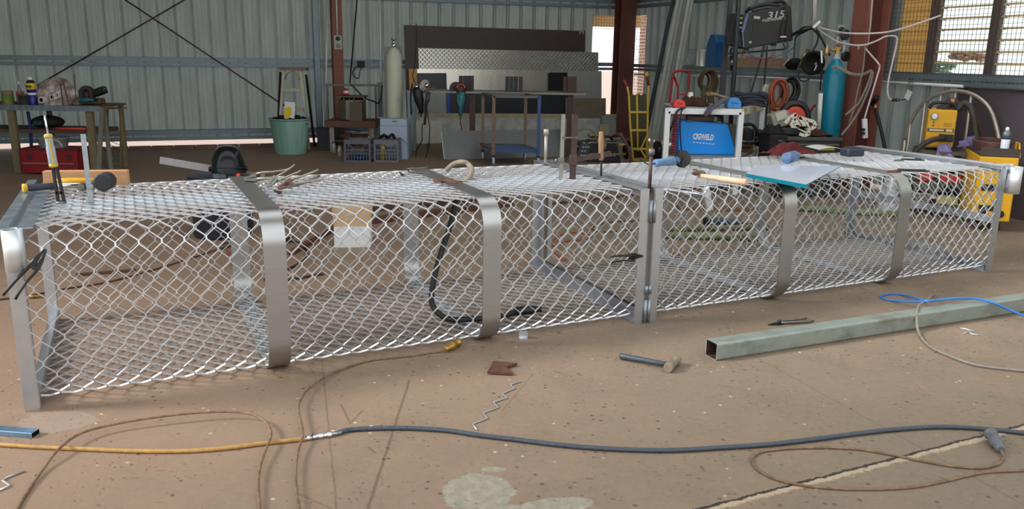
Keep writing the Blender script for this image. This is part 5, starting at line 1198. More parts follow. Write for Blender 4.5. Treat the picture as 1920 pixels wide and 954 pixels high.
# ================================================================== sheet stack against the back wall
SHEETN = [0]
def sheet(name, label, x0, x1, ytop, ybot, off, m, th=.006, cat='sheet', lean=.1, group=None, tilt=0.0, floorz=None):
    """sheet leaning on the back wall: photo columns x0..x1, top edge at ytop (left) with its foot on the floor"""
    SHEETN[0] += 1; F_ = .36 + .014 * SHEETN[0]; LN = .09
    nn = WN + Vector((0, 0, LN)); q0 = BP + WN * F_
    a, b = on(x0, ytop, nn, q0), on(x1, ytop + tilt, nn, q0)
    A0 = Vector((a.x, a.y, 0)) + WN * (LN * a.z); B0 = Vector((b.x, b.y, 0)) + WN * (LN * b.z)
    mb = MB(); n = WN
    vs = [A0, B0, b, a]
    F = [mb.bm.verts.new(v) for v in vs]; G = [mb.bm.verts.new(v - n * th) for v in vs]
    mb.bm.faces.new(F); mb.bm.faces.new(list(reversed(G)))
    for i in range(4): mb.bm.faces.new((F[i], G[i], G[(i + 1) % 4], F[(i + 1) % 4]))
    return single(name, mb, m, label, cat, group)
M_sheet_br = mat('sheet_brown', (62, 48, 42), .45, .1, .12, 4)
M_sheet_al = mat('sheet_alu', (206, 200, 188), .25, .9, .06, 3, sx=4, rvar=.06)
M_sheet_gr = mat('sheet_grey', (150, 152, 148), .5, .35, .12, 3)
M_sheet_bg = mat('sheet_beige', (176, 162, 132), .6, .05, .15, 4)
M_sheet_pale = mat('sheet_pale', (206, 204, 192), .55, .2, .1, 4)
M_sheet_dk = mat('sheet_dark', (40, 44, 48), .35, .2, .15, 4)
M_chk = mat('checkerplate', (180, 178, 170), .22, .95, .05, 6)
_nt = M_chk.node_tree; _b = _nt.nodes['Principled BSDF']
_tc = _n(_nt, 'ShaderNodeTexCoord'); _mp = _n(_nt, 'ShaderNodeMapping'); _mp.inputs['Rotation'].default_value = (PI / 2, 0, 0)
_sp = _n(_nt, 'ShaderNodeSeparateXYZ'); _nt.links.new(_tc.outputs['Object'], _sp.inputs[0])
def _m(op, a, c=None):
    x = _n(_nt, 'ShaderNodeMath', operation=op)
    for k, s in enumerate((a, c)):
        if s is None: continue
        if isinstance(s, (int, float)): x.inputs[k].default_value = s
        else: _nt.links.new(s, x.inputs[k])
    return x.outputs[0]
_s1 = _m('MULTIPLY', _sp.outputs[0], 1.065 * 165); _s2 = _m('MULTIPLY', _sp.outputs[2], 165)
_d1 = _m('ADD', _s1, _s2); _d2 = _m('SUBTRACT', _s1, _s2)
_p1 = _m('MULTIPLY', _m('MAXIMUM', _m('SINE', _d1), 0.0), _m('MAXIMUM', _m('SINE', _m('MULTIPLY', _d2, .5)), 0.0))
_p2 = _m('MULTIPLY', _m('MAXIMUM', _m('SINE', _d2), 0.0), _m('MAXIMUM', _m('MULTIPLY', _m('SINE', _m('MULTIPLY', _d1, .5)), -1.0), 0.0))
_bp = _n(_nt, 'ShaderNodeBump'); _bp.inputs['Strength'].default_value = 1.0; _bp.inputs['Distance'].default_value = .004
_nt.links.new(_m('MAXIMUM', _p1, _p2), _bp.inputs['Height']); _nt.links.new(_bp.outputs['Normal'], _b.inputs['Normal'])
sheet('brown_sheet', 'huge dark brown sheet leaning on the back wall, at the back of the sheet stack', 757, 1097, 47, 290, .13, M_sheet_br, lean=.1, tilt=11)
sheet('checkerplate_sheet', 'shiny checkerplate aluminium sheet leaning in front of the huge brown sheet', 784, 1122, 90, 132, .17, M_chk, lean=.11, tilt=8)
sheet('mirror_sheet', 'long bright aluminium sheet leaning in front of the checkerplate', 771, 1128, 129, 290, .21, M_sheet_al, lean=.115, tilt=4)
sheet('grey_sheet', 'grey sheet at the right end of the sheet stack', 1062, 1128, 133, 290, .23, M_sheet_gr, lean=.118)
sheet('plywood_sheet', 'narrow orange-tan plywood sheet at the left end of the sheet stack', 766, 782, 129, 290, .235, mat('ply_tan', (206, 152, 84), .6, 0, .1, 5), lean=.117)
sheet('black_sheet', 'small black panel standing in the sheet stack behind the left grinders', 782, 837, 137, 290, .245, M_sheet_dk, lean=.12)
sheet('black_sheet', 'small black panel standing in the sheet stack at the right', 1030, 1064, 136, 290, .245, M_black_m, lean=.12)
sheet('grey_sheet', 'plain grey sheet under the table between the left grinders and blue-edged sheet', 770, 838, 172, 290, .27, M_sheet_gr, lean=.125)
sheet('dark_sheet', 'dark blue-black sheet with blue edge standing behind the table legs', 843, 1064, 172, 290, .29, M_sheet_dk, lean=.13)
sheet('blue_strip', 'bright blue strip edging the dark sheet behind the teal grinder', 837.5, 843, 172, 290, .293, mat('strip_blue', (26, 78, 176), .5), lean=.13)
sheet('beige_board', 'long beige board standing low across the front of the sheet stack', 768, 1170, 212, 290, .33, M_sheet_bg, lean=.14, tilt=2)
sheet('tan_board', 'tan stained board at the right end of the sheet stack below the grey sheet', 1060, 1136, 184, 290, .3, mat('board_tan', (112, 102, 84), .6, 0, .2, 4), lean=.13)
sheet('mottled_sheet', 'mottled pale grey sheet standing low in front of the beige board', 772, 1126, 221, 290, .36, mat('mottled', (188, 188, 180), .5, .1, .2, 6, rgb2=(150, 152, 150), mix=.55), lean=.15, tilt=1)
sheet('pale_sheet', 'cream-white sheet standing low at the left front of the sheet stack', 768, 828, 226, 293, .40, M_sheet_pale, lean=.155)
sheet('steel_offcut_sheet', 'small grey panel standing right of the sheet stack beside the corner column', 1128, 1168, 217, 260, .30, M_sheet_gr, lean=.13)
sheet('cream_panel', 'small cream panel standing behind the black welder', 1124, 1141, 233, 290, .40, M_sheet_bg, lean=.15)
a = at(834, 299); b_ = at(1062, 293)
mb = MB(); A0, B0 = a, b_; h = V(830, 248, a.y).z; tp = Vector((-.06, .18, 0))
vs = [A0, B0, B0 + tp + Vector((0, 0, h)), A0 + tp + Vector((0, 0, h))]; F = [mb.bm.verts.new(v) for v in vs]; G = [mb.bm.verts.new(v + Vector((0, .012, 0))) for v in vs]
mb.bm.faces.new(F); mb.bm.faces.new(list(reversed(G)))
for i in range(4): mb.bm.faces.new((F[i], G[i], G[(i + 1) % 4], F[(i + 1) % 4]))
m2 = MB(); m2.bar(A0 + Vector((-.008, 0, .002)), vs[3] + Vector((-.008, 0, 0)), .016, .016)
world_thing('slate_panel', 'slate grey panel with pale edge standing on the floor behind the blue trolley', 'panel', [('panel_face', mb, mat('slate', (112, 114, 114), .5, .2, .08, 3)), ('edge_trim', m2, M_galv)])
c = onb(1090, 67, .2); mb = MB(); mb.box(tuple(c), (.09, .012, .2), rz=WA); m2 = MB(); m2.lathe([(.02, 0), (.02, .006)], c=c + WN * .007 + Vector((0, 0, .04)), axis=WN, n=12); m2.lathe([(.02, 0), (.02, .006)], c=c + WN * .007 + Vector((0, 0, -.04)), axis=WN, n=12)
world_thing('tag_plate', 'small pale plate with two round spots on the top right corner of brown sheet', 'plate', [('plate_body', mb, mat('pale_tag', (150, 140, 134), .6)), ('spot', m2, M_steel_dk)])
# ------------------------------------------------------------------ steel table and tube racks
YT = 12.35
zt = V(930, 172, YT).z
a, b_ = V(763, 173, YT), V(1098, 175, YT)
tw = (b_ - a).length; tcx = (a.x + b_.x) / 2
tab = thing('steel_table', 'long thin-topped steel table in front of the sheet stack, grinders hung on it', 'table', (tcx, YT + .3, 0), 0)
mb = MB(); mb.box((0, 0, zt - .015), (tw, .62, .03)); mb.build('table_top', mat('table_top', (132, 128, 118), .45, .5, .15, 8), tab)
mb = MB(); x = V(768, 230, YT).x - tcx; mb.box((x, -.28, (zt - .03) / 2), (.055, .05, zt - .03)); mb.build('leg', M_girt, tab)
for px in (885, 1069):
    mb = MB(); x = V(px, 230, YT).x - tcx; mb.box((x, -.2, (zt - .03) / 2), (.085, .07, zt - .03)); mb.build('leg', M_rust_dk, tab)
mb = MB(); mb.box((V(768, 230, YT).x - tcx, .27, (zt - .03) / 2), (.05, .05, zt - .03)); mb.build('leg', M_girt, tab)
cnt = 0
for g, (xs, y) in enumerate((((864, 871.5, 878, 885), 142), ((951, 959, 967, 976), 143.5), ((1059, 1066, 1071.5, 1077), 143.5))):
    for i, x in enumerate(xs):
        P = V(x, 172, YT + .2); top = V(x, y, YT + .2).z
        mb = MB(); mb.box((P.x, P.y, (zt + top) / 2 + .001), ((xs[1] - xs[0]) * .0079 * .92, .07, top - zt - .002), m=None, bev=.004)
        single('steel_channel', mb, [mat('channel_dark', (50, 48, 54), .5, .3), M_rust_dk][1 if i in (3,) or g == 2 else 0], ['short brown steel channel standing on the table, %s of the left group of four', 'short brown steel channel standing on the table, %s of the middle group of four', 'short brown steel channel standing on the table, %s of the right group of four'][g] % ['leftmost', 'second', 'third', 'rightmost'][i], 'channel', ['left channel group', 'middle channel group', 'right channel group'][g])
# ------------------------------------------------------------------ hung grinders with cords
mb = MB(); p = V(781, 163, YT - .06); q = V(791, 212, YT - .06)
m1 = MB(); m1.tube([p, p.lerp(q, .15), p.lerp(q, .5), p.lerp(q, .8), q], [.05, .07, .07, .045, .03], n=14)
m2 = MB(); m2.lathe([(.035, 0), (.04, .03), (.02, .06)], c=p + Vector((0, 0, -.02)), axis=(0, 0, 1), n=14)
m3 = MB(); m3.tube(spline([p + Vector((-.06, -.01, .05)), p + Vector((-.09, 0, -.15)), p + Vector((-.08, 0, -.4))], 6), .014, n=6)
m4 = MB(); m4.tube(spline([q, q + Vector((-.02, 0, -.05))], 3), .012, n=6)
world_thing('die_grinder', 'black power grinder hanging nose-up at the left end of the steel table', 'grinder', [('body', m1, M_black), ('collar', m2, M_chrome), ('side_handle', m3, M_black), ('cord_grip', m4, M_black)])
p = V(798, 158, YT - .06); q = V(797, 198, YT - .08)
m1 = MB(); m1.tube([V(803, 172, YT - .06), V(802, 185, YT - .07), V(798, 199, YT - .08)], [.032, .034, .024], n=12)
m2 = MB(); m2.tube([V(790, 172, YT - .06), V(788, 198, YT - .08)], [.03, .024], n=10)
m3 = MB(); m3.lathe([(.0, 0), (.1, .0), (.1, .02), (.05, .05), (.03, .07)], c=V(795, 161, YT - .02), axis=(.75, -.6, -.2), n=20)
m4 = MB(); m4.sphere(tuple(V(800, 160, YT - .08)), (.04, .04, .04))
world_thing('angle_grinder', 'grinder with pale flap disc hanging second from the left on the steel table', 'grinder', [('body', m1, mat('grinder_grey', (60, 62, 72), .4)), ('side_handle', m2, M_steel_dk), ('flap_disc', m3, mat('flap_disc', (168, 164, 156), .7)), ('gear_head', m4, M_chrome)])
mb = MB(); mb.box(tuple(V(809, 166, YT + .05)), (.1, .06, .035), bev=.008); single('brass_fitting', mb, mat('brown_fitting', (116, 84, 56), .5, .3), 'small brown fitting lying on the steel table beside the flap disc', 'fitting')
p, q = V(864, 170, YT - .07), V(864, 216, YT - .07)
m1 = MB(); m1.tube([V(865, 172, YT - .07), V(865, 186, YT - .07), V(864, 200, YT - .07), V(863, 218, YT - .07)], [.045, .055, .036, .026], n=14)
m2 = MB(); m2.tube(spline([V(858, 176, YT - .1), V(859, 190, YT - .1), V(863, 202, YT - .1)], 5), .014, n=8)
m3 = MB(); m3.lathe([(.078, -.005), (.082, 0), (.082, .03), (.03, .04)], c=V(864, 166, YT - .04), axis=(.1, -1, .1), n=24)
m4 = MB(); m4.tube([V(864, 166, YT - .09) + Vector((.06 * math.cos(t), 0, .06 * math.sin(t))) for t in [PI * i / 12 for i in range(13)]], .016, n=8)
m5 = MB(); m5.lathe([(.1, 0), (.1, .006)], c=V(855, 166, YT + .02), axis=(.3, -1, .1), n=24)
world_thing('angle_grinder', 'teal grinder with red-ringed head hanging on the steel table beside the channels', 'grinder', [('body', m1, mat('grinder_teal', (50, 118, 124), .4)), ('trigger_handle', m2, mat('grinder_teal', (50, 118, 124), .4)), ('gear_head', m3, mat('maroon_dark', (60, 26, 28), .5)), ('red_ring', m4, mat('ring_red', (190, 70, 58), .5)), ('disc', m5, mat('disc_dark', (58, 50, 54), .6))])
pc([(798, 199), (798, 214), (797, 224), (796, 234)], YT - .09, .02, M_black, 'grinder_cord', 'black cord end hanging under the flap disc grinder', 'cord')
pc([(800, 200), (803, 222), (806, 240), (805, 255), (804, 268), (800, 272), (801, 278), (806, 275), (804, 268), (802, 282), (798, 296, YT - .3)], YT - .09, .008, M_cord_bk, 'grinder_cord', 'dark cord with a small loop hanging to the floor left of the slate panel', 'cord')
pc([(792, 232), (791, 250), (791, 264), (784, 276), (780, 284), (780, 297, YT - .3)], YT - .1, .008, M_cord_bk, 'grinder_cord', 'thin dark cord hanging to the floor in front of the cream-white sheet', 'cord')
pc([(864, 218), (863, 230), (866, 240), (864, 250), (867, 258), (869, 266)], YT - .1, .008, M_rust, 'grinder_cord', 'brown cord hanging from the teal grinder', 'cord')
mb = MB(); p = V(869, 266, YT - .1); mb.lathe([(.012, .03), (.028, .02), (.032, -.03), (.02, -.04)], c=p, n=12); single('cord_plug', mb, M_steel, 'grey plug at the lower end of the teal grinder cord', 'plug')
pc([(786, 215), (785, 190), (781, 165), (776, 150), (774, 140), (778, 120), (781, 60), (780, 44)], YT + .02, .008, M_cord_bk, 'thin_cable', 'thin dark cable running up across the plywood and brown sheets', 'cord')
pc([(790, 297), (830, 302), (900, 309), (1000, 318), (1030, 320)], YT - .3, .008, M_cord_bk, 'dummy', '', 'cord') if False else None
# ------------------------------------------------------------------ blue trolley
Pf = at(929, 309); Y1 = Pf.y; Yb2 = at(905, 298).y
zsh = V(960, 283, Y1).z
tr = thing('shop_trolley', 'tall trolley with blue lower shelf and four white castors in front of the slate panel', 'trolley', (0, 0, 0), 0)
M_tr_br = mat('trolley_brown', (112, 92, 76), .5, .3, .2, 14); M_tr_bl = mat('trolley_blue', (44, 74, 122), .4, 0, .12, 10)
xl, xr = V(925, 290, Y1).x, V(1009, 288, Y1).x; xl2, xr2 = V(905, 285, Yb2).x, V(984, 283, Yb2).x
ztr = V(960, 181, Y1).z
cx_, cy_ = (xl + xr2) / 2, (Y1 + Yb2) / 2; tr.location = (cx_, cy_, 0)
L0 = Vector((cx_, cy_, 0)); pts = [Vector((xl, Y1, 0)), Vector((xr, Y1, 0)), Vector((xr2, Yb2, 0)), Vector((xl2, Yb2, 0))]
for i, p in enumerate(pts):
    mb = MB(); mb.bar(p - L0 + Vector((0, 0, .13)), p - L0 + Vector((0, 0, ztr)), .045, .045, up=(0, 1, 0)); mb.build('post', M_tr_bl if i == 1 else M_tr_br, tr)
mb = MB()
for i in range(4): mb.bar(pts[i] - L0 + Vector((0, 0, ztr)), pts[(i + 1) % 4] - L0 + Vector((0, 0, ztr)), .045, .035)
mb.build('top_frame', mat('trolley_top', (96, 96, 98), .5, .3), tr)
mb = MB(); mb.prism([(p.x - cx_, p.y - cy_) for p in pts], (0, 0, zsh - .02), (1, 0, 0), (0, 1, 0), .05); mb.build('lower_shelf', M_tr_bl, tr)
mb = MB(); mb.bar(pts[3] - L0 + Vector((-.02, 0, zsh + .03)), pts[0] - L0 + Vector((-.02, 0, zsh)), .05, .03); mb.build('shelf_rail', M_tr_br, tr)
for i, p in enumerate(pts):
    q = p - L0; cs = MB(); cs.box((q.x, q.y, .12), (.05, .05, .04), bev=.004); cs.bar((q.x - .012, q.y, .11), (q.x - .012, q.y - .02, .055), .03, .004, up=(1, 0, 0))
    co = cs.build('castor', M_steel_dk, tr)
    wh = MB(); wh.lathe([(.03, -.014), (.05, -.016), (.055, -.008), (.055, .008), (.05, .016), (.03, .014)], c=(q.x, q.y - .02, .0555), axis=(1, .15, 0), n=24); wh.build('castor_wheel', mat('castor_white', (176, 186, 196), .5), co)
# ------------------------------------------------------------------ corner: black welder, hand truck, strips
Yw = 11.85
P = V(1118, 308, Yw); wz = 0
x0, x1 = V(1104, 280, Yw).x, V(1162, 280, Yw).x; h = V(1130, 264, Yw).z - 0
bw = thing('black_welder', 'black welding machine with slanted control panel on the floor beside the yellow hand truck', 'welder', ((x0 + x1) / 2, Yw + .15, 0), .05)
w_ = x1 - x0
mb = MB(); mb.prism([(-w_ / 2, 0), (w_ / 2 + .02, 0), (w_ / 2 - .06, h), (-w_ / 2, h)], (0, -.15, 0), (1, 0, 0), (0, 0, 1), -.36, bev=.01); mb.build('welder_body', M_black, bw)
pn = MB(); pn.prism([(0, .05), (-.2, .05), (-.12, h * .86), (0, h * .95)], (-w_ / 2 - .0, -.16, 0), (1, 0, 0), (0, 0, 1), -.36, bev=.008); po = pn.build('control_panel', mat('panel_grey', (54, 56, 62), .5), bw)
rnd = random.Random(9)
for i in range(5):
    for j in range(3):
        if rnd.random() < .75:
            mb = MB(); f = i / 5; mb.box((-w_ / 2 - .035 - .04 * j + .01 * i, -.163, .1 + .06 * i), (.022 + .008 * rnd.random(), .008, .018), bev=.003); mb.build('panel_label', mat('label_pale', (172, 176, 176), .5), po)
for y in (h * .92, .12): mb = MB(); mb.box((0, -.155, y), (w_ * 1.0, .012, .018)); mb.build('trim_strip', mat('strip_grey', (120, 114, 110), .5), bw)
for i in range(3): mb = MB(); mb.prism([(0, 0), (.028, 0), (.028, .012), (.014, .03), (.02, .045), (0, .05)], (.04 + .045 * i, -.157, .09), (1, 0, 0), (0, 0, 1), .003); mb.build('printed_mark', mat('mark_pale', (150, 150, 140), .5), bw)
mb = MB(); mb.box((.255, -.157, .125), (.11, .003, .035)); mb.build('green_mark', mat('mark_green', (96, 104, 48), .5), bw)
mb = MB(); mb.prism([(0, 0), (.1, .006), (.1, .036), (.01, .036)], (.2, -.157, .245), (1, 0, 0), (0, 0, 1), .003); mb.build('yellow_flash', mat('flash_yellow', (180, 178, 40), .5), bw)
mb = MB(); mb.tube([(-w_ / 2, 0, h - .01), (-w_ / 2 + .06, 0, h + .05), (w_ / 2 - .14, 0, h + .05), (w_ / 2 - .08, 0, h - .01)], .018, n=8); mb.build('carry_handle', M_black, bw)
def glove(name, label, c, rz, m, sc=1.0, tilt=0.0):
    t = MB(); R = Matrix.Rotation(rz, 3, 'Z') @ Matrix.Rotation(tilt, 3, 'Y')
    def q(x, y, z): return Vector(c) + R @ (Vector((x, y, z)) * sc)
    t.tube([q(-.14, 0, .02), q(-.06, 0, .025), q(0, 0, .025), q(.06, 0, .02)], [.055 * sc, .045 * sc, .045 * sc, .035 * sc], n=12, ry=.025 * sc)
    for i, (dy, L) in enumerate(((-.032, .1), (-.011, .12), (.011, .115), (.032, .09))): t.tube(spline([q(.04, dy * .8, .022), q(.08, dy, .028), q(.06 + L * .6, dy * 1.1, .012), q(.05 + L, dy * 1.15, -.012)], 4), .013 * sc, n=8)
    t.tube(spline([q(-.02, -.04, .02), q(.02, -.075, .018), q(.06, -.085, .0)], 4), .014 * sc, n=8)
    return single(name, t, m, label, 'glove')
gz = V(1125, 262, Yw).z
glove('leather_glove', 'tan leather glove drooping over the front of the black welder', V(1128, 262, Yw - .06), -1.2, M_glove, .9, .9)
glove('leather_glove', 'tan leather glove lying on top of the black welder', V(1118, 257, Yw + .12), .3, M_glove, .85, .1)
pc([(1148, 256, 11.9), (1158, 252, 11.75), (1168, 259, 11.65), (1177, 275, 11.6), (1182, 292, 11.6), (1184, 304, 11.6)], 11.7, .02, mat('cable_maroon', (98, 62, 60), .6), 'welder_cable', 'maroon cable arching down from the right end of the black welder', 'cable')
pc([(1152, 257, 11.95), (1163, 256, 11.82), (1172, 266, 11.72), (1179, 284, 11.68), (1180, 304, 11.68)], 11.7, .012, M_cord_or, 'welder_cable', 'thinner orange cable arching beside the maroon welder cable', 'cable')
mb = MB(); c = V(1097, 260, 11.95); mb.tube([c + Vector((.16 * math.cos(t), .02 * math.sin(3 * t), .15 * math.sin(t))) for t in [2 * PI * i / 30 for i in range(30)]], .014, n=6, closed=True); single('coiled_cable', mb, M_cord_gr, 'grey cable coil standing behind the control panel of black welder', 'cable')
# yellow hand truck
Yh = 12.25
prts = []
M_ht = mat('truck_yellow', (206, 172, 62), .5, 0, .15, 12)
mb = MB(); mb.tube([V(1176, 162, Yh), V(1179, 178, Yh), V(1182, 240, Yh - .1), at(1187, 301)+Vector((0,0,.02))], .017, n=8); prts.append(('side_rail', mb, M_ht))
mb = MB(); mb.tube([V(1216, 160, Yh), V(1215, 178, Yh), V(1214, 240, Yh - .1), at(1213, 300)+Vector((0,0,.02))], .017, n=8); prts.append(('side_rail', mb, M_ht))
mb = MB(); mb.tube([V(1169, 150, Yh + .05), V(1176, 162, Yh)], .02, n=8); prts.append(('hand_grip', mb, mat('grip_red', (150, 60, 56), .6)))
mb = MB(); mb.tube([V(1213, 143, Yh + .03), V(1216, 160, Yh)], .02, n=8); prts.append(('hand_grip', mb, mat('grip_red2', (120, 30, 34), .6)))
mb = MB(); mb.tube([V(1212, 136, Yh + .04), V(1213, 144, Yh + .03)], .026, n=8); prts.append(('grip_end', mb, M_ht))
for y, x0, x1 in ((210, 1181, 1214), (244, 1184, 1214), (279, 1186, 1214)):
    mb = MB(); mb.bar(V(x0, y, Yh - .1), V(x1, y, Yh - .1), .03, .03); prts.append(('cross_bar', mb, M_ht))
mb = MB(); mb.tube([V(1194, 176, Yh + .01), V(1195, 230, Yh - .06), V(1196, 284, Yh - .1)], .015, n=8); prts.append(('centre_bar', mb, M_ht))
mb = MB(); mb.bar(V(1201, 280, Yh - .1), V(1213, 254, Yh - .1), .02, .02, up=(0, 1, 0)); mb.bar(V(1202, 282, Yh - .1), V(1211, 296, Yh - .1), .02, .02, up=(0, 1, 0)); prts.append(('brace', mb, M_ht))
mb = MB(); rect(mb, 1213, 274, 1225, 284, Yh - .08, .08); prts.append(('axle_box', mb, mat('axle_yellow', (190, 150, 30), .5)))
a, b_ = at(1185, 302), at(1214, 300); mb = MB(); mb.bar(a + Vector((0, .02, .012)), b_ + Vector((0, .02, .012)), .2, .012); prts.append(('toe_plate', mb, M_ht))
for cx in (1232, 1176.5):
    c = V(cx, 280, Yh + .12); c.z = .135; mb = MB(); mb.lathe([(.05, -.04), (.11, -.045), (.135, -.02), (.135, .02), (.11, .045), (.05, .04), (.05, -.04)], c=c, axis=(1, -.45, 0), n=26, cap=False); prts.append(('wheel', mb, M_black_m))
    m2 = MB(); m2.lathe([(.05, -.03), (.05, .045), (.02, .05)], c=c, axis=(1, -.45, 0), n=16); prts.append(('wheel_hub', m2, mat('hub_grey', (160, 166, 170), .4, .4)))
world_thing('hand_truck', 'yellow two-wheeled hand truck with red grips standing by the corner column', 'hand truck', prts)
mb = MB(); rnd = random.Random(4)
for i in range(5):
    p = V(1184 + i * 6, 176 + 2 * (i % 2), 12.6); q = V(1187 + i * 5.2, 240, 12.55)
    e = Vector((q.x, q.y, 0.0)); mb.tube([e, q, p], [.03, .045, .028], n=8)
mb.tube([V(1183, 200, 12.66), V(1200, 202, 12.62), V(1212, 199, 12.66)], .03, n=6)
single('olive_tarp', mb, mat('olive_tarp', (82, 80, 54), .85, 0, .25, 12, bump=.3), 'bundle of rolled olive tarpaulin standing behind the yellow hand truck', 'tarp')
# steel strips leaning against the right wall girt
M_strip = [mat('strip_a', (164, 166, 158), .4, .3, .1, 10), mat('strip_b', (132, 134, 130), .45, .3, .1, 10), mat('strip_c', (196, 196, 186), .35, .4, .1, 10)]
for i, (xt, xb_, m, w_) in enumerate(((1277, 1221, 2, .05), (1284, 1229, 0, .05), (1290.5, 1236.5, 1, .05), (1297, 1244, 2, .05), (1303.5, 1251, 0, .045))):
    a = onr(xt, -30, .14 + .025 * (4 - i)); b_ = V(xb_, 272, 12.7 - .05 * i); g = V(xb_ - 3, 296, 12.45 - .05 * i); 
    d = (b_ - a); foot = a + d * (a.z / (a.z - b_.z)) if False else None
    bb = Vector((b_.x, b_.y, 0.0)); bb = b_ + (b_ - a) * (b_.z / (a.z - b_.z))
    mb = MB(); mb.bar(bb, a, w_, .02, up=(-.5, -.8, 0)); single('steel_strip', mb, M_strip[m], 'long steel strip leaning against the right wall near the corner, %s of five' % ['leftmost', 'second from left', 'middle one', 'fourth from left', 'rightmost'][i], 'strip', 'leaning steel strips')
a = onr(1268, -30, .25); b_ = V(1216, 225, 12.9); bb = b_ + (b_ - a) * (b_.z / (a.z - b_.z)); mb = MB(); mb.bar(bb, a, .05, .05, up=(-.5, -.8, 0)); single('steel_tube', mb, mat('tube_slate', (62, 70, 72), .5, .4), 'thin dark slate tube leaning left of the five steel strips', 'tube')
# wire mesh over the corner window
def wire_grid(name, P, ex, w, h, pitch, r, m, label=None, z0=0.0):
    mb = MB(); nx, nz = int(w / pitch), int(h / pitch); up = Vector((0, 0, 1)); n = ex.cross(up)
    for i in range(nx + 1): p = P + ex * (i * pitch); mb.bar(p, p + up * h, r, r, up=n)
    for j in range(nz + 1): p = P + up * (j * pitch); mb.bar(p + n * r, p + ex * w + n * r, r, r)
    return mb.build(name, m)
o = wire_grid('window_mesh', bpt(sw1, .02, 1.98), WU, sw1 - .05, .26, .055, .006, mat('mesh_brown', (122, 96, 70), .6, .3)); o.name = 'window_1'; struct(o)
o = wire_grid('window_mesh', rpt(.03, .02, wz0), WN, tw1 - .03, wz1 - wz0, .06, .005, mat('mesh_brown', (122, 96, 70), .6, .3)); o.name = 'window_2'; struct(o)
pB = on(1213, 120, -WU, COR + WU * .5)
mb = MB(); mb.box((0, 0, 1.3), (.5, .1, 2.6)); o = mb.build('wall_outside', M_brick, loc=(pB.x, pB.y, 0), rz=YAWR); struct(o)
mb = MB(); c = onb(1140, 28, -.9); mb.box((0, 0, 0), (3, .1, .45)); o = mb.build('trim_12', mat('fascia_tan', (196, 160, 104), .6), loc=tuple(c), rz=WA); struct(o)
# ================================================================== right wall: louvre window
Wd = lw1 - lw0
wt = lambda px: tR(px, 70)
M_frame_dk = mat('mullion_brown', (98, 84, 78), .6, .2, .15, 10)
M_louvre = bpy.data.materials.new('louvre_glass'); M_louvre.use_nodes = True
_nt = M_louvre.node_tree; _nt.nodes.clear(); _o = _n(_nt, 'ShaderNodeOutputMaterial'); _mx = _n(_nt, 'ShaderNodeMixShader'); _tr = _n(_nt, 'ShaderNodeBsdfTransparent'); _gl = _n(_nt, 'ShaderNodeBsdfGlossy')
_gl.inputs['Roughness'].default_value = .08; _tr.inputs['Color'].default_value = (.9, .93, .9, 1); _mx.inputs['Fac'].default_value = .1
_nt.links.new(_tr.outputs[0], _mx.inputs[1]); _nt.links.new(_gl.outputs[0], _mx.inputs[2]); _nt.links.new(_mx.outputs[0], _o.inputs[0])
win = struct(bpy.data.objects.new('window_3', None)); COL.objects.link(win); win.location = rpt(lw0, 0, lz0); win.rotation_euler = (0, 0, YAWR)
H_ = lz1 - lz0
t_tan0, t_m1, t_m2 = wt(1680) - lw0, wt(1748) - lw0, wt(1862) - lw0
def wbox(name, x0, x1, y0, y1, z0, z1, m, rx=0):
    mb = MB(); mb.box(((x0 + x1) / 2, (y0 + y1) / 2, (z0 + z1) / 2), (abs(x1 - x0), abs(y1 - y0), abs(z1 - z0)), rx=rx); o = mb.build(name, m, win); o['kind'] = 'structure'; return o
wbox('window_sill', -.05, Wd, -.03, .05, -.03, .015, M_girt)
wbox('window_frame', -.06, t_tan0 + .03, -.005, .05, 0, H_, mat('frame_pale', (150, 158, 156), .5, .2))
wbox('window_frame', t_m1 - .06, t_m1 + .06, -.01, .05, 0, H_, M_frame_dk); wbox('window_frame', t_m2 - .05, t_m2 + .05, -.01, .05, 0, H_, M_frame_dk)
nl = int(H_ / .115)
mb = MB(); M_tan = mat('louvre_tan', (222, 196, 138), .6, 0, .06, 6)
_nt = M_tan.node_tree; _pb = _nt.nodes['Principled BSDF']; _tl = _n(_nt, 'ShaderNodeBsdfTranslucent'); _tl.inputs['Color'].default_value = c3((222, 196, 138)); _ms_ = _n(_nt, 'ShaderNodeMixShader'); _ms_.inputs['Fac'].default_value = .6
_nt.links.new(_pb.outputs[0], _ms_.inputs[1]); _nt.links.new(_tl.outputs[0], _ms_.inputs[2]); _nt.links.new(_ms_.outputs[0], _nt.nodes['Material Output'].inputs[0])
for i in range(nl + 1): mb.box(((t_tan0 + t_m1) / 2 - .02, .035, .06 + i * .115), (t_m1 - t_tan0 - .06, .006, .122), rx=.16)
o = mb.build('louvre_blades', M_tan, win); o['kind'] = 'structure'
_ms = [t_m1 + .06, t_m2 - .05]
_pan = [(t_m1 + .06, t_m2 - .05)]; _x = t_m2 + .05
while _x < Wd - .2:
    _pan.append((_x, min(_x + 1.0, Wd))); wbox('window_frame', _x + 1.0, min(_x + 1.11, Wd), -.01, .05, 0, H_, M_frame_dk); _x += 1.11
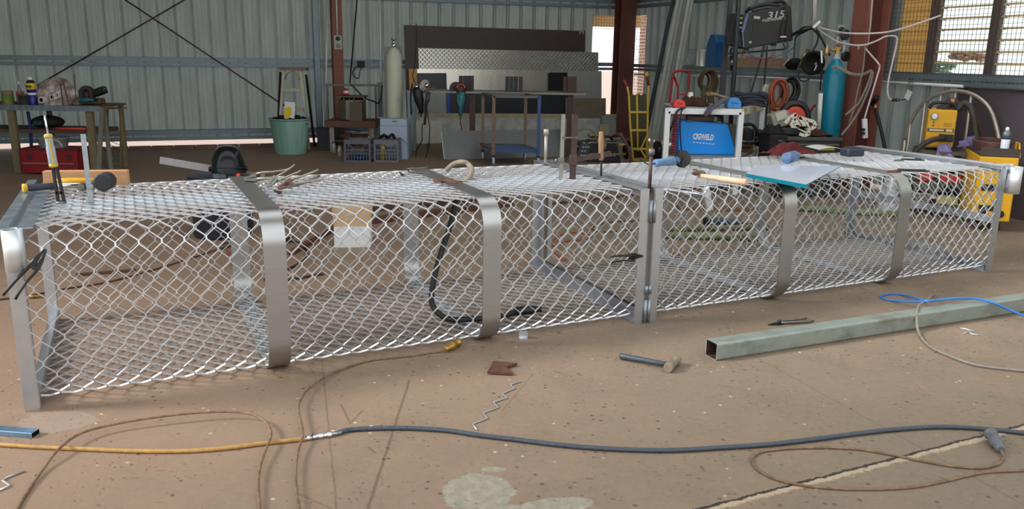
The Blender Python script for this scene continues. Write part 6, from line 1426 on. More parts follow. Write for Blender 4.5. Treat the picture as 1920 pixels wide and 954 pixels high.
for x0, x1 in _pan:
    mb = MB()
    for i in range(nl + 1): mb.box(((x0 + x1) / 2, .035, .06 + i * .115), (x1 - x0, .005, .12), rx=.4)
    o = mb.build('louvre_blades', M_louvre, win); o['kind'] = 'structure'
    mb = MB()
    for i in range(nl + 1):  mb.bar((x0, .0, .02 + i * .115), (x0 + .03, .06, .0 + i * .115), .004, .02, up=(0, 0, 1)); mb.bar((x1 - .03, .06, .0 + i * .115), (x1, .0, .02 + i * .115), .004, .02, up=(0, 0, 1))
    o = mb.build('louvre_clips', M_frame_dk, win); o['kind'] = 'structure'
    mb = MB()
    for i in range(nl + 1): mb.box(((x0 + x1) / 2, .014, .008 + i * .115), (x1 - x0, .006, .02)); mb.box(((x0 + x1) / 2, .006, .0 + i * .115), (x1 - x0, .005, .005), m=None)
    o = mb.build('louvre_edges', mat('louvre_edge', (214, 188, 138), .5, 0, .1, 6), win); o['kind'] = 'structure'
o = wire_grid('trim_13', rpt(tR(1649, 60), .07, lz0 - .09), WN, 3.4, 1.7, .05, .0035, mat('mesh_wire', (96, 92, 88), .5, .5)); struct(o)
# shrubs outside the louvres, overexposed daylight put into their pale colours
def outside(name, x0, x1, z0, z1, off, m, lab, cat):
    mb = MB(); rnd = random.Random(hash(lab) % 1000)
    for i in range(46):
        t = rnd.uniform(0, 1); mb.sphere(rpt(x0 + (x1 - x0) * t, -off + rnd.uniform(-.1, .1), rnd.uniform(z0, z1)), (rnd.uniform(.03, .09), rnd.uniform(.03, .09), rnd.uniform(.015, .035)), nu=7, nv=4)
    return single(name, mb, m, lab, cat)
_o1, _o2 = tR(1745, 110), tR(1850, 110)
_oz = lambda y: onr(1790, y, -2.6).z
_ot = lambda x: (onr(x, 110, -2.6) - COR).dot(WN)
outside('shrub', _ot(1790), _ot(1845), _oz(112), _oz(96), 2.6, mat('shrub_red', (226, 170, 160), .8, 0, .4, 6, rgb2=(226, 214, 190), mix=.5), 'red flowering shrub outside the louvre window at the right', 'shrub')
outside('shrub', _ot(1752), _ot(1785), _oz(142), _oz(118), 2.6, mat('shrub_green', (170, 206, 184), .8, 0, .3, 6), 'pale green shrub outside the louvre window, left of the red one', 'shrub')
# conduit along the right wall under the girt
for i, (x0, y0, x1, y1) in enumerate(((1190, 139.5, 1352, 143), (1352, 142, 1546, 152), (1638, 152.5, 1806, 162))):
    mb = MB(); mb.tube([onr(x0, y0, .1), onr((x0 + x1) / 2, (y0 + y1) / 2 - (.8 if i == 1 else 0), .1), onr(x1, y1, .1)], .016, n=10); single('conduit', mb, M_white_pl, 'white conduit under the right wall girt, %s' % ['length behind the hand trucks', 'length between the rope coil and teal cylinder', 'length under the louvre window'][i], 'conduit')
# dark sheet leaning under the window
a, b_, c, d = onr(1796, 172, .09), onr(2010, 178, .09), onr(2010, 330, .22), onr(1796, 300, .22)
a = rpt(tR(1800, 160), .03, zR(1800, 163)); b_ = rpt(tR(1800, 160) + 1.9, .03, zR(1800, 163)); d = rpt(tR(1800, 160), .1, 0); c = rpt(tR(1800, 160) + 1.9, .1, 0)
mb = MB(); vs = [d, c, b_, a]; F = [mb.bm.verts.new(v) for v in vs]; G = [mb.bm.verts.new(v + WU * .01) for v in vs]; mb.bm.faces.new(F); mb.bm.faces.new(list(reversed(G)))
for i in range(4): mb.bm.faces.new((F[i], G[i], G[(i + 1) % 4], F[(i + 1) % 4]))
single('dark_sheet', mb, mat('plum_grey_sheet', (92, 82, 88), .5, .1, .06, 3), 'plain dark plum-grey sheet leaning on the right wall under the louvre window', 'sheet')
# arched tube gate
def rw(x, y, o): return onr(x, y, o)
og = .15
arch = [(1690, 300), (1697, 262), (1708, 228), (1725, 200), (1748, 182), (1775, 173), (1800, 171), (1826, 178), (1847, 193), (1860, 212), (1868, 238), (1873, 262)]
ap = [rw(x, y, og) for x, y in arch]; ap[0].z = 0.0; ap.insert(0, ap[0].copy()); ap.pop(0)
e0 = Vector((ap[0].x, ap[0].y, 0)); eN = Vector((ap[-1].x, ap[-1].y, 0))
mb = MB(); mb.tube(spline(ap[1:], 6), .021, n=10); mb.tube([ap[1], Vector((ap[1].x, ap[1].y, 0))], .021, n=10); mb.tube([ap[-1], eN], .021, n=10)
M_gate = mat('gate_tube', (190, 178, 164), .35, .6, .15, 20)
ps = [('arch_tube', mb, M_gate)]
for x, y in ((1708, 226), (1735, 192), (1765, 177), (1793, 172), (1822, 177)):
    t = rw(x, y, og); m2 = MB(); m2.tube([Vector((t.x, t.y, .12)), t], .015, n=8); ps.append(('bar', m2, M_gate))
m2 = MB(); m2.tube([ap[1].copy() + Vector((0, 0, -ap[1].z + .12)), Vector((eN.x, eN.y, .12))], .018, n=8); ps.append(('bottom_rail', m2, M_gate))
world_thing('arched_gate', 'arched tubular metal gate leaning on the right wall behind the yellow welder', 'gate', ps)
# ------------------------------------------------------------------ yellow welder on its cart
Yy = 8.15
def fbox(name, label, cat, x0, x1, y0, y1, Y, dep, m, rz=0.0, bev=.01, parts=None, z0=None):
    a, b = V(x0, y1, Y), V(x1, y1, Y); zt_ = V((x0 + x1) / 2, y0, Y).z; zb_ = z0 if z0 is not None else V((x0 + x1) / 2, y1, Y).z
    c = (a + b) / 2; w = (b - a).length / math.cos(rz)
    t = thing(name, label, cat, (c.x, c.y, zb_), rz)
    mb = MB(); mb.box((0, dep / 2, (zt_ - zb_) / 2), (w, dep, zt_ - zb_), bev=bev); mb.build('housing', m, t)
    return t, w, zt_ - zb_
yw, w_, h_ = fbox('yellow_welder', 'bright yellow welding power source with white knob standing on the grey cart stand', 'welder', 1737, 1781, 206, 276, Yy, .42, M_yellow, rz=-.42, bev=.012)
mb = MB(); mb.lathe([(.03, 0), (.03, .012), (.022, .014), (.022, .035)], c=(-w_ * .27, 0, h_ * .82), axis=(0, -1, 0), n=18); mb.build('knob', M_white, yw)
mb = MB(); mb.lathe([(.034, 0), (.034, .006)], c=(-w_ * .27, 0, h_ * .82), axis=(0, -1, 0), n=18); mb.build('knob_dial', M_black, yw)
mb = MB(); mb.box((0, -.003, h_ * .46), (w_ * .92, .006, h_ * .09)); mb.build('name_strip', mat('strip_dark', (84, 76, 70), .5), yw)
mb = MB(); mb.box((-w_ * .14, -.007, h_ * .46), (w_ * .5, .003, h_ * .045)); mb.box((w_ * .3, -.007, h_ * .46), (w_ * .22, .003, h_ * .06)); mb.build('name_print', mat('print_pale', (214, 200, 160), .5), yw)
for z in (.66, .58): mb = MB(); mb.lathe([(.008, 0), (.008, .006)], c=(-w_ * .27, 0, h_ * z), axis=(0, -1, 0), n=10); mb.build('indicator', M_rust_dk, yw)
for z in (.64, .585): mb = MB(); mb.box((w_ * .22, -.002, h_ * z), (w_ * .28, .003, .006)); mb.build('printed_line', mat('print_brown', (140, 100, 30), .5), yw)
mb = MB(); mb.box((w_ * .22, -.012, h_ * .26), (w_ * .5, .03, h_ * .2), bev=.005); mb.build('socket_recess', M_black, yw)
mb = MB(); mb.tube(spline([(w_ * .15, -.03, h_ * .25), (-w_ * .2, -.1, h_ * .23), (-w_ * .5, -.14, h_ * .12), (-w_ * .75, -.16, -.02), (-w_ * .95, -.16, -.12)], 6), .026, n=10); mb.build('torch_lead', mat('lead_dark', (56, 48, 42), .6), yw)
mb = MB(); mb.box((w_ / 2 + .002, .12, h_ * .86), (.004, .12, h_ * .1)); mb.build('rating_plate', mat('plate_dark', (70, 66, 62), .5), yw)
mb = MB()
for y0_, z0_, y1_, z1_ in ((.19, .60, .30, .64), (.30, .64, .29, .54), (.20, .53, .29, .56), (.2, .53, .19, .47), (.18, .46, .24, .48), (.17, .36, .25, .39), (.17, .36, .16, .30)): mb.bar((w_ / 2 + .003, y0_, h_ * z0_), (w_ / 2 + .003, y1_, h_ * z1_), .018, .003, up=(1, 0, 0))
mb.build('side_marking', mat('text_black', (40, 34, 22), .5), yw)
mb = MB(); mb.tube(spline([(-.12, .1, h_ + .005), (-.08, .1, h_ + .06), (.08, .1, h_ + .06), (.12, .1, h_ + .005)], 5), .016, n=8); mb.build('carry_handle', M_black, yw)
zz = yw.location.z
# cable draped over the yellow welder
pc([(1793, 207, 8.20), (1806, 194, 8.20), (1818, 200, 8.15), (1824, 216, 8.10), (1828, 240, 8.08), (1830, 265, 8.06), (1832, 300, 8.06), (1831, 330, 8.06)], 8.4, .03, mat('cable_olive', (58, 52, 44), .6), 'welder_cable', 'thick dark cable draped over the right side of the yellow welder', 'cable')
pc([(1787, 199, 8.30), (1800, 194, 8.25), (1812, 199, 8.20), (1822, 210, 8.20), (1832, 226, 8.20), (1840, 250, 8.20), (1842, 290, 8.20)], 8.5, .016, M_rust, 'welder_cable', 'thin brown cable draped beside the thick dark cable on yellow welder', 'cable')
mb = MB(); c = V(1784, 199, 8.32); mb.grid(lambda u, v: c + Vector((math.cos(2 * PI * u) * .14 * (1 - v * .8), math.sin(2 * PI * u) * .1 * (1 - v * .8), -.03 + .1 * v + .02 * math.sin(7 * u * 2 * PI))), 22, 5, closed_u=True); single('earth_lead', mb, mat('lead_mixed', (90, 70, 60), .6, 0, .5, 20, rgb2=(30, 28, 28), mix=.5), 'bundled leads with copper clamp on top of the yellow welder', 'lead')
mb = MB(); mb.lathe([(.022, 0), (.026, .02), (.02, .05)], c=V(1785, 195, 8.25), n=10); single('copper_clamp', mb, mat('copper', (196, 130, 104), .4, .6), 'copper coloured clamp on top of the bundled leads', 'clamp')
# cart beneath
Pc = at(1782, 400); zc = zz
cart = thing('welder_cart', 'dark steel cart with two shelves under the yellow welder', 'cart', (V(1770, 280, 8.2).x, 8.2, 0), -.42)
for x in (-.25, .22):
    for y in (-.18, .18): mb = MB(); mb.box((x, y, (zc - .02) / 2), (.03, .03, zc - .02)); mb.build('leg', M_steel_dk, cart)
for z in (zc - .045, .32, .1): mb = MB(); mb.box((-.015, 0, z), (.52, .4, .03)); mb.build('shelf', mat('cart_grey', (96, 92, 84), .5, .3, .2, 10), cart)
cz = lambda lx, ly, lz: Vector((cart.location.x, cart.location.y, 0)) + Matrix.Rotation(-.42, 3, 'Z') @ Vector((lx, ly, lz))
def ctin(name, label, cat, lx, ly, lz, sx, sy, sz, m, ml, rz=-.42):
    p = cz(lx, ly, lz); t = thing(name, label, cat, p, rz)
    mb = MB(); mb.box((0, 0, sz / 2), (sx, sy, sz), bev=.01); mb.build('box_body', m, t); mb = MB(); mb.box((0, 0, sz * .93), (sx * 1.04, sy * 1.04, sz * .14), bev=.006); mb.build('lid', ml, t)
ctin('red_box', 'red plastic box at the left of the upper shelf of welder cart', 'box', -.14, -.1, .337, .14, .14, .14, M_red_lt, M_red_lt)
ctin('red_box', 'red box on grey base at the right of the upper shelf of welder cart', 'box', .08, -.1, .337, .19, .14, .09, M_red_lt, mat('box_dark', (60, 54, 56), .5))
ctin('yellow_box', 'pale yellow box on the lower shelf of the welder cart', 'box', .08, -.1, .117, .19, .14, .1, mat('yellow_pale', (214, 204, 120), .5), mat('box_dark', (60, 54, 56), .5))
ctin('grey_box', 'grey-green box at the left of the lower welder cart shelf', 'box', -.14, -.1, .117, .14, .14, .1, mat('grey_green_box', (120, 118, 100), .6), mat('white_wrap', (200, 206, 212), .5))
mb = MB(); c = cz(-.44, -.12, .0)
mb.grid(lambda u, v: c + Vector((math.cos(2 * PI * u) * .1 * (1.1 - .7 * v + .12 * math.sin(5 * u * 2 * PI)), math.sin(2 * PI * u) * .09 * (1.1 - .7 * v), .42 * v)), 20, 8, closed_u=True); single('clear_wrap', mb, mat('clear_wrap', (190, 196, 200), .25, .1, .3, 20), 'crumpled clear plastic wrap standing left of the welder cart', 'plastic')
# lilac rag hanging from the welder
mb = MB(); c = V(1772, 272, 8.38)
pa_, pb_, pc_, pd_ = V(1748, 296, 8.02), V(1788, 297, 8.02), V(1783, 268, 8.08), V(1757, 272, 8.08)
mb.grid(lambda u, v: pa_.lerp(pb_, u).lerp(pd_.lerp(pc_, u), v) + Vector((0, -.025 * math.sin(9 * u + 3 * v) - .03 * (1 - v), 0)), 20, 10, th=.004)
single('lilac_rag', mb, M_lilac, 'lilac rag hanging in front of the yellow welder', 'rag')
mb = MB(); pa_, pb_, pc_, pd_ = V(1791, 275, 8.06), V(1826, 277, 8.0), V(1825, 252, 8.03), V(1800, 266, 8.06)
mb.grid(lambda u, v: pa_.lerp(pb_, u).lerp(pd_.lerp(pc_, u), v) + Vector((0, -.03 * math.sin(11 * u + 4 * v), 0)), 20, 8, th=.004); single('lilac_rag', mb, M_lilac, 'second lilac rag bunched at the right foot of the yellow welder', 'rag')
# ------------------------------------------------------------------ yellow machine at the right edge
Ym = 7.35
Pm = at(1858, 410); zt_ = V(1870, 293, Ym).z
x0, x1 = V(1822, 400, Ym).x, V(1882, 400, Ym).x
ym = thing('yellow_machine', 'yellow boxy welding machine on the floor with cable coiled on its top tray', 'welder', (x0, Ym, 0), -.34)
wm = (x1 - x0) / math.cos(.34) * 1.0
z0 = .1
mb = MB(); mb.box((wm / 2, .4, (zt_ + z0) / 2), (wm, .8, zt_ - z0), bev=.012); mb.build('housing', M_yellow, ym)
mb = MB(); mb.box((wm / 2, .4, zt_ + .015), (wm * 1.0, .8, .02)); mb.build('top_tray', mat('tray_dark', (70, 60, 56), .5), ym)
for y in (0.01, .79): mb = MB(); mb.box((wm / 2, y, zt_ + .04), (wm, .012, .07)); mb.build('tray_rail', mat('rail_dark', (64, 54, 44), .5), ym)
mb = MB(); mb.prism([(0, 0), (.22, 0), (.22, .12), (.1, .12)], (wm, .02, zt_), (0, 1, 0), (0, 0, 1), .012); mb.build('side_bracket', M_yellow, ym)
for fx, fz, sx, sz, m, nm in ((.72, .85, .3, .06, M_white_pl, 'paper_label'), (.4, .2, .5, .05, M_black, 'name_strip'), (.45, .52, .6, .06, M_black, 'name_strip')):
    mb = MB(); mb.box((wm * fx, -.003, z0 + (zt_ - z0) * fz), (wm * sx, .006, sz)); mb.build(nm, m, ym)
for fx in (.18, .38, .62): mb = MB(); mb.lathe([(.024, 0), (.024, .016)], c=(wm * fx, 0, z0 + (zt_ - z0) * (.87 if fx < .5 else .3)), axis=(0, -1, 0), n=16); mb.build('dial', M_black, ym)
for fx in (.25, .72): mb = MB(); mb.lathe([(.034, 0), (.034, .012), (.02, .013)], c=(wm * fx, 0, z0 + (zt_ - z0) * .12), axis=(0, -1, 0), n=18); mb.build('socket', M_black, ym)
for x in (.08, wm - .08):
    for y in (.1, .7): mb = MB(); mb.lathe([(.03, -.02), (.045, -.02), (.045, .02), (.03, .02)], c=(x, y, .045), axis=(1, 0, 0), n=16); mb.build('castor', M_black, ym)
R_ = Matrix.Rotation(-.34, 3, 'Z')
mb = MB(); base = Vector((x0, Ym, zt_ + .03))
pts = []
for i in range(120):
    t = 2 * PI * i / 24; pts.append(base + R_ @ Vector((wm * .5 + (.17 + .004 * (i // 24)) * math.cos(t) * .8, .42 + .28 * math.sin(t), .016 + .018 * (i // 24) * .8)))
mb.tube(pts, .012, n=6); single('coiled_cable', mb, mat('cable_maroon2', (92, 60, 54), .6, 0, .2, 30), 'maroon cable coiled in the tray on top of the yellow machine', 'cable')
c = base + R_ @ Vector((wm * .62, .06, -.005)); h = .235
a = MB(); a.lathe([(.033, 0), (.035, .006), (.035, h * .55)], c=c, n=20); b = MB(); b.lathe([(.035, h * .55), (.035, h * .78), (.02, h * .86)], c=c, n=20); d = MB(); d.lathe([(.016, h * .86), (.016, h * .96), (.01, h)], c=c, n=12)
world_thing('spray_can', 'white and silver spray can standing on the yellow machine at the right', 'can', [('can_body', a, mat('can_white', (200, 206, 216), .4)), ('can_shoulder', b, mat('can_grey', (110, 118, 124), .35, .5)), ('cap', d, M_white)])
# ------------------------------------------------------------------ CIGWELD welder in white frame
Yf = 9.15
def Q(x, y, Y=Yf): return V(x, y, Y)
rzf = .0
zt_ = Q(1320, 209).z
fa, fb = Q(1252, 206), Q(1389, 216)
fa.z = fb.z = zt_
fc = Q(1428, 212, Yf + 1.0); fc.z = zt_; dvec = fc - fb; fd = fa + dvec
wf = thing('welder_trolley', 'white steel frame trolley standing round the blue welder', 'frame trolley', (0, 0, 0)); wf.location = ((fa.x + fb.x) / 2, Yf, 0); L0 = Vector(wf.location)
M_wf2 = mat('cream_paint', (210, 196, 156), .5)
for p, m in ((fa, M_white), (fb, M_white), (fc, M_white), (fd, M_white)):
    mb = MB(); mb.bar(p - L0 - Vector((0, 0, zt_)), p - L0, .06, .06, up=(0, 1, 0), bev=.004); mb.build('post', m, wf)
for p, q, m in ((fa, fb, M_white), (fd, fc, M_white), (fb, fc, M_wf2), (fa, fd, M_white)):
    mb = MB(); mb.bar(p - L0 - Vector((0, 0, .0)), q - L0 - Vector((0, 0, .0)), .06, .062, bev=.004); mb.build('top_rail', m, wf)
zsf = .42
mb = MB(); mb.prism([((p - L0).x, (p - L0).y) for p in (fa, fb, fc, fd)], (0, 0, zsf - .03), (1, 0, 0), (0, 1, 0), .03); mb.build('shelf', mat('frame_shelf', (150, 150, 146), .6), wf)
Yc = Yf + .2
def O(x, y): p = Q(x, y, Yc); return (p.x, p.z)
zsf_t = zsf
ol = [O(x, y) for x, y in ((1270, 304), (1375, 302), (1377.5, 277), (1365, 232), (1278, 225), (1272, 231))]
ol[0] = (ol[0][0], zsf + .002); ol[1] = (ol[1][0], zsf + .002)
cx = sum(p[0] for p in ol) / 6
cw = thing('blue_welder', 'bright blue CIGWELD welder with white lettering inside the white frame', 'welder', (cx, Yc, zsf + .002))
loc = lambda p: (p[0] - cx, p[1] - zsf - .002)
mb = MB(); mb.prism([loc(p) for p in ol], (0, 0, 0), (1, 0, 0), (0, 0, 1), -.3, bev=.012); mb.build('welder_body', M_blue, cw)
M_txt = mat('lettering_white', (236, 240, 244), .4)
p = Q(1318, 259, Yc); tx = text_mesh('brand_lettering', 'CIGWELD', .088, M_txt, cw, (p.x - cx, -.006, p.z - zsf + .01), (PI / 2, .045, 0), shear=.12, ext=.003, bold=.0035, sx=.60)
mb = MB()
for i in range(7): q = Q(1301 + i * 6.0, 267 + i * .55, Yc); mb.box((q.x - cx, -.004, q.z - zsf), (.022, .006, .009))
mb.build('lettering_dashes', M_txt, cw)
fr = [(1365, 233), (1381, 234), (1388, 262), (1384, 280), (1378, 277)]
mb = MB(); mb.prism([loc(O(*q)) for q in fr], (0, .02, 0), (1, 0, 0), (0, 0, 1), -.26, bev=.008); mb.build('front_panel', mat('panel_brown', (78, 70, 60), .5), cw)
mb = MB(); q0, q1, q2, q3 = [Vector((loc(O(*q))[0], .13, loc(O(*q))[1])) for q in ((1294, 226), (1298, 216), (1354, 219), (1360, 231))]
mb.tube(spline([q0, q1, q2, q3], 5), .016, n=8); mb.build('carry_handle', M_black, cw)
for x in (1292, 1348): mb = MB(); q = loc(O(x, 227 + (x - 1292) * .05)); mb.box((q[0], .01, q[1]), (.06, .05, .03), bev=.004); mb.build('handle_bracket', mat('bracket_blue', (70, 104, 132), .5), cw)
for x, y in ((1290, 290), (1347, 295)): mb = MB(); q = loc(O(x, y)); mb.lathe([(.016, 0), (.016, .012)], c=(q[0], -.001, q[1]), axis=(0, -1, 0), n=12); mb.build('foot_bolt', M_black, cw)
mb = MB(); q = loc(O(1319, 228)); mb.tube([(q[0] - .16, .12, q[1] + .02), (q[0] + .14, .12, q[1] + .03)], .04, n=12); mb.build('torch_roll', mat('roll_tan', (130, 108, 92), .7, 0, .3, 16), cw)
# wire feeder with black roll bars right of welder, brown box under
Yz = Yf + .45
prts = []
mb = MB(); mb.tube(spline([V(1394, 234, Yz), V(1408, 233, Yz), V(1416, 240, Yz), V(1423, 256, Yz), V(1420, 266, Yz), V(1398, 268, Yz)], 4), .018, n=8); prts.append(('roll_bar', mb, M_black))
mb = MB(); rect(mb, 1394, 242, 1416, 264, Yz + .05, .25, bev=.02); prts.append(('housing', mb, mat('feeder_dark', (40, 42, 50), .45)))
mb = MB(); mb.lathe([(.09, 0), (.1, .01), (.1, .06), (.09, .07)], c=V(1416, 258, Yz + .1), axis=(1, -.4, 0), n=20); prts.append(('spool', mb, M_black))
world_thing('wire_feeder', 'black wire feeder with roll bar at the right end of the white frame', 'feeder', prts)
zz = V(1400, 268, Yz).z
mb = MB(); w0 = V(1400, 290, Yz); mb.box((w0.x, Yz + .18, (zsf + zz - .02) / 2), (.17, .26, zz - .02 - zsf), bev=.004); m2 = MB(); m2.box((w0.x, Yz + .048, (zsf + zz) / 2), (.1, .006, .035))
world_thing('wooden_box', 'small brown wooden box under the black wire feeder', 'box', [('box_body', mb, mat('box_brown', (128, 92, 54), .7, 0, .2, 10)), ('dark_print', m2, M_rust_dk)])
# things on the frame's top
zt2 = zt_ + .032
mb = MB(); mb.box((fa.x + .5, Yf + .45, zt2 + .002), ((fb - fa).length + .02, .9, .004)); o = mb.build('top_sheet', mat('frame_top', (150, 150, 146), .6), wf); o.data.transform(Matrix.Translation(-L0)); 
def cap8(name, lab, x, y0, y1, w_, Y, m):
    c = V(x, y1, Y); c.z = zt2 + .005; k = mpp(c); W = w_ * k; H = (y1 - y0) * k; mb = MB()
    mb.prism([(-W / 2, 0), (W / 2, 0), (W / 2, H * .55), (W * .28, H), (-W * .28, H), (-W / 2, H * .55)], c, (1, 0, 0), (0, 0, 1), -.16, bev=.008); m2 = MB(); m2.tube([c + Vector((-W * .2, -.006, H * .5)), c + Vector((0, -.008, H * .6)), c + Vector((W * .2, -.006, H * .5))], .008, n=6)
    return world_thing(name, lab, 'cover', [('cover_body', mb, m), ('moulded_rib', m2, m)])
cap8('end_cover', 'red moulded plastic cover on top of white frame, at its left end', 1274, 189, 203, 22, Yf + .05, M_red_lt)
cap8('end_cover', 'blue moulded plastic cover on top of white frame, at its right end', 1376, 194, 213, 26, Yf + .05, mat('cover_blue', (62, 138, 204), .4))
mb = MB(); mb.grid(ragf(Vector((V(1308, 205, Yf + .3).x, Yf + .45, zt2 + .006)), Vector((.22, 0, 0)), Vector((0, .2, 0)), .13, 8), 22, 16, th=.006); single('brown_cloth', mb, mat('cloth_rust', (92, 58, 44), .9, 0, .3, 16, bump=.3), 'heap of rusty brown cloth on top of the white frame beside the red cover', 'cloth')
glove('leather_glove', 'dark grey glove hanging over the front rail of the white frame', V(1341, 206, Yf) + Vector((0, -.04, .03)), PI + .5, mat('glove_grey', (88, 84, 96), .85, 0, .2, 20), 1.0, .5)
glove('leather_glove', 'tan and brown glove lying on top of the white frame', Vector((V(1345, 196, Yf + .4).x, Yf + .4, zt2 + .1)), .4, mat('glove_tan2', (146, 124, 92), .85, 0, .3, 16), 1.0, .2)
mb = MB()
for j in range(5):
    c = Vector((V(1408, 205, Yf + .35).x - .03 * (j % 2), Yf + .4, zt2 + .03 + .03 * j)); mb.tube([c + Vector((.17 * math.cos(t), .14 * math.sin(t), .01 * math.sin(3 * t))) for t in [2 * PI * i / 26 for i in range(26)]], .018, n=6, closed=True)
single('coiled_cable', mb, M_dkcloth, 'charcoal cable coil heaped on the right end of the white frame', 'cable')
mb = MB(); rr = V(1294, 178, Yf + .5)
pc([(1282, 203, 9.1), (1272, 206, 9.1), (1266, 216, 9.1), (1258, 240, 9.12), (1247, 262, 9.2), (1243, 290, 9.2)], 9.1, .012, M_cord_bk, 'welder_cable', 'black cable looping down left of the blue welder from the red cover', 'cable')
pc([(1286, 201, 9.08), (1278, 208, 9.08), (1275, 230, 9.08), (1276, 262, 9.1), (1279, 296, 9.12)], 9.1, .008, M_cord_bk, 'welder_cable', 'thin black cable hanging down the front of the blue welder', 'cable')
pts = []
for i in range(150): t = i / 150; p = V(1268 - 7 * t, 222 + 72 * t, 9.3); a = 2 * PI * 15 * t; pts.append(p + Vector((.028 * math.cos(a), .028 * math.sin(a), 0)))
mb = MB(); mb.tube(pts, .007, n=5); single('coiled_hose', mb, mat('coil_red', (176, 40, 50), .4), 'red spiral air hose hanging between white frame post and blue welder', 'hose')
# red hand truck behind the frame
Yt = 11.6
prts = []
M_rt = mat('truck_red', (158, 34, 42), .45, 0, .1, 12)
mb = MB(); mb.tube(spline([Vector((V(1246, 300, Yt).x, Yt - .15, .02)), V(1251, 230, Yt), V(1256, 190, Yt), V(1261, 145, Yt), V(1267, 134, Yt), V(1280, 132, Yt), V(1290, 134, Yt), V(1292, 142, Yt), V(1290, 170, Yt), V(1286, 230, Yt), Vector((V(1281, 300, Yt).x, Yt - .15, .02))], 5), .018, n=8); prts.append(('tube_frame', mb, M_rt))
mb = MB(); mb.tube(spline([V(1262, 140, Yt + .05), V(1266, 150, Yt + .1), V(1271, 165, Yt + .1), V(1270, 190, Yt + .08), V(1270, 230, Yt)], 5), .014, n=8); prts.append(('back_tube', mb, M_rt))
mb = MB(); mb.bar(V(1270, 177, Yt + .05), V(1288, 177, Yt), .03, .02); mb.bar(V(1253, 216, Yt), V(1286, 216, Yt), .03, .02); mb.bar(V(1250, 262, Yt - .05), V(1283, 262, Yt - .05), .03, .02); prts.append(('cross_bar', mb, M_rt))
mb = MB(); c = Vector((V(1264, 300, Yt).x, Yt - .25, .01)); mb.box(tuple(c), (.3, .25, .012)); prts.append(('toe_plate', mb, M_rt))
for x in (1243, 1285): mb = MB(); c = V(x, 290, Yt + .1); c.z = .125; mb.lathe([(.04, -.03), (.11, -.035), (.125, 0), (.11, .035), (.04, .03)], c=c, axis=(1, 0, 0), n=22); prts.append(('wheel', mb, M_black_m))
world_thing('hand_truck', 'red tubular hand truck standing behind the left end of the white frame', 'hand truck', prts)
c = V(1294, 186, 9.6); c.z = zt2 + .005; mb = MB(); mb.lathe([(.032, 0), (.034, .005), (.034, .12), (.03, .13), (.03, .15)], c=c, n=16); m2 = MB(); m2.box((c.x + .005, c.y - .033, c.z + .07), (.02, .006, .02)); world_thing('white_cup', 'white canister with dark spot standing on the white frame behind the red cover', 'canister', [('canister_body', mb, M_white_pl), ('dark_spot', m2, M_black)])
# ------------------------------------------------------------------ ledge of the right girt
tE = lambda x, y, o=.06: onr(x, y, o)
zl = 1.362
def onl(x, y, o=.07): p = onr(x, y, o); p.z = zl; return p
c = onl(1317, 126, .14); k = mpp(c); r = 14 * k * .85; h = 30 * k
mb = MB(); mb.lathe([(r, 0), (r, h * .97), (r * 1.03, h), (r * .95, h), (r * .95, h * .06), (0.01, h * .05)], c=c, n=30, cap=False); single('steel_pot', mb, mat('pot_steel', (220, 220, 214), .3, .45, .05, 8), 'stainless steel pot standing on the right wall ledge behind the leaning strips', 'pot')
for i, x in enumerate((1289, 1296)):
    c0 = onl(x + 3, 126, .19); ax = Vector((-.8, -.5, .3)).normalized(); mb = MB(); cc = c0 + Vector((0, 0, .13)); mb.lathe([(.13, 0), (.135, .008), (.12, .014), (.02, .02)], c=cc, axis=ax, n=26); single('round_plate', mb, M_alu, 'round metal lid leaning against the steel pot, %s of two' % ('left' if i == 0 else 'right'), 'lid')
c = onl(1356, 126, .13); k = mpp(c); mb = MB(); e1 = WN; mb.prism([(-.13, 0), (.13, 0), (.13, .2), (.16, .36), (.1, .46), (-.02, .47), (-.08, .36), (-.12, .3)], c - WU * .08, WN, (0, 0, 1), .17, bev=.012); m2 = MB(); q = c - WU * .087; m2.bar(q + WN * .06 + Vector((0, 0, .02)), q + WN * .06 + Vector((0, 0, .22)), .02, .012, up=WU); m2.bar(q - WN * .1 + Vector((0, 0, .22)), q + WN * .11 + Vector((0, 0, .24)), .02, .012, up=WU)
single('x', mb, M_blue_dk, '', '') if False else world_thing('jerry_can', 'tall dark blue plastic jerry can on the right wall ledge beside the black pipes', 'jerry can', [('can_body', mb, mat('jerry_blue', (22, 82, 134), .4, 0, .08, 6)), ('moulded_rib', m2, mat('jerry_blue2', (40, 104, 156), .4))])
a, b_ = onl(1363, 128, .035), onl(1472, 132, .035)
mb = MB(); mb.bar(a + Vector((0, 0, .07)), b_ + Vector((0, 0, .07)), .045, .14); single('timber_plank', mb, mat('plank_tan', (166, 136, 112), .7, 0, .12, 7, sx=.3, sz=5), 'tan timber plank standing on the right wall ledge below the high black welder', 'plank')
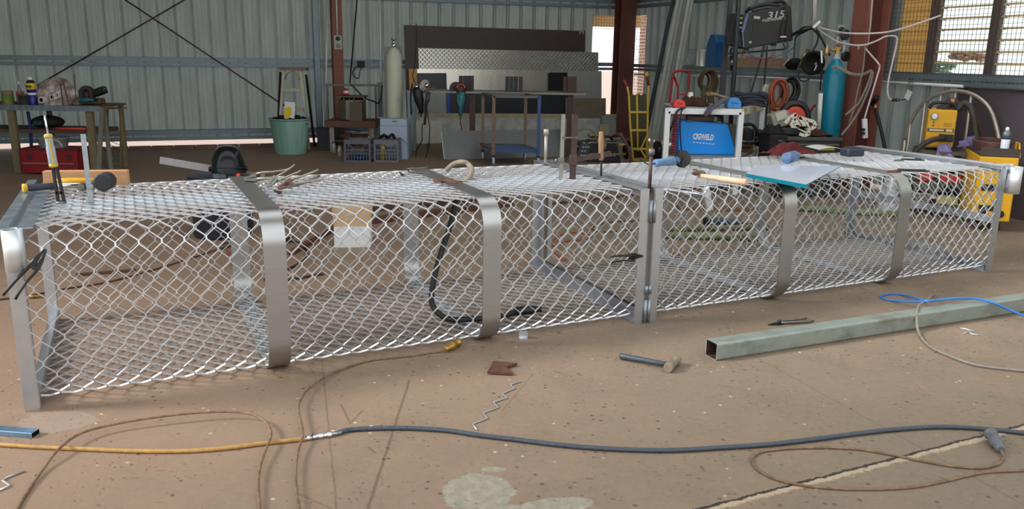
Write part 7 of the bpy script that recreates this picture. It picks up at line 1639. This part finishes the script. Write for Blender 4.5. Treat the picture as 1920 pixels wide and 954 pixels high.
# helmets, tube on the ledge
c = onl(1487, 133, .16); c += Vector((0, 0, .07))
mb = MB(); mb.sphere(tuple(c), (.13, .1, .075), rz=YAWR, tilt=-.25); m2 = MB(); m2.bar(c + WN * -.1 - WU * .085 + Vector((0, 0, -.02)), c + WN * .02 - WU * .1 + Vector((0, 0, .055)), .02, .012, up=(-.9, -.3, 0)); world_thing('face_mask', 'black face mask with white stripe on the ledge left of the brass tube', 'mask', [('mask_body', mb, M_black_m), ('white_stripe', m2, M_white)])
mb = MB(); mb.tube([onl(1498, 130, .2) + Vector((0, 0, .015)), onr(1515, 93, .08)], .028, n=12); single('brass_tube', mb, mat('tube_gold', (150, 132, 92), .3, .7, .1, 14), 'dull brass tube leaning on the wall between the black mask and helmet', 'tube')
c = onr(1528, 119, .2)
mb = MB(); ax = Vector((-.75, -.6, .15)).normalized(); mb.lathe([(.06, -.06), (.13, -.02), (.155, .04), (.15, .07), (.115, .075), (.1, .02), (.02, -.02)], c=c, axis=ax, n=30, cap=False); m2 = MB()
for dx in (-.01, .03): p = c + ax * .08 + Vector((.05 + dx, -.02, -.1)); m2.bar(p, p + Vector((.02, -.01, .07)), .018, .006, up=ax)
world_thing('welding_helmet', 'matt black welding helmet hanging on the right wall left of the teal cylinder', 'helmet', [('helmet_shell', mb, M_black_m), ('white_mark', m2, M_white)])
# ------------------------------------------------------------------ high black welder on its swing arm
Yk = 10.3
poly = [(1371, 22), (1391, 27), (1478, 8), (1484, 14), (1487, 76), (1396, 92), (1374, 84), (1369, 60)]
kc = V(1430, 90, Yk)
hw = thing('hung_welder', 'black welder marked 315 hung high on a pole, leads coiled on its top', 'welder', kc)
lq = lambda x, y, Y=Yk: V(x, y, Y) - kc
mb = MB(); mb.prism([(lq(x, y).x, lq(x, y).z) for x, y in ((1391, 27), (1478, 9), (1484, 15), (1487, 76), (1396, 92), (1388, 60))], (0, 0, 0), (1, 0, 0), (0, 0, 1), -.3, bev=.012); mb.build('welder_body', mat('welder_black', (30, 30, 30), .5, 0, .2, 10), hw)
mb = MB(); mb.prism([(lq(x, y).x, lq(x, y).z) for x, y in ((1379, 24), (1392, 27), (1389, 60), (1396, 91), (1374, 84), (1370, 60))], (0, .02, 0), (1, 0, 0), (0, 0, 1), -.26, bev=.01); mb.build('front_panel', mat('panel_black', (38, 38, 42), .5), hw)
mb = MB(); mb.bar(lq(1401, 26) + Vector((0, -.012, 0)), lq(1391.5, 60) + Vector((0, -.012, 0)), .035, .012, up=(0, 1, 0)); mb.bar(lq(1391.5, 60) + Vector((0, -.012, 0)), lq(1394, 89) + Vector((0, -.012, 0)), .018, .012, up=(0, 1, 0)); mb.build('edge_strip', mat('edge_blue_grey', (96, 104, 136), .5), hw)
for x, y, m in ((1388.5, 34, mat('lamp_amber', (206, 170, 96), .5)), (1388, 43, mat('lamp_pale', (196, 190, 160), .5)), (1387.5, 52, M_girt)): mb = MB(); mb.box(tuple(lq(x, y) + Vector((0, -.004 , 0))), (.035, .03, .022), bev=.004); mb.build('indicator', m, hw)
M_t2 = mat('lettering_pale', (178, 178, 176), .45)
text_mesh('number_lettering', '315', .115, M_t2, hw, tuple(lq(1453.5, 28.5) + Vector((0, -.006, 0))), (PI / 2, -.13, 0), shear=.25, ext=.002, bold=.002, sx=1.25)
text_mesh('line_lettering', 'PULSE MIG/MAG T3', .042, M_t2, hw, tuple(lq(1451, 36.5) + Vector((0, -.006, 0))), (PI / 2, -.13, 0), shear=.25, ext=.002, bold=.001, sx=.8)
mb = MB(); mb.box(tuple(lq(1419, 33) + Vector((0, -.004, 0))), (.075, .008, .03), ry=.08); mb.build('white_label', M_t2, hw)
mb = MB(); mb.box(tuple(lq(1418, 56) + Vector((0, -.003, 0))), (.09, .006, .2), ry=.05); mb.build('door_panel', mat('door_brown', (34, 28, 24), .5), hw)
mb = MB(); mb.box(tuple(lq(1406.5, 79) + Vector((0, -.003, 0))), (.03, .006, .025)); mb.build('small_sticker', M_t2, hw)
for x, y in ((1403, 93), (1455, 83)): mb = MB(); mb.box(tuple(lq(x, y) + Vector((0, .1, 0))), (.05, .08, .04)); mb.build('foot', M_black, hw)
mb = MB(); mb.tube(spline([lq(1398, 24, Yk + .12), lq(1408, 14, Yk + .12), lq(1440, 5, Yk + .12), lq(1466, 3, Yk + .12), lq(1474, 12, Yk + .12)], 5), .02, n=8); mb.build('carry_handle', M_black, hw)
for j, (pp, r) in enumerate((([(1404, 17), (1430, 9), (1456, 10), (1470, 14)], .024), ([(1410, 20), (1436, 14), (1462, 15)], .02))):
    mb = MB(); mb.tube(spline([lq(x, y, Yk + .04) for x, y in pp], 5), r, n=8); mb.build('coiled_lead', [M_cord_bk, mat('lead_grey2', (70, 70, 68), .6)][j], hw)
pc([(1472, 8), (1473, 30), (1467, 50), (1466, 72), (1471, 88), (1475, 91), (1477, 84), (1475, 60), (1478, 40), (1476, 14)], Yk - .04, .008, mat('cord_brownish', (60, 54, 46), .6), 'looped_cord', 'thin cord looped down the side of the high black welder', 'cord')
mb = MB(); mb.bar(V(1463, 69, Yk - .05), V(1474, 69, Yk - .05), .02, .016); single('cable_tie', mb, M_white, 'white clip across the looped cord on the high black welder', 'clip')
mb = MB(); mb.tube([V(1386, -30, Yk - .06), V(1384, 20, Yk - .06), V(1379, 98, Yk - .06), Vector((V(1366, 300, Yk - .06).x, Yk - .06, .0))], .028, n=10); m2 = MB(); m2.bar(V(1379, 100.5, Yk - .04), V(1379, 100.5, Yk - .04) + Vector((.0, .4, .0)), .04, .02); m2.bar(V(1379, 100.5, Yk - .04) + Vector((0, .2, 0)), V(1470, 92.5, Yk + .18), .05, .02)
world_thing('hanger_pole', 'black upright pole carrying the high black welder', 'pole', [('pole', mb, mat('pole_black', (44, 48, 52), .5)), ('support_bar', m2, M_steel_dk)])
mb = MB(); mb.bar(V(1374, -30, Yk + .5), V(1358, 118, Yk + .5), .055, .05, up=(0, 1, 0)); a = V(1358, 118, Yk + .5); mb.bar(a, Vector((V(1346, 300, Yk + .5).x, Yk + .5, 0)), .07, .05, up=(0, 1, 0)); single('square_post', mb, mat('post_slate', (62, 66, 68), .5, .3), 'dark slate square post left of the high black welder', 'post')
pc([(1386, 94), (1392, 102), (1406, 107), (1424, 110), (1440, 108), (1448, 104)], Yk - .05, .007, mat('cord_red', (130, 50, 46), .5), 'thin_cable', 'thin dark red cord sagging below the high black welder', 'cord')
pc([(1396, 94), (1410, 105), (1432, 109), (1452, 107), (1475, 98), (1492, 85), (1498, 76)], Yk - .03, .007, mat('cord_bluegrey', (74, 104, 130), .5), 'thin_cable', 'thin blue-grey cord sagging below the high black welder', 'cord')
pc([(1433, 86), (1426, 112), (1418, 140), (1409, 170), (1403, 186)], Yk, .011, M_cord_bk, 'black_cable', 'black cable slanting down from the high black welder to the cable coil', 'cable')
pc([(1438, 86), (1437, 110), (1434, 140), (1433, 160)], Yk - .02, .011, M_cord_bk, 'black_cable', 'black cable hanging straight down to the pale earth clamp', 'cable')
mb = MB(); p = V(1434, 160, Yk - .03); mb.prism([(0, .02), (.05, .0), (.09, .03), (.07, -.05), (.02, -.12), (-.04, -.18), (-.03, -.1), (-.02, -.04)], p, (1, 0, 0), (0, 0, 1), -.03, bev=.004); m2 = MB(); m2.tube(spline([p + Vector((.08, -.01, .02)), p + Vector((.06, -.01, -.1)), p + Vector((-.02, -.01, -.2)), p + Vector((-.05, -.01, -.15))], 5), .01, n=6)
world_thing('earth_clamp', 'pale metal earth clamp hanging from a black cable right of the white frame', 'clamp', [('clamp_jaw', mb, mat('clamp_pale', (190, 188, 172), .45, .4)), ('clamp_handle', m2, M_steel_dk)])
mb = MB(); mb.tube(spline([V(1372, 90, Yk + .1), V(1370, 98, Yk + .05), V(1377, 104, Yk), V(1382, 98, Yk)], 5), .012, n=6); m2 = MB(); p = V(1374, 104, Yk); m2.tube([p, V(1374, 132, Yk)], [.04, .03], n=10); m3 = MB(); m3.tube([V(1373, 112, Yk - .04), V(1373, 122, Yk - .04)], .022, n=10); single('x', mb, M_black, 'a', 'b') if False else world_thing('torch_head', 'black torch connector hanging under the front of the high black welder', 'torch', [('lead', mb, M_cord_bk), ('torch_body', m2, M_black), ('collar', m3, M_galv)])
# rope coil, orange coil, black coil
def hangcoil(name, lab, x, y, rx, ry, Y, r, m, turns=5, seed=1, cat='hose', extra=None):
    c = V(x, y, Y); k = mpp(c); rnd = random.Random(seed); mb = MB()
    for j in range(turns):
        f = 1 - .07 * j + rnd.uniform(-.03, .03); dx, dz = rnd.uniform(-.03, .03), rnd.uniform(-.02, .02); ph = rnd.uniform(0, 6)
        mb.tube([c + Vector((rx * k * f * math.cos(t) + dx, .02 * j - .05 + .015 * math.sin(t * 2 + ph), ry * k * f * math.sin(t) * (1.0 if math.sin(t) > 0 else 1.05) + dz)) for t in [2 * PI * i / 36 for i in range(36)]], r, n=7, closed=True)
    if extra: extra(mb, c)
    return single(name, mb, m, lab, cat)
hangcoil('rope_coil', 'brown rope coil hanging on the right wall ledge above the white frame', 1325, 152, 15, 22, 11.6, .018, mat('rope_brown', (84, 66, 48), .8, 0, .3, 30), 6, 2, 'rope')
mb = MB(); mb.tube(spline([V(1322, 160, 11.5), V(1320, 178, 11.5), V(1318, 196, 11.5)], 5), .04, n=8); mb.tube(spline([V(1330, 160, 11.5), V(1332, 180, 11.5), V(1334, 196, 11.5)], 5), .045, n=8); single('olive_strap', mb, mat('strap_olive', (92, 84, 56), .85, 0, .3, 20), 'olive strap ends hanging below the brown rope coil', 'strap')
hangcoil('hose_coil', 'orange hose coil hanging on the right wall beside the black cable coil', 1459, 176, 16, 28, 10.2, .013, M_cord_or, 6, 3)
hangcoil('cable_coil', 'black cable coil hanging on the right wall behind the orange hose coil', 1478, 170, 16, 22, 10.75, .014, M_cord_bk, 4, 5, 'cable')
pc([(1444, 190), (1444, 215), (1447, 240), (1452, 258)], 10.2, .012, M_cord_or, 'hose_tail', 'orange hose end trailing down below the orange coil', 'hose')
pc([(1440, 178), (1437, 215), (1436, 240), (1440, 256), (1450, 262)], 10.15, .011, M_cord_bk, 'black_cable', 'black cable trailing beside the orange hose end', 'cable')
pc([(1528, 196), (1519, 208), (1516, 222), (1520, 235)], 10.1, .018, M_cord_or, 'hose_tail', 'thick orange hose end behind the white plastic rack', 'hose')
# junction of white cables
J = V(1527, 48, 9.9)
for i, (x0, x1) in enumerate(((1526.5, 1525.5), (1529.5, 1527.5), (1531, 1529))):
    mb = MB(); mb.tube([V(x0, -30, 9.9 + .03 * i), V(x1, 49 - 2 * i, 9.9 + .03 * i)], .009, n=6); single('drop_cable', mb, M_cord_wh, 'white cable dropping from above to the tied junction, %s of three' % ['left', 'middle', 'right'][i], 'cable')
mb = MB(); mb.bar(V(1524, 52, 9.85), V(1537, 40, 9.85), .025, .03, up=(0, 1, 0)); single('tape_wrap', mb, M_white, 'white tape tying the dropped cables together', 'tape')
pc([(1532, 50, 9.9), (1555, 57, 9.6), (1585, 62, 9.3), (1625, 63, 9.15), (1665, 60, 9.05), (1700, 51, 8.95), (1730, 41, 8.9), (1764, 29, 8.9)], 9, .011, M_cord_wh, 'white_cable', 'long white cable swagged from the junction to the louvre window', 'cable')
pc([(1531, 52, 9.9), (1548, 65, 9.7), (1570, 78, 9.45), (1600, 84.5, 9.25), (1622, 84, 9.2), (1645, 76, 9.2), (1662, 68, 9.2), (1680, 69, 9.15), (1681, 82, 9.15), (1676, 105, 9.15), (1668, 140, 9.15), (1664, 165, 9.15), (1666, 182, 9.15), (1672, 187, 9.15), (1684, 187, 9.1)], 9, .010, M_cord_wh, 'white_cable', 'white cable swagged below the first, then hanging down in front of the window', 'cable')
mb = MB(); p, q = V(1672, 187.5, 9.15), V(1686, 187, 9.1); mb.lathe([(.01, 0), (.018, .02), (.018, .06), (.008, .08)], c=p, axis=q - p, n=10); single('lead_connector', mb, M_steel_dk, 'dark plug at the end of the white cable below the window', 'plug')
pc([(1526, 53, 9.9), (1510, 56, 10), (1495, 62, 10.1), (1486, 66, 10.2)], 10, .014, M_cord_bk, 'black_cable', 'black cable from the junction to the high black welder, lower one', 'cable')
pc([(1524, 50, 9.95), (1508, 51, 10), (1498, 58, 10.1), (1487, 63, 10.2)], 10, .012, M_cord_bk, 'black_cable', 'black cable from the junction to the high black welder, upper one', 'cable')
pc([(1524, 52, 9.9), (1508, 60, 10.0), (1496, 66, 10.1), (1491, 74, 10.2), (1489, 100, 10.2), (1488, 118, 10.2)], 10, .009, M_cord_bk, 'black_cable', 'thin black cable hanging down to the face mask', 'cable')
pc([(1524, 54), (1534, 66), (1532, 80), (1526, 92), (1521, 99)], 9.95, .011, M_cord_bk, 'black_cable', 'black cable from the junction down behind the brass tube', 'cable')
pc([(1531, 54), (1540, 72), (1549, 90), (1556, 104)], 9.9, .012, M_cord_bk, 'black_cable', 'black cable from the junction down to the cylinder regulator', 'cable')
pc([(1500, 130), (1497, 145), (1502, 151), (1512, 151), (1520, 146)], 9.95, .009, M_cord_bk, 'black_cable', 'small black cable loop below the wall helmet', 'cable')
pc([(1539, 95), (1540, 130), (1538, 170)], 10.2, .008, M_cord_bk, 'black_cable', 'thin black cable hanging left of the teal cylinder', 'cable')
# outlets on right column
def faceL(x, y): return on(x, y, -WU, PC3 - WU * .165)
c = faceL(1576, 56) if False else V(1576, 56, 9.95)
mb = MB(); mb.box(tuple(c), (.09, .04, .11), bev=.006); m2 = MB(); m2.lathe([(.032, 0), (.032, .02)], c=c + Vector((0, -.022, 0)), axis=(0, -1, 0), n=16); m3 = MB(); m3.box(tuple(c + Vector((.01, 0, -.085))), (.05, .03, .08)); world_thing('isolator_switch', 'pale switch box with black knob left of the right red column', 'switch', [('switch_body', mb, mat('switch_pale', (150, 150, 142), .5)), ('switch_knob', m2, M_black), ('cable_entry', m3, M_girt)])
c = on(1617, 88, WN, PC3 + WN * .03); mb = MB(); mb.box(tuple(c), (.11, .04, .07), rz=YAWR + PI / 2 + .0, bev=.006); m2 = MB(); m2.lathe([(.022, 0), (.022, .03)], c=c + WN * .022, axis=WN, n=14); world_thing('power_outlet', 'pale power outlet inside the right red column with a white plug', 'outlet', [('outlet_box', mb, mat('outlet_cream', (196, 186, 160), .5)), ('socket', m2, mat('socket_olive', (110, 100, 60), .5))])
mb = MB(); mb.tube([on(1637, -25, WN, PC3 + WN * .05), on(1631, 50, WN, PC3 + WN * .05), on(1626, 86, WN, PC3 + WN * .05)], .014, n=8); single('conduit', mb, mat('conduit_cream', (196, 186, 172), .5), 'cream conduit running down inside the right red column to its outlet', 'conduit')
pc([(1621, 89, 9.6), (1632, 102, 9.35), (1646, 118, 9.2), (1649, 126, 9.2), (1644, 145, 9.2), (1636, 172, 9.2), (1628, 198, 9.2), (1621, 222, 9.2)], 9.2, .010, M_cord_wh, 'white_cable', 'white cable from the column outlet to the hanging power board', 'cable')
mb = MB(); a, b_ = V(1620.5, 222, 9.5), V(1622, 258, 9.5); mb.bar(V(1621, 222.5, 9.2), V(1622, 259, 9.2), .052, .04, up=(0, 1, 0), bev=.006); m2 = MB()
for y in (243, 250): m2.box(tuple(V(1618, y, 9.16)), (.035, .05, .03), bev=.006)
world_thing('power_board', 'white power board hanging on its cable beside the right red column', 'power board', [('board_body', mb, M_white), ('plugs', m2, M_black)])
# teal cylinder with regulators
Yc2 = 9.7
c = V(1562, 200, Yc2); k = mpp(c); r = 20 * k
zsh = V(1567, 134, Yc2).z; zt3 = V(1568, 118, Yc2).z
tc_ = thing('gas_cylinder', 'large teal gas cylinder standing against the right red column', 'gas cylinder', (c.x, Yc2 + .05, 0))
mb = MB(); mb.lathe([(r * .95, 0), (r, .02), (r, zsh - .12), (r * .96, zsh - .04), (r * .85, zsh + .02), (r * .6, zsh + .085), (r * .35, zsh + .12), (r * .3, zsh + .14)], n=36); mb.build('cylinder_body', M_teal, tc_)
mb = MB(); mb.lathe([(r * .32, zsh + .13), (r * .32, zsh + .16), (.03, zsh + .165), (.03, zsh + .2)], n=14); mb.build('neck_ring', mat('neck_pale', (160, 180, 176), .4), tc_)
zv = zsh + .19
mb = MB(); mb.box((0, 0, zv + .04), (.045, .045, .09), bev=.006); mb.lathe([(.012, -.1), (.012, .09)], c=(0, 0, zv + .05), axis=(1, 0, 0), n=10); mb.build('valve', M_brass, tc_)
mb = MB(); mb.lathe([(.022, zv + .09), (.026, zv + .1), (.026, zv + .12)], n=12); mb.build('valve_wheel', mat('copper2', (150, 90, 66), .4, .5), tc_)
mb = MB(); mb.lathe([(.022, -.05), (.028, -.03), (.028, .02), (.016, .04), (.012, .07)], c=(-.13, -.02, zv + .04), axis=(0, 0, 1), n=14); mb.build('regulator', mat('regulator_gold', (190, 160, 110), .35, .7), tc_)
mb = MB(); mb.lathe([(.055, -.02), (.06, 0), (.055, .02)], c=(.1, 0, zv - .02), axis=(.5, -.8, 0), n=20); mb.build('gauge', M_black, tc_)
mb = MB(); mb.lathe([(.06, -.02), (.065, 0), (.06, .02)], c=(.07, .0, zv + .22), axis=(.5, -.8, 0), n=20); mb.build('gauge', mat('gauge_dark', (58, 56, 60), .4), tc_)
mb = MB(); mb.bar((.07, 0, zv - .02), (.06, 0, zv + .2), .03, .03, up=(0, 1, 0)); mb.build('regulator_stem', M_galv, tc_)
mb = MB(); mb.bar((-.02, .0, zv + .06), (-.012, .0, zv + .2), .022, .012, up=(0, 1, 0)); mb.build('valve_key', mat('key_pale', (170, 168, 160), .5), tc_)
mb = MB(); mb.bar(V(1540, 95, Yc2), V(1541, 118, Yc2), .018, .01, up=(0, 1, 0)); single('pale_rod', mb, M_white_pl, 'short pale rod hanging left of the cylinder regulator', 'rod')
mb = MB(); a = V(1539, 175, Yc2 - .05); b_ = V(1534, 250, Yc2 - .05); mb.tube([a, b_], .026, n=10); single('white_tube', mb, mat('tube_white', (216, 214, 200), .5), 'slim white tube standing against the left side of the teal cylinder', 'tube')
mb = MB()
for pp in ([(1560, 124), (1575, 126), (1590, 135), (1605, 139), (1620, 138), (1634, 131)], [(1558, 126), (1572, 128), (1588, 137), (1604, 141.5), (1620, 140), (1635, 132)]): mb.tube(spline([V(x, y, 9.45 if x > 1580 else 9.55) for x, y in pp], 5), .012, n=6)
single('grey_hose', mb, M_cord_gr, 'grey twin hose swagged from the teal cylinder across the red column', 'hose')
for j, (pp, lab) in enumerate((([(1635, 132), (1628, 155), (1612, 190), (1600, 203), (1585, 216)], 'grey hose slanting down left from the column edge, upper one'), ([(1637, 134), (1632, 158), (1618, 192), (1607, 214), (1592, 236), (1577, 254)], 'grey hose slanting down left from the column edge, longest one'), ([(1622, 88), (1618, 130), (1608, 170), (1602, 200), (1592, 230)], 'thin brown-grey cord hanging in front of the right red column'))):
    pc(pp, 9.3, [.013, .014, .009][j], M_cord_gr, 'grey_hose', lab, 'hose')
# wall torch and hook
mb = MB(); mb.tube(spline([onr(1644, 185, .12), onr(1640, 195, .14), onr(1643, 208, .14), onr(1650, 235, .14), onr(1658, 272, .14), onr(1662, 300, .14)], 5), .02, n=8); m2 = MB(); m2.tube([onr(1637, 195, .13), onr(1642, 186, .16), onr(1645, 180, .16)], .026, n=8); m3 = MB(); m3.lathe([(.02, 0), (.026, .01), (.02, .05)], c=onr(1641, 204, .16), axis=(0, 0, 1), n=10)
world_thing('cutting_torch', 'dark cutting torch with hoses hanging on the wall right of the red column', 'torch', [('hose', mb, M_cord_bk), ('torch_head', m2, M_black), ('collar', m3, M_brass)])
mb = MB(); mb.tube(spline([onr(1713, 154, .12), onr(1705, 154, .13), onr(1704, 160, .13), onr(1706, 168, .13), onr(1706, 176, .13)], 5), .006, n=6); m2 = MB(); c = onr(1703, 178, .13); m2.box(tuple(c), (.07, .01, .1), rz=YAWR, ry=.4); m3 = MB(); m3.tube(spline([onr(1700, 182, .13), onr(1695, 187, .13), onr(1687, 187.5, .14)], 4), .005, n=6)
world_thing('hook_tag', 'wire hook with small white tag hanging from the conduit under the window', 'hook', [('wire_hook', mb, M_steel), ('white_tag', m2, M_white), ('wire_end', m3, M_steel_dk)])
# ------------------------------------------------------------------ dark boxes and machines left of the teal cylinder
Yd = 9.05
xl, xr = V(1472, 290, Yd).x, V(1578, 290, Yd).x; zt4 = V(1525, 256, Yd).z
tt = thing('storage_tote', 'black plastic tote with yellow-green label on the floor below the teal cylinder', 'tote', ((xl + xr) / 2, Yd + .01, 0), 0)
W_ = xr - xl
mb = MB(); mb.box((0, .25, zt4 / 2 - .02), (W_ * .96, .5, zt4 - .04), bev=.015, m=None); mb.build('tote_body', mat('tote_black', (34, 34, 34), .5), tt)
mb = MB(); mb.box((0, .25, zt4 - .03), (W_ * 1.0, .54, .045), bev=.012); mb.build('tote_lid', mat('tote_lid', (60, 60, 56), .5), tt)
mb = MB(); mb.box((-.02, -.025, zt4 - .085), (W_ * .92, .02, .015)); mb.build('tote_rim', mat('tote_rim', (90, 88, 80), .5), tt)
mb = MB(); mb.box((W_ * .22, -.005, V(1545, 278, Yd).z), (.18, .01, .045)); mb.build('yellow_label', mat('label_olive', (150, 146, 40), .5), tt)
text_mesh('pale_lettering', 'EDGE', .06, mat('text_greyish', (150, 150, 140), .5), tt, (-.06, -.006, V(1520, 278, Yd).z), (PI / 2, 0, 0)) if False else None
xl, xr = V(1437, 280, Yd).x, V(1469, 280, Yd).x; z5 = V(1452, 252, Yd).z
bc = thing('black_case', 'black upright case with grey marks on the floor left of the black tote', 'case', ((xl + xr) / 2, Yd - .1, 0), 0)
mb = MB(); mb.box((0, .2, z5 / 2), (xr - xl, .4, z5), bev=.012); mb.build('case_body', M_black_m, bc)
for y in (262, 270, 277): mb = MB(); mb.box((.02, -.003, V(1455, y, Yd).z), (.05, .006, .012)); mb.build('grey_mark', mat('mark_grey', (96, 92, 88), .5), bc)
# welder accessories above the tote: red and black saw, white rack
z6 = zt4 + .0
c = V(1483, 225, Yd + .2)
sw = thing('cutoff_saw', 'grey and red cut-off saw with black guard standing on the black tote', 'saw', (c.x, Yd + .25, zt4 - .002))
h6 = V(1483, 200, Yd + .25).z - zt4
mb = MB(); mb.box((-.12, 0, h6 * .55), (.2, .2, .16), ry=-.35, bev=.015); mb.build('motor_body', mat('saw_grey', (150, 146, 136), .5), sw)
mb = MB(); mb.lathe([(.11, -.03), (.12, -.02), (.12, .03), (.1, .05)], c=(.06, .02, h6 * .62), axis=(.15, -1, .1), n=28); mb.build('guard', mat('saw_red', (186, 60, 36), .5), sw)
mb = MB(); mb.tube([(.07 + .15 * math.cos(t), .06, h6 * .62 + .15 * math.sin(t)) for t in [-.5 + (PI + .4) * i / 14 for i in range(15)]], .04, n=8); mb.build('guard_rim', M_black, sw)
mb = MB(); mb.box((-.02, 0, h6 * .14), (.4, .28, h6 * .28), bev=.02); mb.build('saw_base', mat('saw_dark', (44, 46, 48), .5), sw)
mb = MB(); mb.box((-.13, -.1, h6 * .7), (.12, .03, .09), ry=-.35); mb.build('rating_label', mat('label_cream', (190, 186, 166), .5), sw)
rk = [(1472, 232), (1480, 220), (1490, 214), (1497, 216), (1502, 232), (1494, 240), (1485, 228)]
mb = MB(); Yq = Yd + .0
M_rk = mat('rack_white', (206, 204, 188), .5)
for a, b_ in (((1472, 231), (1481, 219)), ((1481, 219), (1493, 214)), ((1493, 214), (1483, 236)), ((1483, 236), (1500, 238)), ((1490, 222), (1498, 236)), ((1498, 220), (1526, 228)), ((1526, 228), (1529, 236)), ((1529, 236), (1520, 242)), ((1520, 242), (1500, 238)), ((1498, 220), (1512, 240)), ((1500, 238), (1514, 245)), ((1514, 245), (1518, 250)), ((1518, 250), (1508, 254)), ((1508, 254), (1499, 251)), ((1485, 232), (1512, 247)), ((1511, 226), (1515, 240))):
    mb.bar(V(a[0], a[1], Yq), V(b_[0], b_[1], Yq), .035, .02, up=(0, 1, 0))
single('plastic_rack', mb, M_rk, 'tangled white plastic rack leaning on the black tote in front of the saw', 'rack')
mb = MB(); mb.grid(ragf(Vector((V(1528, 258, Yd + .2).x, Yd + .22, zt4 + .0)), Vector((.16, 0, 0)), Vector((0, .16, 0)), .09, 11), 18, 14, th=.006); single('brown_cloth', mb, mat('cloth_brown2', (96, 62, 44), .9, 0, .3, 16), 'brown cloth heaped on the black tote below the teal cylinder', 'cloth')
mb = MB(); mb.grid(ragf(Vector((V(1452, 250, Yd + .1).x, Yd + .1, z5 + .004)), Vector((.12, 0, 0)), Vector((0, .12, 0)), .14, 12), 18, 14, th=.006); single('cable_heap', mb, mat('heap_black', (40, 40, 40), .7, 0, .4, 25, bump=.4), 'heap of dark cable and fittings on top of the black case', 'cable')
